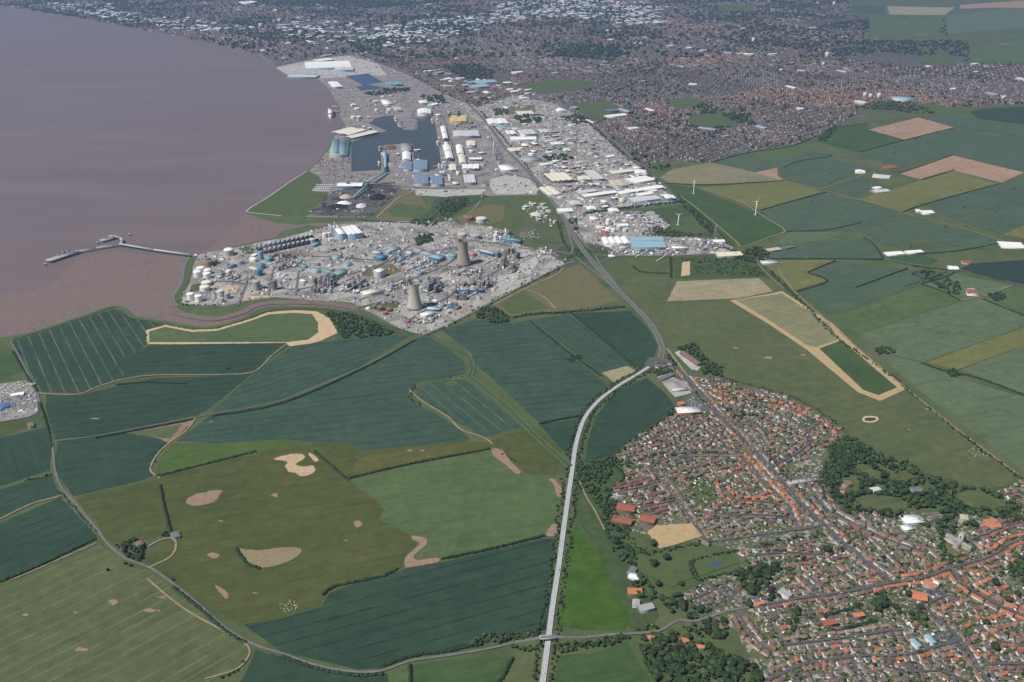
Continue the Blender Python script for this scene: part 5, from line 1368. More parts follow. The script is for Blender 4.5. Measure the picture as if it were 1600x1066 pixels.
def shed_parts(t, L, Wd, h, roof, wall, style, spans):
    h *= 1.3
    m = MB(); m.box(0, 0, -0.5, L, Wd, h + 0.5, RC[wall], cap=False)
    w = m.build('wall', M_METAL, t)
    if style == 'flat':
        m = MB(); m.box(0, 0, h - 0.05, L + 0.4, Wd + 0.4, 0.5, RC[roof]); r = m.build('roof', M_METAL, t)
        if L > 25:
            for k in range(int(min(4, L // 18))):
                m = MB(); m.box((k - 1) * L / 5, Wd * 0.12 * (-1) ** k, h + 0.4, 3.2, 2.6, 1.3, RC['pale grey']); m.build('roof_unit', M_METAL, r)
        return
    x = L / 2 + 0.3
    for s in range(spans):                      # each bay of the roof is a roof of its own
        y0 = -Wd / 2 + s * Wd / spans; y1 = y0 + Wd / spans; ym = (y0 + y1) / 2
        n = 8 if style == 'arch' else 2
        rise = min(y1 - y0, 42.0) * (0.2 if style == 'arch' else 0.11)
        P = []
        for k in range(n + 1):
            f = k / n
            z = h + rise * (math.sin(math.pi * f) if style == 'arch' else (1 - abs(2 * f - 1)))
            P.append((y0 + (y1 - y0) * f, z))
        m = MB()
        V = [(-x, y, z) for y, z in P] + [(x, y, z) for y, z in P]
        F = [(k, k + n + 1, k + n + 2, k + 1) for k in range(n)]
        c = RC[roof]
        m.add(V, F, c)
        m.add([(-x + 0.3, y, z - 0.05) for y, z in P], [tuple(range(n + 1))[::-1]], RC[wall])
        m.add([(x - 0.3, y, z - 0.05) for y, z in P], [tuple(range(n + 1))], RC[wall])
        r = m.build('roof', M_METAL, t)
        if style == 'gable' and L > 40 and roof in ('white', 'cream', 'pale grey', 'grey') and spans < 3:
            for k in range(int(L // 22)):
                m = MB(); m.box((k + 0.5) * 22 - L / 2, ym, h + rise - 0.1, 1.6, min(7, (y1 - y0) * 0.35), 0.5, RC['grey'] if roof != 'grey' else RC['pale grey']); m.build('ridge_vent', M_METAL, r)
def shed(A, B, C, h, roof, wall, style, label, spans=1, name='warehouse', cat='warehouse', group=None):
    ctr, L, Wd, a = rect3(A, B, C, h * 1.3)
    if spans < 0:                               # bays side by side along the longer edge
        L, Wd, a, spans = Wd, L, a + math.pi / 2, -spans
    t = thing(name, label, cat, (ctr[0], ctr[1], 0), a, group)
    shed_parts(t, L, Wd, h, roof, wall, style, spans)
    for c in circles(ctr[0], ctr[1], a, max(L, Wd), min(L, Wd)) if L >= Wd else circles(ctr[0], ctr[1], a + math.pi / 2, Wd, L):
        take(c[0], c[1], c[2] * 0.9)
    return t
def block(x, y, wpx, dm, h, roof, wall, label, ang, style='flat', name='works_building', cat='building', spans=1, group=None):
    """a building by the centre of its footprint: wpx = length in photograph pixels, dm = depth in metres"""
    X, Y = at(x, y)
    L = wpx * mpp(x, y); dm = dm * 1.4
    t = thing(name, label, cat, (X, Y, 0), ang, group)
    shed_parts(t, L, dm, h, roof, wall, style, spans)
    for c in (circles(X, Y, ang, L, dm) if L >= dm else circles(X, Y, ang + math.pi / 2, dm, L)):
        take(c[0], c[1], c[2] * 0.9)
    return t
# ---- docks
for args in (
    ((514.5, 243), (543, 242), (546, 218), 11, 'green', 'pale grey', 'flat', 'green-roofed transit shed carrying solar panels beside the container stacks', 2),
    ((544.5, 211), (573, 203), (544.5, 199), 9, 'cream', 'dark grey', 'gable', 'broad cream-roofed river terminal shed by the lock', 2),
    ((546, 217), (588, 207), (583, 203), 9, 'cream', 'dark grey', 'gable', 'long narrow cream-roofed shed along the dock mouth'),
    ((652.5, 178), (674, 177.5), (673, 170.5), 14, 'white', 'white', 'arch', 'white barrel-roofed shed at the head of the dock'),
    ((690, 207.5), (698.5, 207.5), (696, 198), 11, 'white', 'pale grey', 'arch', 'white twin-bay quay shed, upper bay of the upper pair'),
    ((692, 217.5), (700.6, 217), (698.5, 208), 11, 'white', 'dark grey', 'arch', 'white twin-bay quay shed, lower bay of the upper pair'),
    ((694, 237), (706, 236), (703, 226.5), 11, 'white', 'pale grey', 'arch', 'white twin-bay quay shed, upper bay of the lower pair'),
    ((697, 249), (709, 248), (706, 237), 11, 'white', 'dark grey', 'arch', 'white twin-bay quay shed, lower bay of the lower pair'),
    ((714, 241), (725, 240.5), (722.5, 227), 10, 'white', 'pale grey', 'arch', 'white inland shed behind the lower quay sheds'),
    ((718, 255.5), (729, 255), (726, 242), 10, 'cream', 'pale grey', 'arch', 'cream inland shed adjoining the white one'),
    ((729, 228), (743, 227.5), (742, 220), 10, 'cream', 'pale grey', 'gable', 'small cream shed beside the parked trailers'),
    ((709, 214), (750, 212.5), (747, 203.5), 10, 'pale grey', 'grey', 'gable', 'large pale grey shed between the dock road and trunk road', 2),
    ((733, 249), (753, 249), (753, 246), 8, 'white', 'dark grey', 'gable', 'long thin white shed in the dock estate'),
    ((702, 266.5), (713.5, 266), (712, 256.5), 10, 'cream', 'grey', 'gable', 'cream shed beside the silo cluster'),
    ((722, 264), (748.5, 263.5), (748.5, 256.5), 10, 'white', 'grey', 'gable', 'white wide shed below the dock estate', 3),
    ((726, 286), (744, 285), (741, 272.5), 10, 'pale grey', 'grey', 'gable', 'pale grey-blue shed at the dock gate', 3),
    ((784, 266), (808, 265), (801, 257), 10, 'white', 'pale grey', 'flat', 'white square warehouse between the trunk road and dock road'),
    ((702, 190), (729, 190), (729, 181), 9, 'yellow', 'yellow', 'gable', 'yellow-roofed timber store near the dock head', 2),
    ((629, 250.5), (642, 250), (641, 238), 11, 'white', 'pale grey', 'arch', 'white arched shed on the central quay'),
    ((631, 264.5), (644, 264.5), (643.6, 252.5), 10, 'solar blue', 'pale grey', 'gable', 'narrow solar-roofed shed on the central quay'),
    ((645.5, 264.5), (668, 264.5), (667.5, 250.5), 12, 'solar blue', 'sky blue', 'gable', 'wide solar-roofed shed at the end of the eastern basin'),
    ((647, 287), (670, 287), (669, 273.5), 11, 'solar blue', 'pale grey', 'gable', 'larger solar-roofed shed south of the basins', 2),
    ((674, 288), (692.5, 288), (691, 274.5), 11, 'solar blue', 'pale grey', 'gable', 'smaller striped solar-roofed shed south of the basins', 3),
    ((527, 291), (566.5, 291), (567, 285.5), 10, 'white', 'blue', 'gable', 'white shed with blue conveyor front above the coal yard'),
    ((626.5, 236), (643, 236), (643, 224), 8, 'grey', 'grey', 'flat', 'grey weathered transit shed on the central quay'),
    ((480, 107), (552, 104.5), (543, 95), 14, 'white', 'sky blue', 'gable', 'vast white-roofed factory on the pale quay', 3),
    ((522, 110), (552, 109.5), (552, 104.5), 12, 'pale grey', 'sky blue', 'gable', 'pale blue-grey hall in front of the vast factory'),
    ((493, 96), (518, 93.5), (516.5, 90.5), 12, 'white', 'pale grey', 'gable', 'long white hall behind the vast factory'),
    ((452, 120), (497, 121), (496, 117.5), 10, 'pale grey', 'sea green', 'gable', 'low pale hall on the river edge of the quay'),
    ((520, 136.5), (536, 136), (527, 127.5), 10, 'white', 'light blue', 'gable', 'white shed with blue gable by the small dock'),
    ((600, 163), (614, 162), (608, 155), 8, 'white', 'white', 'flat', 'white U-shaped terminal office in the car compound'),
    ((616, 173), (629, 172.5), (626, 167), 8, 'buff', 'grey', 'gable', 'buff shed at the western basin head'),
    ((657, 162), (668, 161), (664, 157), 8, 'white', 'grey', 'gable', 'small white shed by the dock railway'),
    ((672, 166), (682, 163), (680, 160), 9, 'white', 'sky blue', 'gable', 'small blue-white shed by the dock railway'),
    ((605, 133), (629, 132), (627, 128), 10, 'turquoise', 'turquoise', 'gable', 'turquoise-roofed shed beside the deep blue dock', 2),
    ((736, 137), (762, 135), (760, 131), 10, 'light blue', 'light blue', 'gable', 'light blue factory hall beyond the dock railway'),
    ((745, 130), (775, 128), (772, 124), 10, 'light blue', 'pale grey', 'gable', 'second light blue factory hall further along the railway'),
    ((763, 193), (795, 193.5), (790, 186), 9, 'white', 'pale grey', 'gable', 'white factory with blue trim beside the trunk road', 2),
    ((809, 179), (835, 178), (830, 173), 8, 'cream', 'grey', 'gable', 'cream shed beside the tan playing field'),
    ((872, 175), (884, 173.5), (880, 170), 8, 'white', 'pale grey', 'arch', 'white domed leisure hall by the park'),
    # trading estate
    ((862, 282.5), (899, 282), (884.5, 270.5), 11, 'cream', 'brown', 'gable', 'large cream-roofed warehouse with brown walls', 4),
    ((859, 305.5), (878.5, 303), (861, 291), 8, 'cream', 'pale grey', 'gable', 'cream warehouse in the corner of the drain and trunk road', 2),
    ((904, 281.5), (924, 281), (921, 275.5), 9, 'cream', 'grey', 'gable', 'mid-size cream warehouse east of the large one'),
    ((928, 281), (945, 279), (928, 265.5), 9, 'pale grey', 'grey', 'gable', 'paired pale warehouse with long ridges', 3),
    ((953.6, 272), (989.6, 267.5), (986, 263), 9, 'cream', 'grey', 'gable', 'long cream warehouse at the northern edge of the estate'),
    ((993, 272), (1010, 270.5), (1007, 265), 8, 'white', 'pale grey', 'gable', 'square white warehouse at the estate corner'),
    ((992, 264), (1002, 262.5), (998, 259), 8, 'white', 'pale grey', 'flat', 'small white unit above the square warehouse'),
    ((986, 287), (1019, 281.5), (1012, 273.5), 8, 'white', 'pale grey', 'gable', 'broad white warehouse north of the drain', 3),
    ((960, 291.5), (980, 289.5), (970, 280.5), 9, 'buff', 'pale grey', 'gable', 'buff-roofed warehouse with a pale gable north of the drain', 2),
    ((911, 308), (963, 301), (960, 297), 9, 'white', 'grey', 'gable', 'long white warehouse just below the drain'),
    ((903, 303), (932, 298.5), (928, 294.5), 8, 'pale grey', 'grey', 'gable', 'grey-blue roofed unit behind the long white warehouse'),
    ((966, 303.5), (1004, 297.5), (1001, 293.5), 8, 'white', 'pale grey', 'gable', 'white caravan works hall, western of three'),
    ((1005, 297.5), (1036, 293), (1031, 288.5), 8, 'white', 'pale grey', 'gable', 'white caravan works hall, eastern of three'),
    ((996, 306.5), (1019, 303), (1016, 299), 8, 'white', 'pale grey', 'gable', 'white caravan works hall, southern of three'),
    ((986, 316), (1029, 311), (1026, 304.5), 8, 'pale grey', 'light blue', 'gable', 'grey-blue factory with long parallel bays', 3),
    ((1041, 311.5), (1056, 309.5), (1051, 304), 9, 'white', 'blue', 'gable', 'white-roofed blue warehouse at the field corner'),
    ((917.5, 328.5), (932, 327), (930, 322), 8, 'white', 'light blue', 'gable', 'white-roofed unit beside the thick tree belt'),
    ((872, 331), (896, 330), (893, 325), 8, 'white', 'pale grey', 'gable', 'white depot beside the trunk road', 2),
    ((893, 321.5), (910, 319), (904, 313), 8, 'pale grey', 'grey', 'gable', 'pale grey depot inside the estate'),
    ((953, 332), (968, 330), (964, 325), 7, 'white', 'pale grey', 'gable', 'white workshop against the tree belt'),
    ((944.5, 382), (985, 380.5), (980, 370.5), 9, 'white', 'white', 'arch', 'white four-bay barrel-roofed warehouse beside the substation road', -4),
    ((986, 376), (1038, 376.5), (1034, 370.5), 9, 'light blue', 'light blue', 'gable', 'upper ribbed pale blue hall of the steel works', 2),
    ((986, 386), (1040, 386.5), (1039, 377), 9, 'light blue', 'light blue', 'gable', 'lower ribbed pale blue hall of the steel works', 3),
    ((1050, 388), (1075, 388), (1074, 384.5), 7, 'white', 'grey', 'flat', 'white flat-roofed unit west of the substation'),
    ((1114, 378.5), (1132, 378), (1131, 374), 7, 'white', 'pale grey', 'gable', 'white control hall of the substation'),
    ((1126, 400), (1166, 399), (1152, 393), 6, 'cream', 'buff', 'gable', 'pale sprawling shed behind the lane corner', 2),
    ((922, 343), (936, 342.5), (934, 337.5), 8, 'white', 'pale grey', 'flat', 'white filter house of the treatment works'),
    ((931, 356), (948, 355.5), (948, 352), 6, 'cream', 'pale grey', 'flat', 'long cream control building of the treatment works'),
    ((964, 353), (982, 352.5), (981, 349), 6, 'white', 'pale grey', 'gable', 'white sludge house of the treatment works'),
    ((980, 338), (988, 338), (986, 335), 6, 'white', 'pale grey', 'flat', 'small white pump house of the treatment works'),
    ((797, 218), (838, 218), (838, 213.5), 8, 'white', 'pale grey', 'gable', 'long thin white hall of the factory park'),
    ((815, 228), (827, 228), (827, 223.5), 7, 'white', 'red', 'flat', 'white unit with a red base in the factory park'),
    ((798, 237), (815, 236), (808, 231), 7, 'cream', 'grey', 'gable', 'cream unit by the tree line of the factory park'),
    ((880, 236), (892, 236), (891, 232), 7, 'cream', 'grey', 'gable', 'small cream unit at the edge of the car storage'),
    ((793, 210), (808, 209.5), (803, 204), 8, 'white', 'grey', 'gable', 'white-roofed hall at the western end of the factory park', 2),
    ((815, 211), (840, 209), (832, 202), 9, 'pale grey', 'grey', 'gable', 'broad pale grey hall in the middle of the factory park', 3),
    ((845, 207), (862, 207), (856, 202), 8, 'pale grey', 'grey', 'gable', 'pale grey hall beside the car storage park', 2),
    ((860, 226), (880, 225), (879, 221), 8, 'white', 'grey', 'gable', 'white-edged hall beside the boiler houses'),
    ((820, 252), (845, 249), (838, 243), 9, 'grey', 'pale grey', 'flat', 'slate grey flat hall beside the trunk road')):
    *a, = args
    shed(*a[:8], spans=a[8] if len(a) > 8 else 1)
# two big solar arrays lie on the green-roofed shed: they are things of their own
for A, B, C, w_ in (((519, 241.5), (530, 241.3), (531, 217.5), 'western'), ((531.5, 241.2), (541.5, 240.8), (541, 221.5), 'eastern')):
    ctr, L, Wd, a = rect3(A, B, C, 15)
    m = MB(); m.box(0, 0, 0, L * 0.95, Wd * 0.95, 0.4, RC['solar blue'])
    tag(m.build('solar_array', M_METAL, None, (ctr[0], ctr[1], 15.0), a), f'{w_} solar array on the green-roofed transit shed', 'solar panels')
# ---- smaller units scattered through each industrial quarter
def infill(poly_px, per_ha, ang, palette, words_, smin=9, smax=26, hmin=5, hmax=9, most=60, gap=3.0, name='industrial_unit', grp=None):
    n = 0
    q = scatter(W(poly_px), per_ha * 0.9)
    for wet in WET:
        q = q[~inside(wet, q[:, 0], q[:, 1])]
    gp = road_gap(q[:, 0], q[:, 1])
    for (x, y), gg in zip(q, gp):
        L = rng.uniform(smin, smax) * 1.3; Wd = L * rng.uniform(0.4, 0.8)
        if n >= most or gg < Wd / 2 + gap:
            continue
        a = ang + (math.pi / 2 if rng.random() < 0.4 else 0)
        cs = circles(x, y, a, L, Wd)
        if not all(free(*c) for c in cs):
            continue
        for c in cs:
            take(*c)
        roof = palette[int(rng.integers(len(palette)))]
        wall = ('pale grey', 'grey', 'white', 'buff', 'brown')[int(rng.integers(5))]
        st = 'flat' if rng.random() < 0.35 else 'gable'
        size = 'long' if L / Wd > 2 else ('big' if L > (smin + smax) / 2 else 'small')
        t = thing(name, f"{size} {roof} {'flat' if st == 'flat' else 'ridged'} unit with {wall} walls {words_}".replace('in the recycling yard by the trunk road', 'in the recycling yard'), 'building', (x, y, 0), a, grp or 'small industrial units')
        shed_parts(t, L, Wd, rng.uniform(hmin, hmax), roof, wall, st, 1)
        n += 1
WET = [W(p) for p in ([(545, 224), (590, 205), (570, 190), (590, 178), (676, 178), (692, 258), (676, 270), (664, 268), (660, 246), (648, 228), (592, 224), (598, 270), (545, 270)], [(538, 118), (576, 113), (605, 130), (606, 140), (560, 144)], [(480, 340), (515, 298), (567, 288), (630, 292), (585, 342)])]
SITE = wang((660, 525), (890, 405))
EST = wang((880, 335), (1060, 312))
PW_ = ['white', 'white', 'cream', 'pale grey', 'grey', 'pale grey', 'white', 'light blue', 'dark grey']
infill([(850, 262), (905, 258), (985, 255), (1012, 270), (1056, 308), (1000, 318), (918, 330), (880, 320), (862, 300)], 26, EST, PW_, 'in the trading estate', 10, 30, most=84)
infill([(770, 190), (800, 180), (860, 178), (900, 200), (945, 235), (975, 255), (900, 258), (845, 262), (820, 240)], 14, EST, PW_, 'in the factory park', 14, 44, most=60)
infill([(640, 300), (560, 200), (545, 165), (590, 140), (640, 140), (700, 165), (735, 200), (760, 240), (760, 290), (700, 290)], 8, wang((690, 180), (726, 294)), PW_, 'in the dock estate', 12, 36, most=62)
infill([(900, 338), (1000, 332), (1045, 352), (1018, 362), (945, 364), (910, 352)], 26, EST, ['pale grey', 'white', 'grey', 'cream'], 'in the treatment works', 6, 16, 3, 6, most=22)
infill([(640, 118), (700, 110), (800, 130), (860, 150), (800, 172), (745, 165), (690, 140)], 6, EST, PW_, 'along the dock railway', 18, 55, most=50)
infill([(1045, 378), (1105, 374), (1140, 388), (1060, 398), (960, 398), (950, 390)], 26, EST, PW_, 'beside the substation', 6, 18, 3, 6, most=18)
infill([(808, 318), (850, 318), (872, 345), (862, 355), (830, 340)], 30, EST, ['white', 'pale grey', 'buff'], 'in the recycling yard by the trunk road', 8, 22, most=14)

# ---- chemical works: cooling towers
CT = (0.42, 0.385, 0.32)
def cooling_tower(x, y, wpx, hpx, label, tone):
    X, Y = at(x, y)
    r = wpx / 2 * mpp(x, y); h = hgt(x, y, hpx)
    t = thing('cooling_tower', label, 'cooling tower', (X, Y, 0))
    c = tuple(v * tone for v in CT)
    prof = []
    for k in range(19):
        f = k / 18
        z = h * (0.07 + 0.93 * f)
        w = math.sqrt(1 + ((f - 0.78) / 0.62) ** 2) / math.sqrt(1 + (0.78 / 0.62) ** 2)
        prof.append((r * w, z))
    m = MB(); m.rings(0, 0, prof, c, 40, cap=False)
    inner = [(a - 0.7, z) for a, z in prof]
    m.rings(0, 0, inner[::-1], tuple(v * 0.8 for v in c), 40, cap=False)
    m.build('shell', M_CONC, t)
    m = MB(); a, z = prof[-1]; m.rings(0, 0, [(a + 0.1, z - 1.4), (a + 0.7, z - 1.2), (a + 0.7, z + 0.3), (a - 0.7, z + 0.3)], tuple(v * 0.85 for v in c), 40, cap=False); m.build('rim', M_CONC, t)
    m = MB(); m.rings(0, 0, [(r * 1.08, -0.5), (r * 1.08, 1.2), (r * 0.98, 1.2), (r * 0.98, 0.2)], (0.3, 0.29, 0.27), 40); m.build('basin', M_CONC, t)
    lm = MB(); lm.bar((r * 1.0, -1.6, 0.2), (prof[0][0] * 1.0, 0, prof[0][1] + 0.3), 0.45, c, 5); lm.bar((r * 1.0, 1.6, 0.2), (prof[0][0] * 1.0, 0, prof[0][1] + 0.3), 0.45, c, 5)
    me = lm.mesh('leg', M_CONC)
    for k in range(28):
        link('leg', me, t, (0, 0, 0), 2 * math.pi * k / 28)
    take(X, Y, r)
cooling_tower(648, 481.5, 24.5, 38.5, 'pale cooling tower at the lane end of the works', 1.12)
cooling_tower(724, 413.5, 23.5, 37, 'darker cooling tower deeper inside the works, shade painted into its concrete', 0.72)  # lower tone puts this tower's shade into its shell colour
# ---- tanks
def tank(x, y, wpx, hpx, col, label, roof=None, dome=0.12, rim=True):
    X, Y = at(x, y - wpx * 0.2)
    r = wpx / 2 * mpp(x, y); h = hgt(x, y, hpx)
    t = thing('storage_tank', label, 'tank', (X, Y, 0), 0, 'storage tanks')
    c = RC.get(col, col)
    m = MB(); m.rings(0, 0, [(r, -0.5), (r, h)], c, 24, cap=False); m.build('shell', M_METAL, t)
    rc = RC.get(roof, c) if roof else tuple(min(0.8, v * 1.1) for v in c)
    m = MB(); m.rings(0, 0, [(r + 0.15, h - 0.3), (r + 0.15, h), (r * 0.8, h + r * dome * 0.5), (r * 0.4, h + r * dome * 0.9), (r * 0.06, h + r * dome)], rc, 24); m.build('roof', M_METAL, t)
    m = MB()
    for k in range(9):                            # stair winding up the shell
        a0, a1 = -1.2 + k * 0.16, -1.2 + (k + 1) * 0.16
        m.bar((r * 1.04 * math.cos(a0), r * 1.04 * math.sin(a0), h * k / 9), (r * 1.04 * math.cos(a1), r * 1.04 * math.sin(a1), h * (k + 1) / 9), 0.3, RC['grey'], 4)
    m.build('stair', M_STEEL, t)
    take(X, Y, r)
for a in ((358, 401, 15.5, 8, 'stone', 'large white-domed tank standing alone by the sea wall', 'white', 0.3), (309, 434.5, 12, 8, 'white', 'white tank, inner of the upper tank-farm four'), (314, 427.5, 13, 7, 'white', 'white tank, tallest at the back of the upper tank-farm four'),
          (324, 437, 12, 8, 'white', 'white tank at the front of the upper tank-farm four'), (325, 430, 12, 6.5, 'white', 'white tank half behind the front one of the upper four'), (323, 448.5, 16, 5, 'pale grey', 'broad grey-white tank, rear of the squat pair', 'cream'), (320.5, 456.5, 15, 6, 'white', 'broad white tank, front of the squat pair', 'cream'),
          (298.6, 470.5, 11.5, 9.5, 'white', 'white tank on the river side of the lowest pair'), (311, 473, 11.5, 9, 'white', 'white tank on the creek side of the lowest pair'), (346, 466.5, 10.5, 10.5, 'pale grey', 'tall pale grey tank by the creek bank'), (355.6, 468, 9, 8, 'grey', 'shorter grey tank beside the tall pale one'), (348, 473, 6, 6, 'grey', 'small grey tank in front of the grey pair'),
          (401.5, 455, 12.5, 13.5, 'grey', 'tall isolated grey tank in a bare compound'), (429.5, 454, 8.5, 14, 'dark grey', 'banded dark silo tank beside the works road'), (328, 418, 10, 8, 'brown', 'rusty brown tank in the burnt-out bund'), (336, 414, 9, 6, 'dark grey', 'dark tank behind the rusty one'), (326, 411, 8, 6, 'brown', 'smaller rusty tank at the rear of the bund'),
          (507.5, 372, 7, 6, 'white', 'white tank west of the blue power station'), (514.5, 371, 6.5, 6, 'pale grey', 'pale tank adjoining the white one by the power station'), (488, 382, 9, 7, 'pale grey', 'pale tank beside the turquoise shed'), (515, 378, 4, 4, 'white', 'tiny white tank below the power station'), (519, 377, 4, 4, 'white', 'tiny white tank nearer the power station wall'),
          (585, 484, 8, 5, 'brown', 'brown tank, first of the row by the pale cooling tower'), (594, 487, 10, 6, 'brown', 'brown tank, second and tallest of the row by the cooling tower'), (608, 488, 9, 4, 'brown', 'brown tank, third of the row by the cooling tower'), (602, 493, 8, 4, 'red', 'low red-brown tank in front of the brown row'),
          (722, 373, 15, 5, 'stone', 'tan-topped broad tank behind the dark cooling tower', 'buff'), (743, 376, 16, 6, 'grey', 'grey broad tank beside the tan-topped one'), (732, 347, 16, 5, 'brown', 'rust-brown broad tank at the rear of the works'), (752, 350, 17, 6, 'pale grey', 'grey broad tank at the rear of the works'),
          (774, 379, 6, 11, 'white', 'tall white gas tank in the air plant'), (781, 378, 6, 7, 'white', 'short white gas tank in the air plant'), (776, 372, 5, 9, 'white', 'slim white gas tank behind the tall one'), (436, 432, 4, 4, 'white', 'small white tank beside the works road'), (357, 429, 7, 4.5, 'white', 'white tank in the middle of the tank farm'), (450, 404, 9, 6, 'brown', 'brown tank beside the tall stacks'),
          (552, 186.5, 8, 3, 'white', 'white tank on the lock peninsula', None), (561, 187.5, 8, 4, 'sky blue', 'pale blue tank on the lock peninsula', 'white'), (950, 363, 9, 5, 'white', 'white digester tank at the front of the treatment works'), (958, 364, 7, 5, 'white', 'second white digester beside the first'), (967, 361, 9, 6, 'pale grey', 'pale digester tank in the treatment works'), (977, 364, 8, 5, 'pale grey', 'smaller pale digester by the works hedge'), (950, 351, 7, 7, 'white', 'tall white silo of the treatment works'),
          (686, 262, 3.5, 5, 'white', 'slim white silo beside the eastern basin'), (691, 263, 3.5, 5, 'white', 'second slim white silo beside the eastern basin'), (696, 263, 3.5, 5, 'pale grey', 'pale grey silo beside the cream dock shed'), (703, 283, 5, 5, 'white', 'white silo south of the dock road'), (694, 272, 3.5, 4, 'white', 'low white silo by the dock crossroads')):
    tank(*a[:6], *a[6:])
# round settling beds of the treatment works
for k, (x, y, d) in enumerate(((998.6, 333.5, 1), (1004.6, 339, 1), (1010.6, 344.5, 1), (1017, 350, 1), (1016.6, 333, 0), (1022.6, 338, 0), (1028.5, 343.5, 0), (1034, 348.5, 1))):
    X, Y = at(x, y); r = 7.2 * mpp(x, y)
    t = thing('settling_bed', f"{'dark water-filled' if d else 'grey stony'} round settling bed, {('first', 'second', 'third', 'fourth')[k % 4]} from the tree belt", 'settling bed', (X, Y, 0), 0, 'settling beds')
    m = MB(); m.rings(0, 0, [(r, -0.2), (r, 2.6), (r * 0.94, 2.6), (r * 0.94, 2.0)], RC['pale grey'], 28, cap=False); m.build('wall', M_CONC, t)
    m = MB(); m.rings(0, 0, [(r * 0.94, 2.0), (0.5, 2.05)], (0.03, 0.04, 0.07) if d else (0.3, 0.3, 0.31), 28); m.build('surface', M_METAL if d else M_HEAP, t)
    m = MB(); m.bar((-r, 0, 2.9), (r, 0, 2.9), 0.35, RC['grey'], 4); m.build('sweep_arm', M_STEEL, t)
# ---- the blue power station with its stacks
PS = wang((543, 363), (568, 361))
t = shed((529, 366), (541, 365), (531, 352), 24, 'white', 'sky blue', 'flat', 'sky blue boiler hall with ridged white roof and tall stacks', name='power_station', cat='power station')
m = MB(); m.box(0, 0, 0, 60, 34, 8, RC['blue']); 
t2 = shed((543, 366.5), (568.5, 364.5), (555, 352.5), 20, 'white', 'sky blue', 'gable', 'long sky blue turbine hall beside the boiler hall', spans=3, name='power_station', cat='power station')
def stack(x, y, hpx, r, col, label, name='chimney_stack', bands=False):
    X, Y = at(x, y); h = hgt(x, y, hpx)
    r *= 1.35
    t = thing(name, label, 'chimney', (X, Y, 0), 0, 'works chimneys')
    m = MB(); m.rings(0, 0, [(r * 1.5, -0.5), (r * 1.2, h * 0.3), (r, h)], RC[col], 12); m.build('flue', M_STEEL, t)
    m = MB(); m.rings(0, 0, [(r + 0.1, h - 1.5), (r + 0.45, h - 1.2), (r + 0.45, h + 0.4), (r * 0.6, h + 0.4)], RC['dark grey'], 12, cap=False); m.build('rim', M_STEEL, t)
    m = MB(); m.rings(0, 0, [(r * 1.2 + 1.2, h * 0.6), (r * 1.2 + 1.2, h * 0.6 + 0.9)], RC['grey'], 12, cap=False); m.rings(0, 0, [(r, h * 0.6), (r * 1.2 + 1.2, h * 0.6)], RC['grey'], 12, cap=False); m.build('platform', M_STEEL, t)
for a in ((515.5, 366, 17, 2.2, 'pale grey', 'pale stack at the river corner of the power station'), (524.5, 368, 22, 2.2, 'grey', 'tallest grey stack of the power station'), (528, 364, 14, 2.0, 'grey', 'short grey stack behind the tallest one'), (517.8, 369, 18, 2.0, 'pale grey', 'second pale stack of the power station'), (437, 410, 18, 2.0, 'brown', 'slim brown stack beside the brown tank'),
          (446, 419, 16, 1.6, 'grey', 'thin grey stack among the pipework'), (790, 374, 18, 1.8, 'white', 'slim white stack of the air plant'), (699, 478, 22, 1.3, 'dark grey', 'thin dark flare stack near the lane'), (718, 462, 18, 1.3, 'brown', 'thin rusty flare stack beside the blue shed'), (677, 452, 18, 3.2, 'dark grey', 'thick dark column tower near the pale cooling tower'),
          (681, 451, 17, 2.6, 'grey', 'second thick column beside the dark tower'), (768, 443, 11, 2.2, 'grey', 'stout column by the pale compound'), (791, 404, 13, 1.4, 'dark grey', 'thin black stack in the eastern plant'), (485, 420, 12, 1.0, 'grey', 'thin mast beside the tank compound'), (735, 428, 8, 1.0, 'grey', 'short vent below the dark cooling tower')):
    stack(*a)
# long rows of fan coolers
for (A, B, w_) in (((402, 391), (489, 372), 'river-side'), ((411, 396), (498, 377.5), 'inland')):
    a, b = np.array(at(*A)), np.array(at(*B))
    L = float(np.hypot(*(b - a))); an = math.atan2(*(b - a)[::-1])
    t = thing('cooler_row', f'long black row of fan coolers, {w_} of the pair', 'cooler row', (*((a + b) / 2), 0), an, 'fan cooler rows')
    K = 1.4
    m = MB(); m.box(0, 0, 0, L, 22, 15, (0.035, 0.037, 0.042), taper=0.97); m.build('housing', M_STEEL, t)
    cm = MB(); cm.rings(0, 0, [(6.4, 15), (5.8, 16.4), (6.3, 19.5), (5.9, 19.5), (5.5, 16.8)], RC['pale grey'], 14, cap=False); cm.rings(0, 0, [(5.5, 16.6), (0.4, 16.7)], RC['dark grey'], 14); me = cm.mesh('fan_cowl', M_METAL)
    n = int(L // 20)
    for k in range(n):
        link('fan_cowl', me, t, ((k - (n - 1) / 2) * L / n, 0, 0))
    pm = MB(); pm.box(0, -11.3, 0, 1.0, 0.7, 15, RC['pale grey']); pme = pm.mesh('rib', M_METAL)
    for k in range(n + 1):
        link('rib', pme, t, ((k - n / 2) * L / n, 0, 0))
    for c in circles(*((a + b) / 2), an, L, 18):
        take(*c)
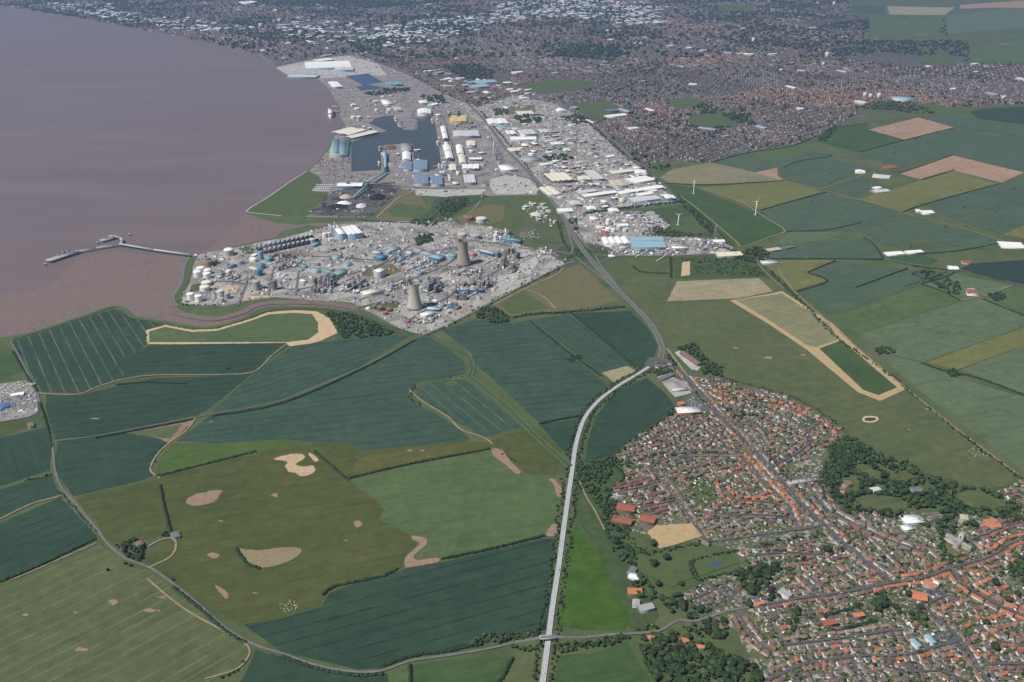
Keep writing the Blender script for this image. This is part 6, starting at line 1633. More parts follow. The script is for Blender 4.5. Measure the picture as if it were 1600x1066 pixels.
# ---- named buildings of the works
for a in ((493, 384, 17, 16, 7, 'turquoise', 'turquoise', 'turquoise-roofed shed below the fan coolers', SITE + 0.1), (408, 405, 5.5, 12, 24, 'turquoise', 'turquoise', 'tall turquoise clad tower in the tank farm', SITE), (421, 408, 11, 18, 11, 'turquoise', 'turquoise', 'turquoise hall beside the tall clad tower', SITE), (409, 419, 8, 16, 12, 'blue', 'turquoise', 'blue-green block below the clad tower', SITE),
          (405, 430, 8, 14, 16, 'blue', 'blue', 'blue process block beside the dark tanks', SITE), (363, 417.5, 14, 13, 5, 'deep blue', 'deep blue', 'dark blue low shed in the tank farm', SITE), (377, 412.5, 10, 12, 5, 'deep blue', 'grey', 'second dark blue shed near the sea wall', SITE), (397, 408, 8, 22, 9, 'white', 'white', 'white block beside the tall clad tower', SITE), (400, 399.5, 15, 12, 5, 'white', 'pale grey', 'long white store beside the green patch', SITE + 0.15),
          (397, 421, 6, 30, 5, 'cream', 'pale grey', 'cream sloped store in the tank farm', SITE), (494, 425, 12, 26, 8, 'light blue', 'pale grey', 'light blue roofed workshop in the middle of the works', SITE), (512, 427, 9, 40, 8, 'sea green', 'sea green', 'green shed with its long side to the workshop', SITE), (531, 429, 27, 26, 8, 'sea green', 'sea green', 'wide green shed with three bays', SITE + 0.05), (527, 403, 11, 20, 6, 'turquoise', 'pale grey', 'small turquoise office in the open ground', SITE),
          (544, 415, 12, 16, 6, 'turquoise', 'pale grey', 'second turquoise office in the open ground', SITE), (475, 418, 7, 20, 6, 'turquoise', 'grey', 'turquoise hut beside the works crossroads', SITE), (470, 423, 5, 16, 5, 'light blue', 'grey', 'tiny blue hut beside the works crossroads', SITE), (595, 405, 15, 30, 10, 'blue', 'blue', 'bright blue square hall north of the open ground', SITE), (683, 406, 16, 40, 11, 'light blue', 'blue', 'bright blue hall west of the dark cooling tower', SITE),
          (614, 392, 25, 18, 6, 'light blue', 'pale grey', 'long pale blue laboratory block', SITE + 0.02), (708, 401, 14, 20, 6, 'sea green', 'grey', 'sea green shed beside the dark cooling tower', SITE), (706, 406, 14, 14, 5, 'turquoise', 'grey', 'narrow turquoise canopy beside the dark cooling tower', SITE), (762, 398, 8, 50, 10, 'pale grey', 'deep blue', 'blue-walled block east of the dark cooling tower', SITE), (800, 378, 11, 60, 10, 'turquoise', 'blue', 'turquoise compressor hall of the air plant', SITE + 0.2),
          (653, 428, 7, 26, 6, 'light blue', 'grey', 'small blue shed amid the middle ground', SITE), (735, 456, 9, 70, 9, 'sky blue', 'blue', 'long sky blue shed standing slantwise near the lane', SITE + 0.55), (678, 485, 9, 34, 6, 'pale grey', 'blue', 'grey-roofed shed beside the pale cooling tower', SITE + 0.5), (704, 480, 7, 16, 6, 'blue', 'blue', 'small blue hut near the lane', SITE), (714, 482, 11, 16, 5, 'dark grey', 'brown', 'low dark shed near the lane', SITE),
          (668, 494, 22, 18, 8, 'white', 'white', 'white control house below the pale cooling tower', SITE - 0.35), (580, 460, 30, 26, 9, 'cream', 'pale grey', 'cream roofed hall by the creek', SITE - 0.4), (589, 397, 10, 26, 7, 'pale grey', 'grey', 'grey long shed north of the blue hall', SITE + 0.3), (652, 441, 10, 18, 6, 'light blue', 'grey', 'blue canopy behind the pale cooling tower', SITE), (691, 478, 7, 14, 5, 'sea green', 'grey', 'green hut near the thin flare stack', SITE),
          (637, 503, 8, 14, 4, 'red', 'brown', 'red-roofed hut in the corner by the lane', SITE), (648, 447, 8, 16, 5, 'green', 'green', 'green hut behind the pale cooling tower', SITE), (670, 467, 8, 16, 5, 'green', 'green', 'green hut beside the pale cooling tower', SITE), (594, 432, 16, 22, 20, 'white', 'pale grey', 'white tall process building west of the pale cooling tower', SITE), (740, 400, 12, 12, 5, 'red', 'red', 'red store beside the dark cooling tower', SITE),
          (474, 441, 7, 20, 6, 'white', 'pale grey', 'white shed in the grassy compound', SITE), (802, 424, 15, 16, 4, 'brown', 'brown', 'rust-brown low store in the eastern plant', SITE), (640, 397, 10, 20, 6, 'pale grey', 'grey', 'grey store north of the open ground', SITE), (655, 393, 14, 24, 5, 'grey', 'grey', 'wide grey store beside the copse', SITE), (668, 398, 14, 40, 6, 'grey', 'grey', 'big grey store behind the bright blue hall', SITE)):
    block(*a)
infill([(300, 410), (400, 385), (520, 358), (640, 352), (700, 360), (800, 390), (850, 410), (790, 452), (700, 500), (640, 500), (560, 465), (440, 460), (310, 470)], 9, SITE, ['white', 'pale grey', 'turquoise', 'grey', 'light blue', 'brown', 'cream', 'sea green', 'blue'], 'among the pipework of the works', 5, 16, 3, 7, most=90, gap=1.0, name='works_hut', grp='small huts of the works')
# ---- process plants: frames, columns, vessels and pipe racks
def process_plant(poly_px, label, n_frame, n_col, n_ves, hmax, seed, tint=(0.27, 0.26, 0.25)):
    n_frame, n_col, n_ves, hmax = int(n_frame * 1.5), int(n_col * 1.4), int(n_ves * 1.4), hmax * 1.35
    r = np.random.default_rng(seed)
    PW = W(poly_px)
    c = np.array(PW).mean(0)
    t = thing('process_plant', label, 'process plant', (c[0], c[1], 0), SITE)
    q = scatter(PW, 40)
    if len(q) == 0:
        return
    q = q - c
    ca, sa = math.cos(-SITE), math.sin(-SITE)
    q = np.stack([q[:, 0] * ca - q[:, 1] * sa, q[:, 0] * sa + q[:, 1] * ca], 1)
    r.shuffle(q)
    k = 0
    for i in range(n_frame):
        x, y = q[k % len(q)]; k += 1
        m = MB()
        L, Wd, H = r.uniform(12, 26), r.uniform(9, 16), r.uniform(0.35, 0.8) * hmax
        col = tuple(np.array(tint) * r.uniform(0.5, 1.3))
        for sx in (-1, 0, 1):
            for sy in (-1, 1):
                m.box(x + sx * L / 2, y + sy * Wd / 2, -0.3, 0.7, 0.7, H, col)
        for z in np.arange(4.5, H, 4.5):
            m.box(x, y, z, L, Wd, 0.35, tuple(np.array(col) * r.uniform(0.7, 1.4)))
            for _ in range(3):
                m.box(x + r.uniform(-.35, .35) * L, y + r.uniform(-.3, .3) * Wd, z + 0.35, r.uniform(2, 5), r.uniform(2, 4), r.uniform(1.5, 3.4), tuple(np.array([(0.45, 0.45, 0.46), (0.2, 0.2, 0.21), (0.3, 0.28, 0.25), (0.1, 0.3, 0.36)][int(r.integers(4))])))
        m.build('steel_frame', M_STEEL, t)
    for i in range(n_col):
        x, y = q[k % len(q)]; k += 1
        m = MB(); rr = r.uniform(1.1, 2.6); H = r.uniform(0.5, 1.0) * hmax
        cc = [(0.6, 0.6, 0.6), (0.35, 0.35, 0.36), (0.25, 0.22, 0.2), (0.5, 0.48, 0.45)][int(r.integers(4))]
        m.rings(x, y, [(rr, -0.3), (rr, H * 0.6), (rr * 0.8, H * 0.64), (rr * 0.8, H), (rr * 0.3, H + rr)], cc, 10)
        for z in (H * 0.35, H * 0.7, H * 0.92):
            m.rings(x, y, [(rr * 0.7, z), (rr + 1.1, z), (rr + 1.1, z + 0.8)], (0.3, 0.3, 0.28), 10, cap=False)
        m.build('column', M_STEEL, t)
    for i in range(n_ves):
        x, y = q[k % len(q)]; k += 1
        m = MB(); rr = r.uniform(2.0, 4.4)
        cc = [(0.72, 0.72, 0.7), (0.45, 0.45, 0.46), (0.32, 0.3, 0.28)][int(r.integers(3))]
        if r.random() < 0.5:
            m.rings(x, y, [(rr, -0.3), (rr, rr * 2.2), (rr * 0.6, rr * 2.6), (0.2, rr * 2.7)], cc, 12)
        else:
            L = rr * 5
            m.bar((x - L / 2, y, rr + 1.5), (x + L / 2, y, rr + 1.5), rr, cc, 10)
            m.box(x - L / 3, y, -0.3, 1, rr * 1.6, 2.4, (0.4, 0.39, 0.37)); m.box(x + L / 3, y, -0.3, 1, rr * 1.6, 2.4, (0.4, 0.39, 0.37))
        m.build('vessel', M_STEEL, t)
    lo, hi = q.min(0), q.max(0)
    for y in np.linspace(lo[1] * 0.7, hi[1] * 0.7, 3):
        m = MB()
        x0, x1 = lo[0] * 0.85, hi[0] * 0.85
        for x in np.arange(x0, x1, 9):
            m.box(x, y - 2.5, -0.3, 0.5, 0.5, 6.3, (0.35, 0.34, 0.32)); m.box(x, y + 2.5, -0.3, 0.5, 0.5, 6.3, (0.35, 0.34, 0.32))
        for d in (-2.2, -1.3, -0.4, 0.5, 1.4, 2.2):
            m.bar((x0, y + d, 6.2), (x1, y + d, 6.2), 0.33, (0.62, 0.61, 0.58) if d > 0 else (0.42, 0.41, 0.4), 5)
        m.build('pipe_rack', M_STEEL, t)
for a in (([(478, 452), (500, 436), (522, 432), (530, 452), (500, 460)], 'dense dark process plant by the creek', 9, 12, 10, 26, 1), ([(532, 458), (545, 440), (575, 440), (572, 458)], 'process plant of parallel cooler banks by the creek', 8, 6, 12, 15, 2, (0.22, 0.22, 0.23)), ([(600, 455), (612, 440), (640, 436), (632, 462)], 'process plant west of the pale cooling tower', 5, 8, 10, 22, 3, (0.4, 0.4, 0.39)),
          ([(664, 462), (668, 442), (690, 438), (688, 460)], 'process plant with tall twin columns beside the pale cooling tower', 5, 9, 8, 30, 4), ([(705, 470), (715, 450), (760, 432), (772, 446), (735, 470)], 'sprawling rusty process plant along the lane', 9, 16, 16, 24, 5, (0.26, 0.22, 0.19)), ([(768, 420), (780, 396), (805, 394), (825, 410), (800, 424)], 'eastern process plant with the black sphere', 7, 12, 12, 24, 6, (0.22, 0.19, 0.17)),
          ([(602, 400), (612, 396), (645, 400), (640, 408), (606, 408)], 'blue-green process plant north of the open ground', 8, 6, 10, 12, 7, (0.13, 0.34, 0.42)), ([(432, 426), (436, 404), (460, 400), (462, 420)], 'process plant round the slim brown stack', 5, 8, 8, 24, 8), ([(340, 436), (345, 424), (380, 424), (400, 436), (370, 440)], 'low process plant in the tank farm', 4, 5, 10, 12, 9), ([(640, 428), (648, 412), (676, 408), (668, 428)], 'half-dismantled process plant in the open ground', 5, 3, 8, 10, 10),
          ([(706, 432), (712, 424), (755, 422), (748, 436)], 'low process plant below the dark cooling tower', 5, 4, 10, 9, 11), ([(640, 506), (650, 497), (690, 494), (672, 508)], 'small process plant in the lane corner', 3, 5, 8, 10, 12), ([(764, 380), (768, 366), (795, 366), (800, 378)], 'air separation plant with white vessels', 3, 5, 6, 22, 13, (0.5, 0.5, 0.5)), ([(640, 415), (650, 405), (690, 412), (660, 422)], 'pipework plant beside the bright blue hall', 4, 3, 8, 8, 14),
          ([(840, 390), (852, 388), (870, 398), (850, 402)], 'scrap compound by the interchange', 3, 1, 8, 6, 15), ([(1082, 388), (1090, 374), (1120, 374), (1142, 386), (1110, 392)], 'electrical substation with rows of switchgear', 16, 8, 4, 9, 16, (0.4, 0.41, 0.43)), ([(688, 266), (690, 255), (705, 255), (705, 268)], 'cement plant beside the eastern basin', 4, 8, 10, 16, 17, (0.5, 0.5, 0.49)),
          ([(710, 200), (715, 192), (742, 192), (745, 200)], 'grain plant above the large grey shed', 6, 6, 6, 14, 18), ([(860, 232), (865, 226), (880, 226), (878, 236)], 'boiler houses of the factory park', 5, 8, 6, 14, 19), ([(950, 392), (1010, 388), (1075, 390), (1070, 397), (955, 398)], 'crane and container yard of the steel works', 6, 4, 10, 8, 20)):
    process_plant(*a)

# ================================================================== landmarks, vehicles, ships and smaller things
def lb(A, B, C, h, roof, wall, style, label, name, cat='building', spans=1, grp=None):
    return shed(A, B, C, h, roof, wall, style, label, spans, name, cat, grp)
# ---- town landmarks
for a in (((1058, 646), (1094, 644), (1092, 635), 6, 'white', 'orange', 'flat', 'white flat-roofed supermarket with orange brick sides', 'supermarket'), ((1060, 632), (1070, 631), (1068, 627), 5, 'orange', 'orange', 'gable', 'small orange-roofed wing at the supermarket corner', 'shop'),
          ((1051, 611), (1076, 608), (1074, 605), 5, 'pale grey', 'grey', 'flat', 'pale grey filling station canopy beside the roundabout road', 'filling_station'), ((1033, 594), (1054, 585), (1048, 582), 6, 'dark grey', 'dark grey', 'gable', 'dark roofed depot beside the roundabout', 'depot'),
          ((1063, 551), (1090, 570), (1096, 567), 6, 'brown', 'brown', 'gable', 'long brown-roofed roadhouse in its pale yard', 'roadhouse'), ((1416, 818), (1448, 816), (1436, 804), 5, 'white', 'pale grey', 'flat', 'white-roofed school block beside its playground', 'school'),
          ((1415, 829), (1430, 826), (1420, 819), 4, 'white', 'pale grey', 'flat', 'small white-roofed school annexe', 'school'), ((1421, 1000), (1434, 1012), (1440, 1008), 5, 'light blue', 'white', 'gable', 'light blue roofed depot, longer wing by the sweeping road', 'depot'), ((1444, 993), (1456, 1006), (1463, 1003), 5, 'light blue', 'white', 'gable', 'light blue roofed depot, second wing facing the first', 'depot'),
          ((1428, 936), (1452, 940), (1445, 926), 6, 'orange', 'brown', 'gable', 'large orange hipped hall south of the market', 'hall'), ((1438, 910), (1458, 917), (1470, 912), 7, 'orange', 'stone', 'gable', 'large orange-roofed market block', 'market_hall'), ((1457, 911), (1466, 914), (1470, 909), 8, 'white', 'white', 'flat', 'white flat roof in the heart of the market block', 'market_hall'),
          ((1538, 822), (1562, 824), (1565, 817), 6, 'orange', 'stone', 'gable', 'orange-roofed almshouse range, lower wing', 'almshouse'), ((1536, 817), (1552, 816), (1556, 810), 6, 'orange', 'stone', 'gable', 'orange-roofed almshouse range, upper wing', 'almshouse'), ((1216, 925), (1232, 935), (1238, 927), 6, 'grey', 'white', 'gable', 'big white house in its wooded grounds', 'villa', 'building', 2),
          ((1175, 946), (1195, 943), (1193, 939), 5, 'orange', 'stone', 'gable', 'orange-roofed cottage row at the lane bend', 'cottage'), ((1232, 757), (1280, 750), (1277, 745), 5, 'grey', 'stone', 'flat', 'long pale factory between the straight road and the wood', 'factory'), ((955, 812), (985, 820), (990, 812), 6, 'redroof', 'brown', 'gable', 'red-roofed care home, lower range', 'care_home'),
          ((962, 795), (990, 800), (994, 790), 6, 'redroof', 'brown', 'gable', 'red-roofed care home, upper range', 'care_home'), ((998, 812), (1022, 818), (1026, 808), 6, 'redroof', 'brown', 'gable', 'red-roofed care home, range beside the hay field', 'care_home'), ((981, 900), (997, 907), (1003, 900), 5, 'white', 'white', 'flat', 'white flat-roofed farm shed by the marshy field', 'barn'),
          ((980, 893), (990, 897), (996, 888), 5, 'dark grey', 'grey', 'gable', 'dark-roofed farm shed behind the white one', 'barn'), ((1002, 955), (1024, 950), (1018, 941), 6, 'grey', 'grey', 'gable', 'wide grey barn in the farm yard', 'barn'), ((988, 945), (1000, 948), (1000, 938), 5, 'grey', 'pale grey', 'gable', 'narrow grey barn beside the wide one', 'barn'), ((982, 928), (1005, 929), (1002, 919), 5, 'orange', 'brown', 'gable', 'orange-roofed farmhouse range beside the grey barns', 'farmhouse'),
          ((1116, 985), (1130, 983), (1124, 975), 5, 'brown', 'brown', 'gable', 'pair of brown-roofed barns by the old farm lane, front one', 'barn'), ((1124, 982), (1138, 980), (1132, 972), 5, 'brown', 'brown', 'gable', 'pair of brown-roofed barns by the old farm lane, rear one', 'barn'), ((1062, 1003), (1077, 1003), (1075, 996), 5, 'orange', 'stone', 'gable', 'orange-roofed house in the lane wood', 'cottage'), ((1080, 1010), (1102, 1014), (1100, 1008), 5, 'orange', 'stone', 'gable', 'orange-roofed house deeper in the lane wood', 'cottage'), ((1012, 996), (1024, 996), (1022, 992), 5, 'orange', 'stone', 'gable', 'orange-roofed cottage by the flyover lane', 'cottage'),
          ((1315, 758), (1330, 757), (1328, 750), 6, 'brown', 'stone', 'gable', 'brown-roofed house in the clearing of the large wood', 'villa'), ((1312, 768), (1322, 768), (1320, 762), 6, 'redroof', 'white', 'gable', 'red-roofed house in the clearing of the large wood', 'villa'), ((1362, 768), (1376, 766), (1373, 760), 6, 'pale grey', 'white', 'gable', 'grey-roofed house on the edge of the large wood', 'villa'), ((1426, 769), (1442, 768), (1438, 760), 8, 'dark grey', 'stone', 'gable', 'stone hall with dark roof inside the large wood', 'villa'),
          ((1501, 812), (1514, 813), (1512, 805), 7, 'stone', 'stone', 'gable', 'stone villa above the church', 'villa'), ((1288, 978), (1310, 974), (1304, 966), 6, 'redroof', 'brown', 'gable', 'red-roofed villa with a lawn', 'villa'), ((1335, 965), (1352, 962), (1348, 956), 6, 'orange', 'brown', 'gable', 'orange-roofed villa with a tennis court', 'villa'),
          # farms and yards out in the fields
          ((214, 854), (225, 850), (221, 844), 6, 'brown', 'brown', 'gable', 'brown-roofed farmhouse among dark trees on the lane bend', 'farmhouse'), ((268, 840), (283, 840), (280, 832), 4, 'dark grey', 'stone', 'gable', 'dark-roofed cottage beyond the looping drive', 'cottage'), ((1385, 399), (1413, 397), (1410, 392), 4, 'white', 'white', 'gable', 'white glasshouse range of the nursery, western block', 'glasshouse', 'glasshouse', 5), ((1416, 396), (1442, 394), (1440, 390), 4, 'white', 'white', 'gable', 'white glasshouse range of the nursery, eastern block', 'glasshouse', 'glasshouse', 4),
          ((1562, 386), (1600, 388), (1598, 379), 4, 'white', 'white', 'gable', 'white glasshouse range by the city-side lane', 'glasshouse', 'glasshouse', 5), ((1512, 460), (1530, 460), (1527, 453), 6, 'redroof', 'white', 'gable', 'red-roofed farmhouse of the lone farm', 'farmhouse'), ((1514, 454), (1522, 453), (1520, 450), 5, 'pale grey', 'white', 'gable', 'pale barn of the lone farm', 'barn'), ((1440, 334), (1458, 333), (1455, 328), 5, 'white', 'white', 'gable', 'white barn of the hedged farm below the yellow-green field', 'barn'), ((1432, 332), (1440, 331), (1438, 327), 5, 'white', 'grey', 'gable', 'small white barn beside the larger white one', 'barn'),
          ((1366, 301), (1390, 299), (1384, 295), 4, 'pale grey', 'grey', 'gable', 'grey barn among the small paddocks', 'barn'), ((1366, 295), (1376, 294), (1374, 291), 4, 'white', 'white', 'gable', 'white poultry house among the small paddocks', 'barn'), ((1336, 269), (1352, 271), (1352, 267), 4, 'white', 'white', 'gable', 'long white poultry house north of the paddocks', 'barn'), ((1380, 264), (1400, 262), (1398, 258), 4, 'redroof', 'brown', 'gable', 'red-roofed cottages north of the paddocks', 'cottage'), ((1365, 276), (1392, 279), (1390, 274), 4, 'pale grey', 'white', 'gable', 'pale farm shed in the middle of the paddocks', 'barn'),
          ((1199, 393), (1220, 390), (1216, 386), 5, 'buff', 'brown', 'gable', 'buff barn of the turf farm', 'barn'), ((1222, 389), (1240, 386), (1238, 383), 5, 'dark grey', 'dark grey', 'gable', 'dark barn of the turf farm', 'barn'), ((1190, 412), (1216, 411), (1214, 406), 4, 'pale grey', 'pale grey', 'flat', 'row of pale static homes by the lane corner', 'park_home'), ((1482, 420), (1498, 421), (1496, 416), 5, 'white', 'white', 'gable', 'white roadside house by the blue-green field', 'cottage'), ((1504, 411), (1518, 411), (1516, 407), 5, 'redroof', 'stone', 'gable', 'red roofed barn beyond the roadside house', 'barn'),
          ((17, 619), (38, 616), (37, 612), 5, 'white', 'grey', 'gable', 'white workshop in the caravan yard', 'workshop'), ((0, 638), (16, 635), (12, 629), 5, 'deep blue', 'grey', 'gable', 'dark blue workshop in the caravan yard', 'workshop'), ((44, 667), (54, 666), (52, 660), 5, 'brown', 'stone', 'gable', 'brown-roofed house below the caravan yard', 'cottage'), ((869, 400), (882, 399), (880, 397), 4, 'white', 'white', 'flat', 'white office cabin inside the interchange', 'cabin') if False else ((951, 401), (962, 401), (961, 398), 4, 'white', 'grey', 'flat', 'white lorry depot office by the grass reserve', 'office'),
          ((948, 183), (978, 180), (976, 177), 9, 'white', 'white', 'gable', 'white stand of the rugby ground', 'stadium_stand'), ((946, 174), (966, 173), (964, 170), 10, 'dark grey', 'deep blue', 'gable', 'dark far stand of the rugby ground', 'stadium_stand'), ((968, 172), (984, 177), (984, 173), 10, 'light blue', 'red', 'gable', 'blue corner stand of the rugby ground', 'stadium_stand'), ((1400, 156), (1430, 155), (1424, 150), 10, 'light blue', 'white', 'flat', 'pale blue school beyond the wooded park', 'school')):
    roof = a[4]
    if roof == 'redroof':
        RC['redroof'] = (0.30, 0.10, 0.06)
    lb(*a[:9], *(a[9:] if len(a) > 9 else ()))
# ---- church
cx, cy = at(1499, 853)
ax = wang((1484, 846), (1514, 862))
t = thing('church', 'pale stone cross-shaped church with a pinnacled central tower among trees', 'church', (cx, cy, 0), ax)
t.scale = (1.08, 1.08, 1.0)
ST, SR = RC['stone'], (0.25, 0.25, 0.25)
def hall(x0, x1, y0, y1, h, rh, nm):
    L, Wd = x1 - x0, y1 - y0
    along_x = L > Wd
    wv, wf, rv, rf = gable_geo(max(L, Wd), min(L, Wd), h, rh, False)
    m = MB(); w = MB()
    rot = 0 if along_x else math.pi / 2
    c_, s_ = math.cos(rot), math.sin(rot)
    f = lambda P: [((x0 + x1) / 2 + p[0] * c_ - p[1] * s_, (y0 + y1) / 2 + p[0] * s_ + p[1] * c_, p[2]) for p in P]
    w.add(f(wv), wf, ST); ww = w.build(nm, M_CONC, t)
    m.add(f(rv), rf, SR); m.build('roof', M_ROOF, ww)
hall(-30, -4, -5, 5, 11, 5, 'nave'); hall(4, 24, -4.5, 4.5, 10, 5, 'chancel'); hall(-5, 5, 4, 18, 10, 5, 'transept'); hall(-5, 5, -18, -4, 10, 5, 'transept')
m = MB(); m.box(-17, -7.2, -1, 25, 4.6, 6.5, ST); m.build('aisle', M_CONC, t)
m = MB(); m.box(-17, 7.2, -1, 25, 4.6, 6.5, ST); m.build('aisle', M_CONC, t)
m = MB(); m.box(0, 0, -1, 9.4, 9.4, 35, ST); tw = m.build('tower', M_CONC, t)
m = MB(); m.box(0, 0, 34, 9.9, 9.9, 1.2, ST, cap=False); m.build('parapet', M_CONC, tw)
pm = MB(); pm.box(0, 0, 33, 1.3, 1.3, 4, ST); pm.box(0, 0, 37, 1.3, 1.3, 3.4, ST, taper=0.08); pme = pm.mesh('pinnacle', M_CONC)
for sx in (-1, 1):
    for sy in (-1, 1):
        link('pinnacle', pme, tw, (sx * 4.6, sy * 4.6, 0))
wm = MB(); wm.box(0, 0, 22, 2.6, 0.16, 7, (0.05, 0.05, 0.055)); wm.box(0, 0, 22, 0.3, 0.26, 7, ST); wme = wm.mesh('belfry_window', M_WALL)
for k in range(4):
    link('belfry_window', wme, tw, (4.75 * math.cos(k * math.pi / 2), 4.75 * math.sin(k * math.pi / 2), 0), k * math.pi / 2 + math.pi / 2)
# ---- wind turbines
def turbine(bx, by, hpx, label, yaw, spin):
    X, Y = at(bx, by); h = hgt(bx, by, hpx)
    t = thing('wind_turbine', label, 'wind turbine', (X, Y, 0), yaw, 'wind turbines')
    wc = (0.8, 0.8, 0.8)
    m = MB(); m.rings(0, 0, [(2.3, -0.5), (1.8, h * 0.5), (1.3, h)], wc, 14); m.build('tower', M_METAL, t)
    m = MB(); m.box(0, 1.5, h - 1.2, 3.2, 9, 3.2, wc); m.build('nacelle', M_METAL, t)
    m = MB(); m.bar((0, -5, h + 0.4), (0, -3, h + 0.4), 1.4, wc, 10); hub = m.build('hub', M_METAL, t)
    R = h * 0.52
    for k in range(3):
        a = spin + k * 2 * math.pi / 3
        m = MB()
        d = np.array([math.sin(a), 0, math.cos(a)]); n = np.array([math.cos(a), 0, -math.sin(a)]); o = np.array([0, -4.3, h + 0.4])
        P, F = [], []
        for f, w in ((0.02, 0.9), (0.15, 2.4), (0.5, 1.7), (1.0, 0.4)):
            c = o + d * R * f
            P += [c - n * w * 0.4 + [0, -0.25, 0], c + n * w * 0.6, c - n * w * 0.1 + [0, 0.35, 0]]
        for j in range(3):
            for q in range(3):
                F.append((j * 3 + q, j * 3 + (q + 1) % 3, j * 3 + 3 + (q + 1) % 3, j * 3 + 3 + q))
        m.add(P, F, wc); m.build('blade', M_METAL, t)
    m = MB(); m.rings(0, 0, [(7, 0.1), (7, 0.9)], (0.42, 0.42, 0.41), 16); m.build('base', M_CONC, t)
turbine(1083.5, 303, 19, 'white wind turbine at the top of the turf field', 0.9, 0.2)
turbine(1180.3, 336, 20, 'white wind turbine beside the pale yellow field', 0.9, 0.5)
turbine(1059.3, 351.5, 15.5, 'white wind turbine in the scrub by the settling beds', 0.2, 1.0)
# ---- lattice pylon
X, Y = at(1117, 371); h = hgt(1117, 371, 19)
t = thing('pylon', 'grey lattice electricity pylon beside the substation', 'pylon', (X, Y, 0), 0.5)
for sx in (-1, 1):
    for sy in (-1, 1):
        m = MB(); m.bar((sx * 5, sy * 5, 0), (sx * 0.8, sy * 0.8, h), 0.45, RC['grey'], 4); m.build('leg', M_STEEL, t)
for k in range(6):
    z0, z1 = h * k / 6, h * (k + 1) / 6
    w0, w1 = 5 - 4.2 * k / 6, 5 - 4.2 * (k + 1) / 6
    m = MB()
    for s in (-1, 1):
        m.bar((-w0, s * w0, z0), (w1, s * w1, z1), 0.28, RC['grey'], 4); m.bar((w0, s * w0, z0), (-w1, s * w1, z1), 0.28, RC['grey'], 4)
        m.bar((s * w0, -w0, z0), (s * w1, w1, z1), 0.28, RC['grey'], 4); m.bar((s * w0, w0, z0), (s * w1, -w1, z1), 0.28, RC['grey'], 4)
    m.build('brace', M_STEEL, t)
for z, w in ((h * 0.66, 9), (h * 0.8, 11), (h * 0.93, 8)):
    m = MB(); m.bar((-w, 0, z), (w, 0, z), 0.4, RC['grey'], 4); m.bar((-w, 0, z), (0, 0, z + 3), 0.25, RC['grey'], 4); m.bar((w, 0, z), (0, 0, z + 3), 0.25, RC['grey'], 4); m.build('cross_arm', M_STEEL, t)
# ---- jetty
def pier(pts, width, z, label, name='jetty', step=34.0):
    width, z = width * 1.4, z * 1.3
    P = W(pts)
    o = np.array(P[0])
    t = thing(name, label, 'jetty', (*o, 0), 0, 'river jetties')
    for a, b in zip(P[:-1], P[1:]):
        a, b = np.array(a) - o, np.array(b) - o
        L = float(np.hypot(*(b - a))); an = math.atan2(*(b - a)[::-1])
        m = MB(); m.box(*((a + b) / 2), z - 1.4, L + width * 0.5, width, 1.4, (0.40, 0.41, 0.40), an); d = m.build('deck', M_CONC, t)
        m = MB()
        for s in (-0.3, -0.1, 0.12):
            n = np.array([-math.sin(an), math.cos(an)]) * width * s
            m.bar((*(a + n), z + 0.6), (*(b + n), z + 0.6), 0.5, (0.55, 0.56, 0.56), 5)
        m.build('pipeline', M_STEEL, d)
        for k in range(max(2, int(L // step))):
            c = a + (b - a) * (k + 0.5) / max(2, int(L // step))
            m = MB(); n = np.array([-math.sin(an), math.cos(an)]) * width * 0.4
            m.bar((*(c - n), -2), (*(c - n), z - 1), 0.7, (0.2, 0.19, 0.18), 6); m.bar((*(c + n), -2), (*(c + n), z - 1), 0.7, (0.2, 0.19, 0.18), 6); m.box(*c, z - 2.2, 1.2, width, 1.0, (0.25, 0.24, 0.22), an)
            m.build('pile_bent', M_CONC, t)
    return t
pier([(297, 402), (240, 394), (188, 385)], 9, 9, 'long pipeline jetty striding out from the tank farm')
pier([(187, 385), (150, 391), (118, 397)], 9, 8, 'bent outer arm of the pipeline jetty')
pier([(120, 396.5), (78, 410)], 22, 8, 'broad tanker berth at the tip of the jetty')
pier([(189, 385), (192, 379), (188, 374.5), (172, 372)], 8, 8, 'hooked inner arm of the jetty')
pier([(178, 374), (160, 379)], 16, 8, 'small inner berth of the jetty')
for k, (x, y) in enumerate(((71, 415), (153, 381), (203, 368), (180, 371))):
    X, Y = at(x, y); m = MB(); m.box(0, 0, -2, 9, 9, 9, (0.2, 0.18, 0.16)); m.box(0, 0, 7, 10, 10, 1, (0.4, 0.39, 0.37)); m.box(2, 2, 8, 1, 1, 1.6, (0.5, 0.4, 0.1))
    tag(m.build('mooring_dolphin', M_CONC, None, (X, Y, 0), 0.4), ('dark mooring dolphin off the tanker berth', 'dark mooring dolphin off the inner berth', 'dark mooring dolphin standing out in the river', 'dark mooring dolphin between the two berths')[k], 'dolphin')
for k, (x, y, ww, hh) in enumerate(((107, 398, 6, 9), (100, 400, 5, 12), (165, 377, 5, 8), (92, 403, 4, 8))):
    X, Y = at(x, y); m = MB(); m.box(0, 0, 8, ww * 2, 6, hh, (0.16, 0.2, 0.24)); m.bar((0, 0, 8 + hh), (6, 0, 14 + hh), 0.5, (0.3, 0.3, 0.3))
    tag(m.build('loading_arm', M_STEEL, None, (X, Y, 0), -0.3), f"dark loading gantry on the {('outer end of the tanker berth', 'middle of the tanker berth', 'inner berth', 'far corner of the tanker berth')[k]}", 'gantry')
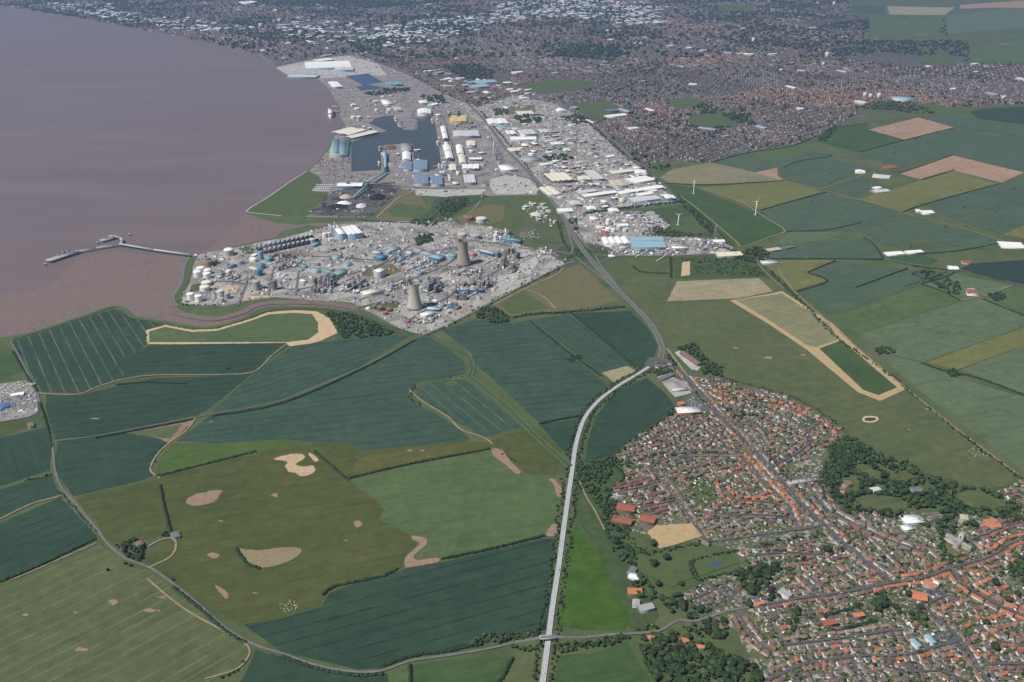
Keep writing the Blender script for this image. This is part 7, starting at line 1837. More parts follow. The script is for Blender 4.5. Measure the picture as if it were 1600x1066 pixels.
# ---- ships
def ship(x, y, L, B, ang, hull, top, label, decks=2, name='ship', funnel='deep blue', ferry=False):
    X, Y = at(x, y)
    t = thing(name, label, 'ship', (X, Y, 0), ang)
    L, B = (L, B) if ferry else (L * 1.4, B * 1.4)
    D = L * (0.075 if not ferry else 0.085)
    st = [(-0.5, 0.42, 0.9), (-0.42, 0.5, 1), (0.25, 0.5, 1), (0.4, 0.36, 1.04), (0.5, 0.03, 1.12)]
    P, F = [], []
    for f, b, z in st:
        P += [(f * L, -b * B * 0.86, -1), (f * L, -b * B, D * z), (f * L, b * B, D * z), (f * L, b * B * 0.86, -1)]
    for j in range(4):
        F += [(j * 4, j * 4 + 4, j * 4 + 5, j * 4 + 1), (j * 4 + 1, j * 4 + 5, j * 4 + 6, j * 4 + 2), (j * 4 + 2, j * 4 + 6, j * 4 + 7, j * 4 + 3)]
    F += [(0, 1, 2, 3), (19, 18, 17, 16)]
    m = MB(); m.add(P, F, [RC[hull] if i % 3 != 1 or i > 11 else (0.3, 0.33, 0.3) for i in range(len(F))]); m.build('hull', M_PAINT, t)
    z = D
    for k in range(decks):
        l = L * (0.82 if ferry else 0.2) * (1 - 0.1 * k); c0 = -L * (0.03 if ferry else 0.34)
        m = MB(); m.box(c0, 0, z, l, B * (0.94 - 0.06 * k), 4.5 if ferry else 2.8, RC[top]); m.box(c0, 0, z + 1.3, l * 1.003, B * (0.945 - 0.06 * k), 1.0, (0.08, 0.09, 0.1)); m.build('deckhouse', M_PAINT, t)
        z += 4.5 if ferry else 2.8
    m = MB(); m.box(L * 0.33 if ferry else -L * 0.3, 0, z - (4.5 if ferry else 0), L * 0.08, B * 0.9, 4, RC['white']); m.build('bridge', M_PAINT, t)
    m = MB(); m.box(-L * 0.28 if ferry else -L * 0.42, 0, z, L * 0.06, B * 0.3, 7 if ferry else 4, RC[funnel], taper=0.75); m.build('funnel', M_PAINT, t)
    m = MB(); m.bar((L * 0.3, 0, D), (L * 0.3, 0, D + (26 if ferry else 14)), 0.5, RC['grey'], 5); m.build('mast', M_STEEL, t)
    if ferry:
        for s in (-1, 1):
            for k in range(4):
                m = MB(); m.bar((-L * 0.2 + k * L * 0.1, s * B * 0.47, D + 9), (-L * 0.2 + k * L * 0.1 + 9, s * B * 0.47, D + 9), 1.5, RC['orange'], 6); m.build('lifeboat', M_PAINT, t)
    else:
        for k in range(2):
            m = MB(); m.box(L * (0.0 + 0.2 * k), 0, D, L * 0.16, B * 0.7, 1.6, (0.25, 0.2, 0.16)); m.build('hatch_cover', M_PAINT, t)
ship(516.5, 180, 215, 32, math.atan2(-at(516.5, 180)[1], -at(516.5, 180)[0]), 'white', 'white', 'large white ferry moored in the river beside the lock', 3, 'ferry', 'deep blue', True)
ship(684.5, 226, 60, 15, wang((680, 196), (686, 232)), 'sea green', 'white', 'green and white coaster alongside the eastern quay')
ship(676, 191, 66, 13, wang((673.6, 182), (680, 196)), 'grey', 'white', 'pale coaster at the head of the eastern quay')
ship(618.5, 188, 60, 14, wang((615, 181), (622, 196)), 'pale grey', 'white', 'white supply vessel at the western jetty')
ship(593.5, 235, 60, 12, wang((595.6, 227), (595, 266)), 'deep blue', 'blue', 'blue barge alongside the central quay')
ship(592.5, 258, 50, 12, wang((595.6, 227), (595, 266)), 'red', 'white', 'red-bottomed barge near the end of the basin')
ship(625, 197.5, 40, 10, math.radians(-60), 'white', 'white', 'white tug at the corner of the jetty')
# linkspan from the lock to the ferry
pier([(530, 169), (519, 168)], 7, 6, 'walkway linkspan to the moored ferry', 'jetty', 30)
pier([(531, 176), (519, 175)], 7, 6, 'vehicle linkspan to the moored ferry', 'jetty', 30)
# ---- cranes and conveyors
def crane(x, y, hm, reach, ang, col, label):
    X, Y = at(x, y)
    hm, reach = hm * 1.35, reach * 1.35
    t = thing('quay_crane', label, 'crane', (X, Y, 0), ang, 'quay cranes')
    for sx in (-1, 1):
        for sy in (-1, 1):
            m = MB(); m.bar((sx * 7, sy * 7, 0), (sx * 4, sy * 4, hm * 0.55), 0.9, RC[col], 4); m.build('leg', M_STEEL, t)
    m = MB(); m.box(0, 0, hm * 0.52, 12, 11, 5, RC[col]); m.build('cab', M_STEEL, t)
    m = MB(); m.bar((-6, 0, hm * 0.6), (reach, 0, hm), 1.0, RC[col], 4); m.build('jib', M_STEEL, t)
    m = MB(); m.bar((0, 0, hm * 0.55), (-3, 0, hm * 1.0), 0.9, RC[col], 4); m.bar((-3, 0, hm), (reach * 0.8, 0, hm * 0.93), 0.3, RC['dark grey'], 4); m.build('mast', M_STEEL, t)
for k, (x, y) in enumerate(((548, 228), (548, 238), (547.5, 247), (547, 257))):
    crane(x, y, 38, 26, 0.1, 'deep blue', f"blue quay crane beside the container stacks, {('first', 'second', 'third', 'fourth')[k]} from the green shed")
crane(597, 234, 30, 24, 2.8, 'blue', 'blue grab crane on the central quay'); crane(628, 200, 42, 30, 0.8, 'deep blue', 'blue crane on the western jetty'); crane(652, 194, 40, 28, 2.2, 'deep blue', 'tall blue crane on the jetty corner'); crane(645, 186, 40, 26, 1.0, 'deep blue', 'blue crane at the jetty root'); crane(650, 202, 36, 30, 2.6, 'deep blue', 'blue crane at the jetty tip')
def conveyor(A, B, z0, z1, col, label, w=5):
    z0, z1, w = z0 * 1.3, z1 * 1.3, w * 1.4
    a, b = np.array(at(*A)), np.array(at(*B))
    L = float(np.hypot(*(b - a))); an = math.atan2(*(b - a)[::-1])
    t = thing('conveyor', label, 'conveyor', (*a, 0), an)
    m = MB(); V = [(0, -w / 2, z0), (L, -w / 2, z1), (L, w / 2, z1), (0, w / 2, z0), (0, -w / 2, z0 + 4), (L, -w / 2, z1 + 4), (L, w / 2, z1 + 4), (0, w / 2, z0 + 4)]
    m.add(V, [(0, 1, 5, 4), (2, 3, 7, 6), (4, 5, 6, 7), (3, 2, 1, 0), (1, 2, 6, 5), (3, 0, 4, 7)], RC[col]); m.build('gallery', M_METAL, t)
    for k in range(max(2, int(L // 30))):
        f = (k + 0.5) / max(2, int(L // 30))
        m = MB(); m.bar((L * f, -w / 2, 0), (L * f, 0, z0 + (z1 - z0) * f), 0.5, RC['grey'], 4); m.bar((L * f, w / 2, 0), (L * f, 0, z0 + (z1 - z0) * f), 0.5, RC['grey'], 4); m.build('trestle', M_STEEL, t)
conveyor((602.5, 268), (602, 241), 12, 16, 'light blue', 'light blue conveyor gallery along the central quay', 8)
conveyor((604, 272), (574, 292), 10, 18, 'sea green', 'green conveyor climbing from the quay to the coal yard', 8)
conveyor((574, 294), (618, 290), 14, 10, 'dark grey', 'dark conveyor crossing behind the coal yard', 6)
conveyor((576, 294), (552, 312), 18, 6, 'sea green', 'green conveyor dropping into the coal yard', 6)
for k, (x, y, w_) in enumerate(((602.5, 269, 'quay end'), (574, 291, 'coal yard head'), (544, 292, 'shed front'))):
    block(x, y, 5, 14, 20, 'blue', 'blue', f'blue transfer tower at the {w_} of the conveyors', 0.2, name='transfer_tower', cat='tower')
# mast beside the dock road
stack(771.5, 242, 21, 2.4, 'pale grey', 'tall pale tapering mast tower beside the trunk road', 'mast_tower')
stack(776, 250, 14, 2.8, 'dark grey', 'dark leaning stack beside the tall mast')
# ---- stockpiles
def heap(x, y, wpx, dpx, hm, col, label, seed):
    X, Y = at(x, y); a = wpx / 2 * mpp(x, y)
    b = abs(at(x, y - dpx / 2)[1] - at(x, y + dpx / 2)[1]) / 2
    r = np.random.default_rng(seed)
    n, V, F = 22, [], []
    prof = [(1.0, 0.0), (0.82, 0.3), (0.6, 0.68), (0.36, 0.93), (0.15, 1.0)]
    for f, z in prof:
        for k in range(n):
            t_ = 2 * math.pi * k / n; w = 1 + r.normal(0, 0.07)
            V.append((f * a * w * math.cos(t_), f * b * w * math.sin(t_), z * hm * 1.35 * (1 + r.normal(0, 0.06)) - 0.2 * (z == 0)))
    for j in range(4):
        for k in range(n):
            F.append((j * n + k, j * n + (k + 1) % n, (j + 1) * n + (k + 1) % n, (j + 1) * n + k))
    F.append(tuple(range(4 * n, 5 * n)))
    m = MB(); m.add(V, F, col)
    tag(m.build('stockpile', M_HEAP, None, (X, Y, 0)), label, 'stockpile', 'bulk stockpiles')
for k, a in enumerate(((590, 309, 27, 10, 12, (0.022, 0.022, 0.026), 'largest black coal heap in the yard'), (528, 323, 34, 8, 7, (0.025, 0.025, 0.028), 'long low black coal heap'), (537, 318, 24, 5, 8, (0.72, 0.72, 0.72), 'bright white covered heap beside the black one'), (540, 308, 20, 7, 8, (0.42, 0.38, 0.3), 'pale sandy heap in the coal yard'), (564, 322, 17, 7, 7, (0.55, 0.55, 0.55), 'pale grey covered heap in the coal yard'),
                       (578, 301, 18, 6, 7, (0.04, 0.04, 0.045), 'small black coal heap behind the largest'), (612, 299, 16, 4, 6, (0.05, 0.05, 0.055), 'black coal heap at the inland end'), (611, 231, 18, 8, 6, (0.15, 0.09, 0.065), 'rust-brown scrap heap on the central quay'), (608, 258, 14, 7, 6, (0.38, 0.35, 0.28), 'pale aggregate heap on the central quay'), (627, 260, 9, 5, 5, (0.3, 0.3, 0.3), 'grey aggregate heap behind the central quay'), (512, 330, 20, 5, 5, (0.06, 0.06, 0.06), 'dark heap at the headland corner'),
                       (700, 288, 24, 3, 4, (0.42, 0.28, 0.15), 'long orange gravel heap by the dock road'), (556, 330, 18, 4, 4, (0.2, 0.19, 0.18), 'low grey heap at the yard front'), (838, 335, 20, 7, 6, (0.5, 0.49, 0.46), 'pale rubble heap in the recycling yard'), (857, 330, 10, 5, 5, (0.4, 0.36, 0.32), 'brown rubble heap in the recycling yard'))):
    heap(*a, 40 + k)
# ---- shipping containers, each one an object
cmesh = {}
for nm, c in (('red', (0.35, 0.07, 0.05)), ('blue', (0.06, 0.11, 0.26)), ('grey', (0.3, 0.31, 0.33)), ('orange', (0.42, 0.16, 0.06)), ('white', (0.65, 0.65, 0.64)), ('green', (0.08, 0.2, 0.14))):
    m = MB(); m.box(0, 0, 0.15, 12.2, 2.44, 2.45, c); m.box(0, 0, 0, 12.0, 2.2, 0.15, (0.08, 0.08, 0.08))
    for sx in (-6.02, 6.02):
        m.box(sx, 0, 0.2, 0.12, 2.5, 2.4, tuple(v * 0.75 for v in c))
    cmesh[nm] = m.mesh('shipping_container', M_PAINT)
CONT = [([(487, 262), (500, 247), (525, 244), (545, 245), (543, 266), (500, 267)], 130, 'in the river container stacks'), ([(500, 270), (545, 271), (590, 272), (560, 282), (515, 282)], 80, 'on the quay behind the basin'), ([(545, 165), (600, 160), (625, 178), (580, 188), (560, 178)], 60, 'in the yard by the lock'), ([(955, 385), (985, 385), (985, 396), (962, 397)], 22, 'in the steel works yard')]
CA = wang((549, 268), (550.5, 225))
nc = 0
for poly, n, words_ in CONT:
    PW = W(poly); q = scatter(PW, 300 if n > 30 else 300)
    rng.shuffle(q)
    k = 0
    for x, y in q:
        if k >= n:
            break
        u = x * math.cos(CA) + y * math.sin(CA); v = -x * math.sin(CA) + y * math.cos(CA)
        u = round(u / 13.0) * 13.0; v = round(v / 9.0) * 9.0
        x2, y2 = u * math.cos(CA) - v * math.sin(CA), u * math.sin(CA) + v * math.cos(CA)
        if not free(x2, y2, 3.5):
            continue
        take(x2, y2, 3.0)
        for lv in range(int(rng.integers(1, 4))):
            cn = ('red', 'blue', 'grey', 'orange', 'red', 'white', 'green', 'blue')[int(rng.integers(8))]
            o = link('shipping_container', cmesh[cn], None, (x2, y2, 0.4 + lv * 2.62), CA)
            tag(o, f"{cn} shipping container {('on the ground', 'stacked second', 'stacked third')[lv]} {words_}", 'container', 'shipping containers')
            k += 1; nc += 1
# ---- lorry trailers
m = MB(); m.box(0, 0, 1.2, 13.6, 2.55, 2.8, (0.76, 0.76, 0.75)); m.box(0, 0, 0.9, 13.0, 1.2, 0.3, (0.1, 0.1, 0.1))
for wx in (-5.2, -4.0, -2.8):
    for s in (-1, 1):
        m.bar((wx, s * 0.9, 0.5), (wx, s * 1.25, 0.5), 0.5, (0.03, 0.03, 0.03), 8)
trailer_me = m.mesh('lorry_trailer', M_PAINT)
TA = wang((748, 216), (756, 228))
for i in range(7):
    for j in range(5):
        x, y = at(745 + i * 2.6 + j * 1.6, 215.5 + j * 3.1)
        tag(link('lorry_trailer', trailer_me, None, (x, y, 0.3), TA + rng.normal(0, 0.04)), 'white box trailer in the trailer park beside the trunk road', 'trailer', 'trailers in the trailer park')
for i in range(9):
    for j in range(4):
        x, y = at(495 + i * 3.0 + j * 1.0 - j * 3, 289.5 + j * 3.0)
        tag(link('lorry_trailer', trailer_me, None, (x, y, 0.3), CA + 0.5 + rng.normal(0, 0.04)), 'white box trailer in the lorry park beside the green headland', 'trailer', 'trailers in the lorry park')
# ---- caravans in the coastal yard
m = MB(); m.box(0, 0, 0.6, 9.5, 3.2, 2.5, (0.72, 0.72, 0.7)); m.box(0, -1.62, 1.5, 7.5, 0.06, 0.9, (0.06, 0.07, 0.08)); m.box(0, 0, 3.1, 9.7, 3.4, 0.2, (0.6, 0.61, 0.62)); m.box(0, 0, 0, 9, 2.8, 0.6, (0.2, 0.2, 0.2))
van_me = m.mesh('static_caravan', M_PAINT)
for i in range(26):
    x, y = at(rng.uniform(1, 44), rng.uniform(598, 616))
    if free(x, y, 4):
        take(x, y, 4.5)
        tag(link('static_caravan', van_me, None, (x, y, 0.2), 0.3 + rng.normal(0, 0.15)), 'white static caravan parked in the yard by the coast lane', 'caravan', 'static caravans')
for i in range(60):
    x, y = at(rng.uniform(1, 58), rng.uniform(618, 652))
    if free(x, y, 4):
        take(x, y, 5)
        cn = ('blue', 'white', 'grey', 'blue')[int(rng.integers(4))]
        tag(link('shipping_container', cmesh[cn], None, (x, y, 0.3), 0.2 + (1.57 if rng.random() < .5 else 0)), f'{cn} shipping container in the yard by the coast lane', 'container', 'yard containers')
# ---- cars
CARC = {'white': (0.75, 0.75, 0.75), 'silver': (0.45, 0.46, 0.48), 'black': (0.03, 0.03, 0.035), 'red': (0.4, 0.04, 0.03), 'blue': (0.05, 0.12, 0.35), 'grey': (0.18, 0.19, 0.2)}
def car_mesh(c):
    m = MB()
    P, F = [], []
    prof = [(-2.15, .55, .85), (-2.05, .95, .9), (-1.1, 1.0, .92), (1.0, .95, .92), (2.1, .78, .85), (2.15, .5, .8)]
    for x, z, w in prof:
        P += [(x, -w, .28), (x, -w, z), (x, w, z), (x, w, .28)]
    for j in range(5):
        F += [(j * 4, j * 4 + 4, j * 4 + 5, j * 4 + 1), (j * 4 + 1, j * 4 + 5, j * 4 + 6, j * 4 + 2), (j * 4 + 2, j * 4 + 6, j * 4 + 7, j * 4 + 3)]
    F += [(0, 1, 2, 3), (23, 22, 21, 20)]
    m.add(P, F, c)
    m.add([(-1.8, -.85, .95), (1.2, -.85, .95), (1.2, .85, .95), (-1.8, .85, .95), (-1.3, -.65, 1.45), (.45, -.65, 1.48), (.45, .65, 1.48), (-1.3, .65, 1.45)], [(0, 1, 5, 4), (1, 2, 6, 5), (2, 3, 7, 6), (3, 0, 4, 7), (4, 5, 6, 7)], [(0.03, 0.035, 0.04)] * 4 + [c])
    for x in (-1.35, 1.35):
        for s in (-1, 1):
            m.bar((x, s * .72, .33), (x, s * .93, .33), .33, (0.02, 0.02, 0.02), 10)
    return m.mesh('car', M_PAINT)
car_me = {k: car_mesh(v) for k, v in CARC.items()}
ncar = 0
def put_car(x, y, a, words_, grp, z=2.0):
    cn = list(CARC)[int(rng.choice(6, p=[.26, .24, .16, .1, .1, .14]))]
    tag(link('car', car_me[cn], None, (x, y, z), a), f'{cn} car {words_}', 'car', grp)
for pts, w, kind, mixname, words_ in STREETS:
    q, h_ = along(W(smooth(pts, 5)), 26)
    for (x, y), a in zip(q, h_):
        if rng.random() < 0.42 and ncar < 190 and shows(x, y, 1) > 0:
            s = 1 if rng.random() < 0.5 else -1
            put_car(x - math.sin(a) * s * w * 0.32, y + math.cos(a) * s * w * 0.32, a + (math.pi if s < 0 else 0), 'on ' + words_, 'cars on the town streets', 2.4)
            ncar += 1
for pts, words_ in ((BYPASS, 'driving on the pale bypass'), (TRUNK[:10], 'driving on the trunk road')):
    q, h_ = along(W(smooth(pts, 5)), 120)
    for (x, y), a in zip(q, h_):
        if rng.random() < 0.75 and shows(x, y, 1) > 0:
            s = 1 if rng.random() < 0.5 else -1
            put_car(x - math.sin(a) * s * 2.4, y + math.cos(a) * s * 2.4, a, words_, 'moving cars', 2.4)
for poly, words_, n in (([(1062, 630), (1085, 621), (1102, 634), (1096, 640), (1072, 632)], 'in the supermarket car park', 44), ([(1442, 926), (1466, 917), (1476, 930), (1460, 938)], 'in the market car park', 30), ([(1457, 996), (1484, 987), (1492, 999), (1466, 1006)], 'in the depot car park', 22)):
    q = scatter(W(poly), 400); rng.shuffle(q); k = 0
    a = wang(poly[0], poly[1])
    for x, y in q:
        if k < n and free(x, y, 1.3):
            take(x, y, 1.9); k += 1
            put_car(x, y, a + math.pi / 2, words_, 'parked cars', 1.6)
# thousands of stored vehicles, too many to count
def parked(poly, per_ha, ang, name, label, big=1.0):
    q = scatter(W(poly), per_ha)
    V, F = np.array([(-2.2, -.9, .3), (2.2, -.9, .3), (2.2, .9, .3), (-2.2, .9, .3), (-2.2, -.9, .95), (2.2, -.9, .85), (2.2, .9, .85), (-2.2, .9, .95), (-1.6, -.75, 1.45), (.6, -.75, 1.45), (.6, .75, 1.45), (-1.6, .75, 1.45)]), [(0, 1, 5, 4), (1, 2, 6, 5), (2, 3, 7, 6), (3, 0, 4, 7), (4, 5, 9, 8), (5, 6, 10, 9), (6, 7, 11, 10), (7, 4, 8, 11), (8, 9, 10, 11)]
    N = len(q)
    u = q[:, 0] * math.cos(ang) + q[:, 1] * math.sin(ang); v = -q[:, 0] * math.sin(ang) + q[:, 1] * math.cos(ang)
    u = np.round(u / (5.5 * big)) * 5.5 * big; v = np.round(v / (2.6 * big)) * 2.6 * big
    uv = np.unique(np.stack([u, v], 1), axis=0); N = len(uv)
    pos = np.stack([uv[:, 0] * math.cos(ang) - uv[:, 1] * math.sin(ang), uv[:, 0] * math.sin(ang) + uv[:, 1] * math.cos(ang), np.full(N, 1.0)], 1)
    cols = np.array(list(CARC.values()))[rng.choice(6, N, p=[.3, .22, .16, .08, .1, .14])]
    return pos, np.full((N, 3), big), np.full(N, ang), cols[:, None, :], V, F
packs = [parked(p, d, EST, '', '') for p, d in (([(862, 168), (905, 180), (938, 208), (900, 216), (865, 205), (845, 185)], 110), ([(930, 215), (945, 215), (990, 252), (965, 255), (940, 235)], 110), ([(590, 388), (600, 372), (645, 362), (650, 376), (600, 388)], 150), ([(676, 380), (690, 374), (745, 380), (748, 390), (680, 388)], 150), ([(545, 352), (580, 348), (615, 358), (585, 372), (570, 370)], 60), ([(560, 158), (620, 142), (640, 148), (610, 165)], 60), ([(808, 365), (840, 358), (845, 372), (815, 376)], 120), ([(805, 255), (845, 262), (850, 255), (820, 250)], 60), ([(840, 275), (862, 285), (858, 292), (842, 285)], 140), ([(880, 296), (900, 294), (905, 292), (885, 300)], 100), ([(948, 276), (980, 270), (985, 275), (955, 280)], 100))]
PV, PF = packs[0][4], packs[0][5]
tag(templ_scatter('parked_vehicles', M_PAINT, PV, PF, np.concatenate([p[0] for p in packs]), np.concatenate([p[1] for p in packs]), np.concatenate([p[2] for p in packs]), np.concatenate([p[3] for p in packs])), 'ranks of stored and parked vehicles on the works and factory lots', None, None, 'stuff')
# loose goods, pallets, skips, pipes and vans lying about the yards
q_all, c_all = [], []
for poly, d in ((SALTEND, 26), (DOCKLAND, 9), (ESTATE, 30), ([(900, 338), (1000, 332), (1045, 352), (1018, 362), (945, 364), (910, 352)], 40), ([(808, 318), (850, 318), (872, 345), (862, 355), (830, 340)], 40), ([(0, 600), (56, 598), (60, 645), (0, 658)], 60)):
    q = scatter(W(poly), d)
    gp = road_gap(q[:, 0], q[:, 1])
    ok = gp > 0.5
    for wet in WET[:2]:
        ok &= ~inside(wet, q[:, 0], q[:, 1])
    q = q[ok]
    q = q[[free(x, y, 0.6) for x, y in q]]
    q_all.append(q)
q = np.concatenate(q_all); N = len(q)
pal = np.array([(0.6, 0.6, 0.58), (0.35, 0.34, 0.33), (0.16, 0.16, 0.17), (0.7, 0.7, 0.68), (0.25, 0.17, 0.12), (0.1, 0.24, 0.32), (0.45, 0.42, 0.36), (0.3, 0.09, 0.06), (0.07, 0.1, 0.2)])
GV, GF = np.array([(-.5, -.5, 0), (.5, -.5, 0), (.5, .5, 0), (-.5, .5, 0), (-.5, -.5, .8), (.5, -.5, .8), (.5, .5, .8), (-.5, .5, .8), (-.45, 0, 1), (.45, 0, 1)]), [(0, 1, 5, 4), (2, 3, 7, 6), (1, 2, 6, 9, 5), (3, 0, 4, 8, 7), (4, 5, 9, 8), (6, 7, 8, 9)]
ls = np.exp(rng.normal(1.5, 0.55, N))
tag(templ_scatter('yard_goods', M_METAL, GV, GF, np.column_stack([q, np.full(N, 0.2)]), np.column_stack([ls, ls * rng.uniform(0.35, 0.8, N), np.clip(ls * rng.uniform(0.3, 0.8, N), 1, 6)]), SITE + rng.integers(0, 2, N) * 1.57 + rng.normal(0, 0.08, N), pal[rng.choice(9, N, p=[.12, .24, .2, .05, .12, .07, .14, .03, .03])][:, None, :]), 'loose goods, skips, pipework and vans lying about the industrial yards', None, None, 'stuff')
print('yard goods', N)
# ---- sheep on the pastures
m = MB()
m.bar((-0.55, 0, 0.75), (0.5, 0, 0.78), 0.36, (0.7, 0.67, 0.6), 8); m.bar((0.45, 0, 0.9), (0.85, 0, 1.05), 0.16, (0.62, 0.58, 0.5), 6)
for sx in (-0.4, 0.4):
    for sy in (-0.18, 0.18):
        m.bar((sx, sy, 0), (sx, sy, 0.5), 0.07, (0.25, 0.22, 0.2), 5)
sheep_me = m.mesh('sheep', M_WALL)
for poly, n, words_ in (([(435, 945), (455, 935), (468, 945), (460, 958), (440, 958)], 34, 'grazing at the foot of the olive meadow'), ([(1505, 700), (1530, 698), (1548, 712), (1525, 718)], 30, 'grazing in the corner of the big pasture')):
    for x, y in scatter(W(poly), 400)[:n]:
        o = link('sheep', sheep_me, None, (x, y, 1.0), rng.uniform(0, 6.28)); o.scale = (1.6, 1.6, 1.6)
        tag(o, f'white sheep {words_}', 'sheep', 'grazing sheep')
# ---- the flyover carrying the lane over the bypass
pA, pM, pB = np.array(at(805, 1005)), np.array(at(857, 1001)), np.array(at(915, 997))
P = np.array(W(smooth([(805, 1005), (830, 1003), (857, 1001), (885, 999.5), (915, 997)], 8)))
s = np.concatenate([[0], np.cumsum(np.hypot(*np.diff(P, axis=0).T))])
mid = s[np.argmin(np.hypot(*(P - pM).T))]
zz = 2.6 + 6.4 * np.clip(1.25 - np.abs(s - mid) / (s[-1] / 2) * 1.3, 0, 1)
link('flyover_lane_road', ribbon_mesh('flyover_lane_road', P, 6.5, M_LANE, zz))['kind'] = 'structure'
d = np.gradient(P, axis=0); nn = np.stack([-d[:, 1], d[:, 0]], 1) / np.hypot(d[:, 0], d[:, 1])[:, None]
for side in (0, 1):                                              # an embankment each side of the gap
    sel = (s < mid - 13) if side == 0 else (s > mid + 13)
    Q, z_, n_ = P[sel], zz[sel] - 0.15, nn[sel]
    k = len(Q)
    rows_ = [np.column_stack([Q + n_ * (4.5 + z_[:, None] * 1.5), np.zeros(k)]), np.column_stack([Q + n_ * 4.5, z_]), np.column_stack([Q - n_ * 4.5, z_]), np.column_stack([Q - n_ * (4.5 + z_[:, None] * 1.5), np.zeros(k)])]
    V = np.concatenate(rows_)
    F = [(r * k + i, (r + 1) * k + i, (r + 1) * k + i + 1, r * k + i + 1) for r in range(3) for i in range(k - 1)]
    e = k - 1 if side == 0 else 0
    F.append((e, k + e, 2 * k + e, 3 * k + e))
    link('embankment_ground', raw_mesh('embankment_ground', V, np.array([j for f in F for j in f]), np.array([len(f) for f in F]), None, M_GRASS))['kind'] = 'structure'
t = thing('flyover_bridge', 'concrete flyover carrying the country lane across the pale bypass', 'bridge', (*pM, 0), math.atan2(*(P[np.argmin(np.hypot(*(P - pM).T)) + 1] - P[np.argmin(np.hypot(*(P - pM).T)) - 1])[::-1]))
m = MB(); m.box(0, 0, 7.2, 34, 9, 1.4, RC['pale grey']); m.build('deck', M_CONC, t)
for sgn in (-1, 1):
    m = MB(); m.box(0, sgn * 4.4, 8.6, 34, 0.4, 1.3, RC['pale grey']); m.build('parapet', M_CONC, t)
    m = MB(); m.box(sgn * 9.5, 0, -0.5, 1.2, 7.5, 7.8, RC['grey']); m.build('pier', M_CONC, t)

# ================================================================== the far city: mass of streets, trees and sheds
CW = W(CITY)
HOLES = [W(p) for p in (DOCKLAND, ESTATE, EASTFIELDS, [(1065, 188), (1100, 174), (1130, 174), (1168, 190), (1150, 200), (1092, 200)], [(885, 163), (950, 156), (988, 180), (930, 190)], [(800, 134), (860, 123), (932, 127), (930, 140), (850, 148)], [(1036, 157), (1075, 150), (1112, 162), (1060, 174)],
                        [(690, 104), (745, 100), (800, 118), (795, 132), (720, 130)], [(1300, 66), (1400, 60), (1512, 62), (1512, 100), (1440, 104), (1310, 92)], [(1335, 165), (1400, 156), (1440, 162), (1530, 172), (1470, 184), (1350, 190)], [(860, 78), (930, 70), (985, 84), (950, 96), (880, 90)], [(1120, 8), (1180, 6), (1180, 20), (1122, 20)])]
SHEDZ = [([(560, 60), (600, 40), (680, 30), (760, 22), (750, 48), (690, 62), (640, 72), (590, 78)], 1.6), ([(770, 6), (850, 0), (1000, 2), (1035, 14), (1030, 36), (990, 40), (880, 26), (800, 34), (760, 40)], 1.7), ([(190, 18), (260, 26), (360, 40), (420, 48), (300, 50), (230, 40), (120, 22)], 1.3), ([(420, 30), (560, 36), (600, 60), (500, 70), (440, 60)], 1.0), ([(650, 110), (760, 100), (830, 110), (800, 124), (700, 126)], 1.0), ([(60, 4), (180, 8), (180, 26), (100, 20)], 1.2)]
seeds = scatter(CW, 0.010)
sa_ = rng.uniform(0, math.pi, len(seeds))
def nearest_seed(X, Y):
    b = np.full(len(X), 1e18); k = np.zeros(len(X), int)
    for i, (x, y) in enumerate(seeds):
        d = (X - x) ** 2 + (Y - y) ** 2
        m_ = d < b
        b[m_] = d[m_]; k[m_] = i
    return k
city_rows = []
for i, (sx, sy) in enumerate(seeds):
    dist = math.hypot(sx, sy)
    if dist > 18500:
        continue
    near = dist < 8600
    Lm, rowm = (19.0, 31.0) if near else (58.0, 44.0)
    R = 2100
    u = np.arange(-R, R, Lm + 3); v = np.arange(-R, R, rowm)
    U, Vv = np.meshgrid(u, v); U = U.ravel() + rng.normal(0, 1.5, U.size); Vv = Vv.ravel()
    Vv = Vv + np.where((np.round(Vv / rowm) % 2) == 0, 4.0, -4.0)
    a = sa_[i]
    X = sx + U * math.cos(a) - Vv * math.sin(a); Y = sy + U * math.sin(a) + Vv * math.cos(a)
    px, py = 800 + X / (Y * CP + CAM_H * SP) * FPX, 533 - (Y * SP - CAM_H * CP) / (Y * CP + CAM_H * SP) * FPX
    ok = inside(CW, X, Y) & (px > -40) & (px < 1640) & (py > -14) & (rng.random(len(X)) > 0.3)
    X, Y = X[ok], Y[ok]
    ok = (nearest_seed(X, Y) == i) & (road_gap(X, Y) > 9)
    for h_ in HOLES:
        ok &= ~inside(h_, X, Y)
    for z_, _d in SHEDZ:
        ok &= ~(inside(W(z_), X, Y) & (rng.random(len(X)) < 0.8))
    X, Y = X[ok], Y[ok]
    tone = rng.random()
    base = np.array([(0.118, 0.092, 0.092), (0.145, 0.10, 0.092), (0.115, 0.108, 0.115), (0.20, 0.115, 0.09)][int(rng.choice(4, p=[.3, .3, .2, .2] if near else [.38, .22, .3, .1]))])
    for x, y in zip(X, Y):
        c = base * rng.uniform(0.55, 1.6)
        w = np.array((0.55, 0.5, 0.46) if rng.random() < 0.3 else (0.3, 0.2, 0.16)) * rng.uniform(0.7, 1.2)
        city_rows.append((x, y, a, Lm * rng.uniform(0.6, 1.02), 9.0 if near else 11.0, 6, 3.2, c, w))
print('city rows', len(city_rows))
stuff_houses('city_streets', city_rows, 'endless terraced and semi-detached streets of the city')
shed_rows = []
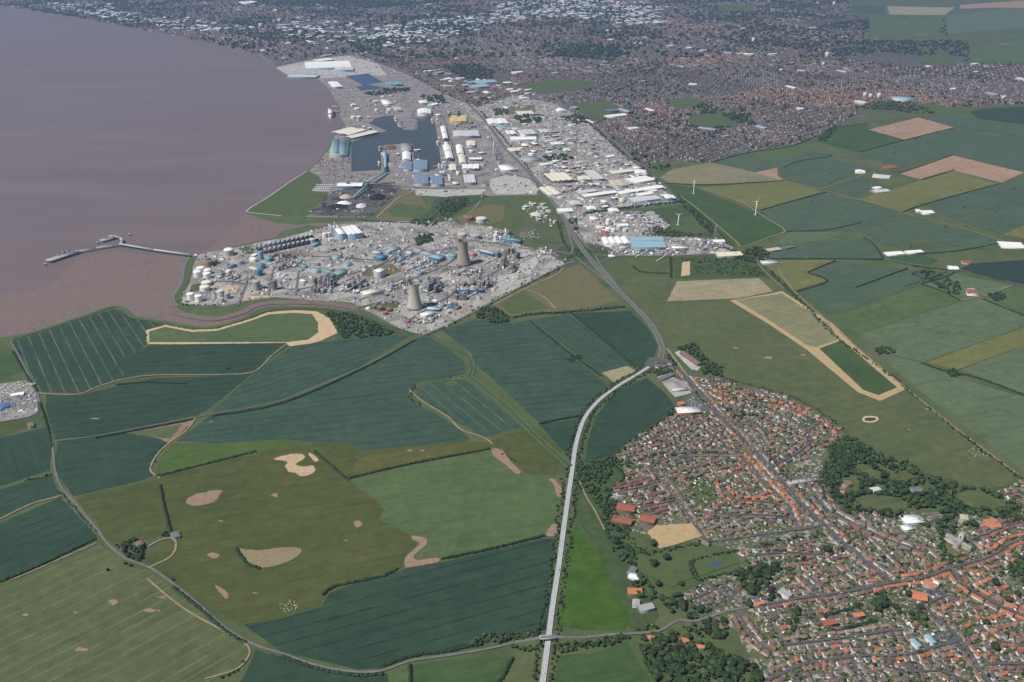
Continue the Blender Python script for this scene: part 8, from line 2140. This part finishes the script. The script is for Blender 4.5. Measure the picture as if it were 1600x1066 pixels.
for poly, d in SHEDZ + [(CITY, 0.05)]:
    PW = W(poly)
    q = scatter(PW, d * 0.5)
    for h_ in HOLES:
        q = q[~inside(h_, q[:, 0], q[:, 1])]
    for x, y in q:
        px, py = pix(x, y)
        if -20 < px < 1620 and py > -12:
            c = np.array([(0.78, 0.78, 0.77), (0.5, 0.51, 0.53), (0.68, 0.66, 0.6), (0.35, 0.37, 0.4), (0.3, 0.42, 0.55)][int(rng.choice(5, p=[.34, .26, .15, .15, .1]))])
            shed_rows.append((x, y, rng.choice([0.4, 0.9, 1.97, 2.5]), rng.uniform(30, 120), rng.uniform(20, 58), rng.uniform(8, 15), 2.0, c, c * 0.7))
stuff_houses('city_sheds', shed_rows, 'white and grey sheds of the distant trading districts')
print('city sheds', len(shed_rows))
city_trees = []
q = scatter(CW, 5.0)
clus = np.sin(q[:, 0] / 310 + 1.3 * np.sin(q[:, 1] / 420)) * np.sin(q[:, 1] / 370 + 1.1 * np.sin(q[:, 0] / 530)) + 0.5 * np.sin(q[:, 0] / 97) * np.sin(q[:, 1] / 113)
keep = rng.random(len(q)) < np.clip(0.25 + 0.5 * clus, 0.08, 1.0)            # gardens and avenues come in leafy patches
for h_ in HOLES:
    keep &= ~inside(h_, q[:, 0], q[:, 1])
for x, y in q[keep]:
    px, py = pix(x, y)
    if -20 < px < 1620 and py > -12:
        r = rng.uniform(6, 14) * (1.0 if y < 9000 else 1.6)
        city_trees.append((x, y, r, r * 1.4, 'dark' if rng.random() < .6 else 'mid'))
for poly, d in (([(690, 104), (745, 100), (772, 112), (768, 128), (720, 122)], 30), ([(1300, 66), (1380, 64), (1512, 64), (1510, 98), (1480, 84), (1440, 88), (1380, 82), (1310, 92)], 6), ([(860, 78), (930, 70), (985, 84), (950, 96), (880, 90)], 11), ([(1125, 178), (1165, 180), (1182, 196), (1150, 192)], 40), ([(1330, 170), (1360, 160), (1420, 160), (1470, 176), (1440, 180), (1380, 172)], 20),
                ([(800, 184), (830, 178), (850, 182), (845, 192), (815, 194)], 40), ([(1088, 165), (1112, 160), (1118, 178), (1095, 178)], 40), ([(770, 172), (790, 170), (795, 178), (775, 182)], 40), ([(655, 150), (690, 150), (700, 162), (670, 160)], 30), ([(565, 148), (600, 140), (640, 138), (640, 143), (590, 150)], 40), ([(875, 185), (905, 178), (925, 192), (900, 196)], 40), ([(1275, 218), (1300, 200), (1310, 196), (1290, 222)], 40),
                ([(380, 2), (560, 0), (640, 6), (600, 12), (480, 12)], 8), ([(540, 64), (640, 96), (650, 104), (560, 80)], 14), ([(1380, 30), (1475, 24), (1470, 50), (1480, 55), (1476, 26)], 1), ([(1000, 262), (1012, 262), (1050, 258), (1040, 266)], 40), ([(700, 182), (718, 176), (722, 184), (706, 188)], 50), ([(845, 246), (890, 240), (895, 250), (860, 252)], 40)):
    for x, y in scatter(W(poly), d * 0.6):
        r = rng.uniform(6, 11) * (1.0 if y < 9000 else 1.5)
        city_trees.append((x, y, r, r * 1.5, 'dark' if rng.random() < .7 else 'mid'))
# hedgerow specks across the far eastern fields
for x, y in scatter(W([(1230, 250), (1360, 190), (1600, 170), (1640, 380), (1500, 420), (1300, 390)]), 0.12):
    city_trees.append((x, y, rng.uniform(3, 6), 7, 'dark'))
joined_trees('distant_treeline', city_trees, FARC, 'trees and small woods throughout the distant city')
print('city trees', len(city_trees))
# tower blocks
for k, (x, y, hpx, wpx, dm, w_) in enumerate(((1292, 92, 10, 6, 20, 'alone among the suburb streets'), (1351, 153, 8, 5, 18, 'first of the group in the wooded park'), (1360, 154, 7, 5, 18, 'second of the group in the wooded park'), (1373, 155, 9, 6, 18, 'tallest of the group in the wooded park'), (1177, 67, 7, 5, 20, 'beside the golf course suburb'), (1303, 10, 7, 5, 24, 'on the far northern edge of the city'), (470, 55, 7, 7, 22, 'in the city centre'), (408, 44, 7, 6, 26, 'of offices near the river front'), (135, 26, 8, 3, 14, 'on the river front'), (1286, 103, 5, 4, 18, 'behind the lone suburb tower'), (550, 42, 6, 6, 26, 'between the city sheds'))):
    X, Y = at(x, y); h = hgt(x, y, hpx)
    t = thing('tower_block', f'white tower block standing {w_}', 'tower block', (X, Y, 0), 0.3 + 0.2 * (k % 3), 'city tower blocks')
    L = wpx * mpp(x, y)
    m = MB(); m.box(0, 0, -0.5, L, dm, h, (0.72, 0.71, 0.69)); m.build('wall', M_WALL, t)
    m = MB(); m.box(0, 0, h - 0.5, L * 0.4, dm * 0.5, 4, (0.5, 0.5, 0.5)); m.build('roof', M_WALL, t)
    for z in np.arange(3, h - 3, max(6.0, h / 9)):
        m = MB(); m.box(0, 0, z, L + 0.3, dm + 0.3, 1.3, (0.16, 0.18, 0.2)); m.build('window_band', M_METAL, t)
# the white ring of the far stadium
X, Y = at(388, 6); m = MB(); r = 14 * mpp(388, 6)
t = thing('stadium', 'white oval stadium bowl on the horizon side of the city centre', 'stadium', (X, Y, 0))
m = MB(); m.rings(0, 0, [(r, 0), (r * 1.05, 26), (r * 0.62, 34), (r * 0.6, 30), (r * 0.55, 6)], (0.76, 0.76, 0.76), 36, cap=False); m.build('roof', M_METAL, t)
m = MB(); m.rings(0, 0, [(r * 0.56, 3), (1, 3.1)], (0.06, 0.13, 0.04), 36); m.build('pitch', M_HEAP, t)

# ================================================================== air: pale haze over the whole country
hz = NT('haze_air')
hz.t.nodes.remove(hz.bsdf)
pv = hz.node('ShaderNodeVolumePrincipled')
pv.inputs['Color'].default_value = (0.40, 0.58, 1.0, 1)
pv.inputs['Density'].default_value = 3.2e-5
pv.inputs['Anisotropy'].default_value = 0.2
hz.t.links.new(pv.outputs[0], hz.out.inputs['Volume'])
m = MB(); m.box(0, 15500, -1, 40200, 37400, 1321, (1, 1, 1))
o = m.build('haze', hz.m)
o['kind'] = 'stuff'; o['label'] = 'thin summer haze over the estuary and fields'

print('tris', sum(len(o.data.loops) - 2 * len(o.data.polygons) for o in scene.objects if o.type == 'MESH' and o.data.users == 1))
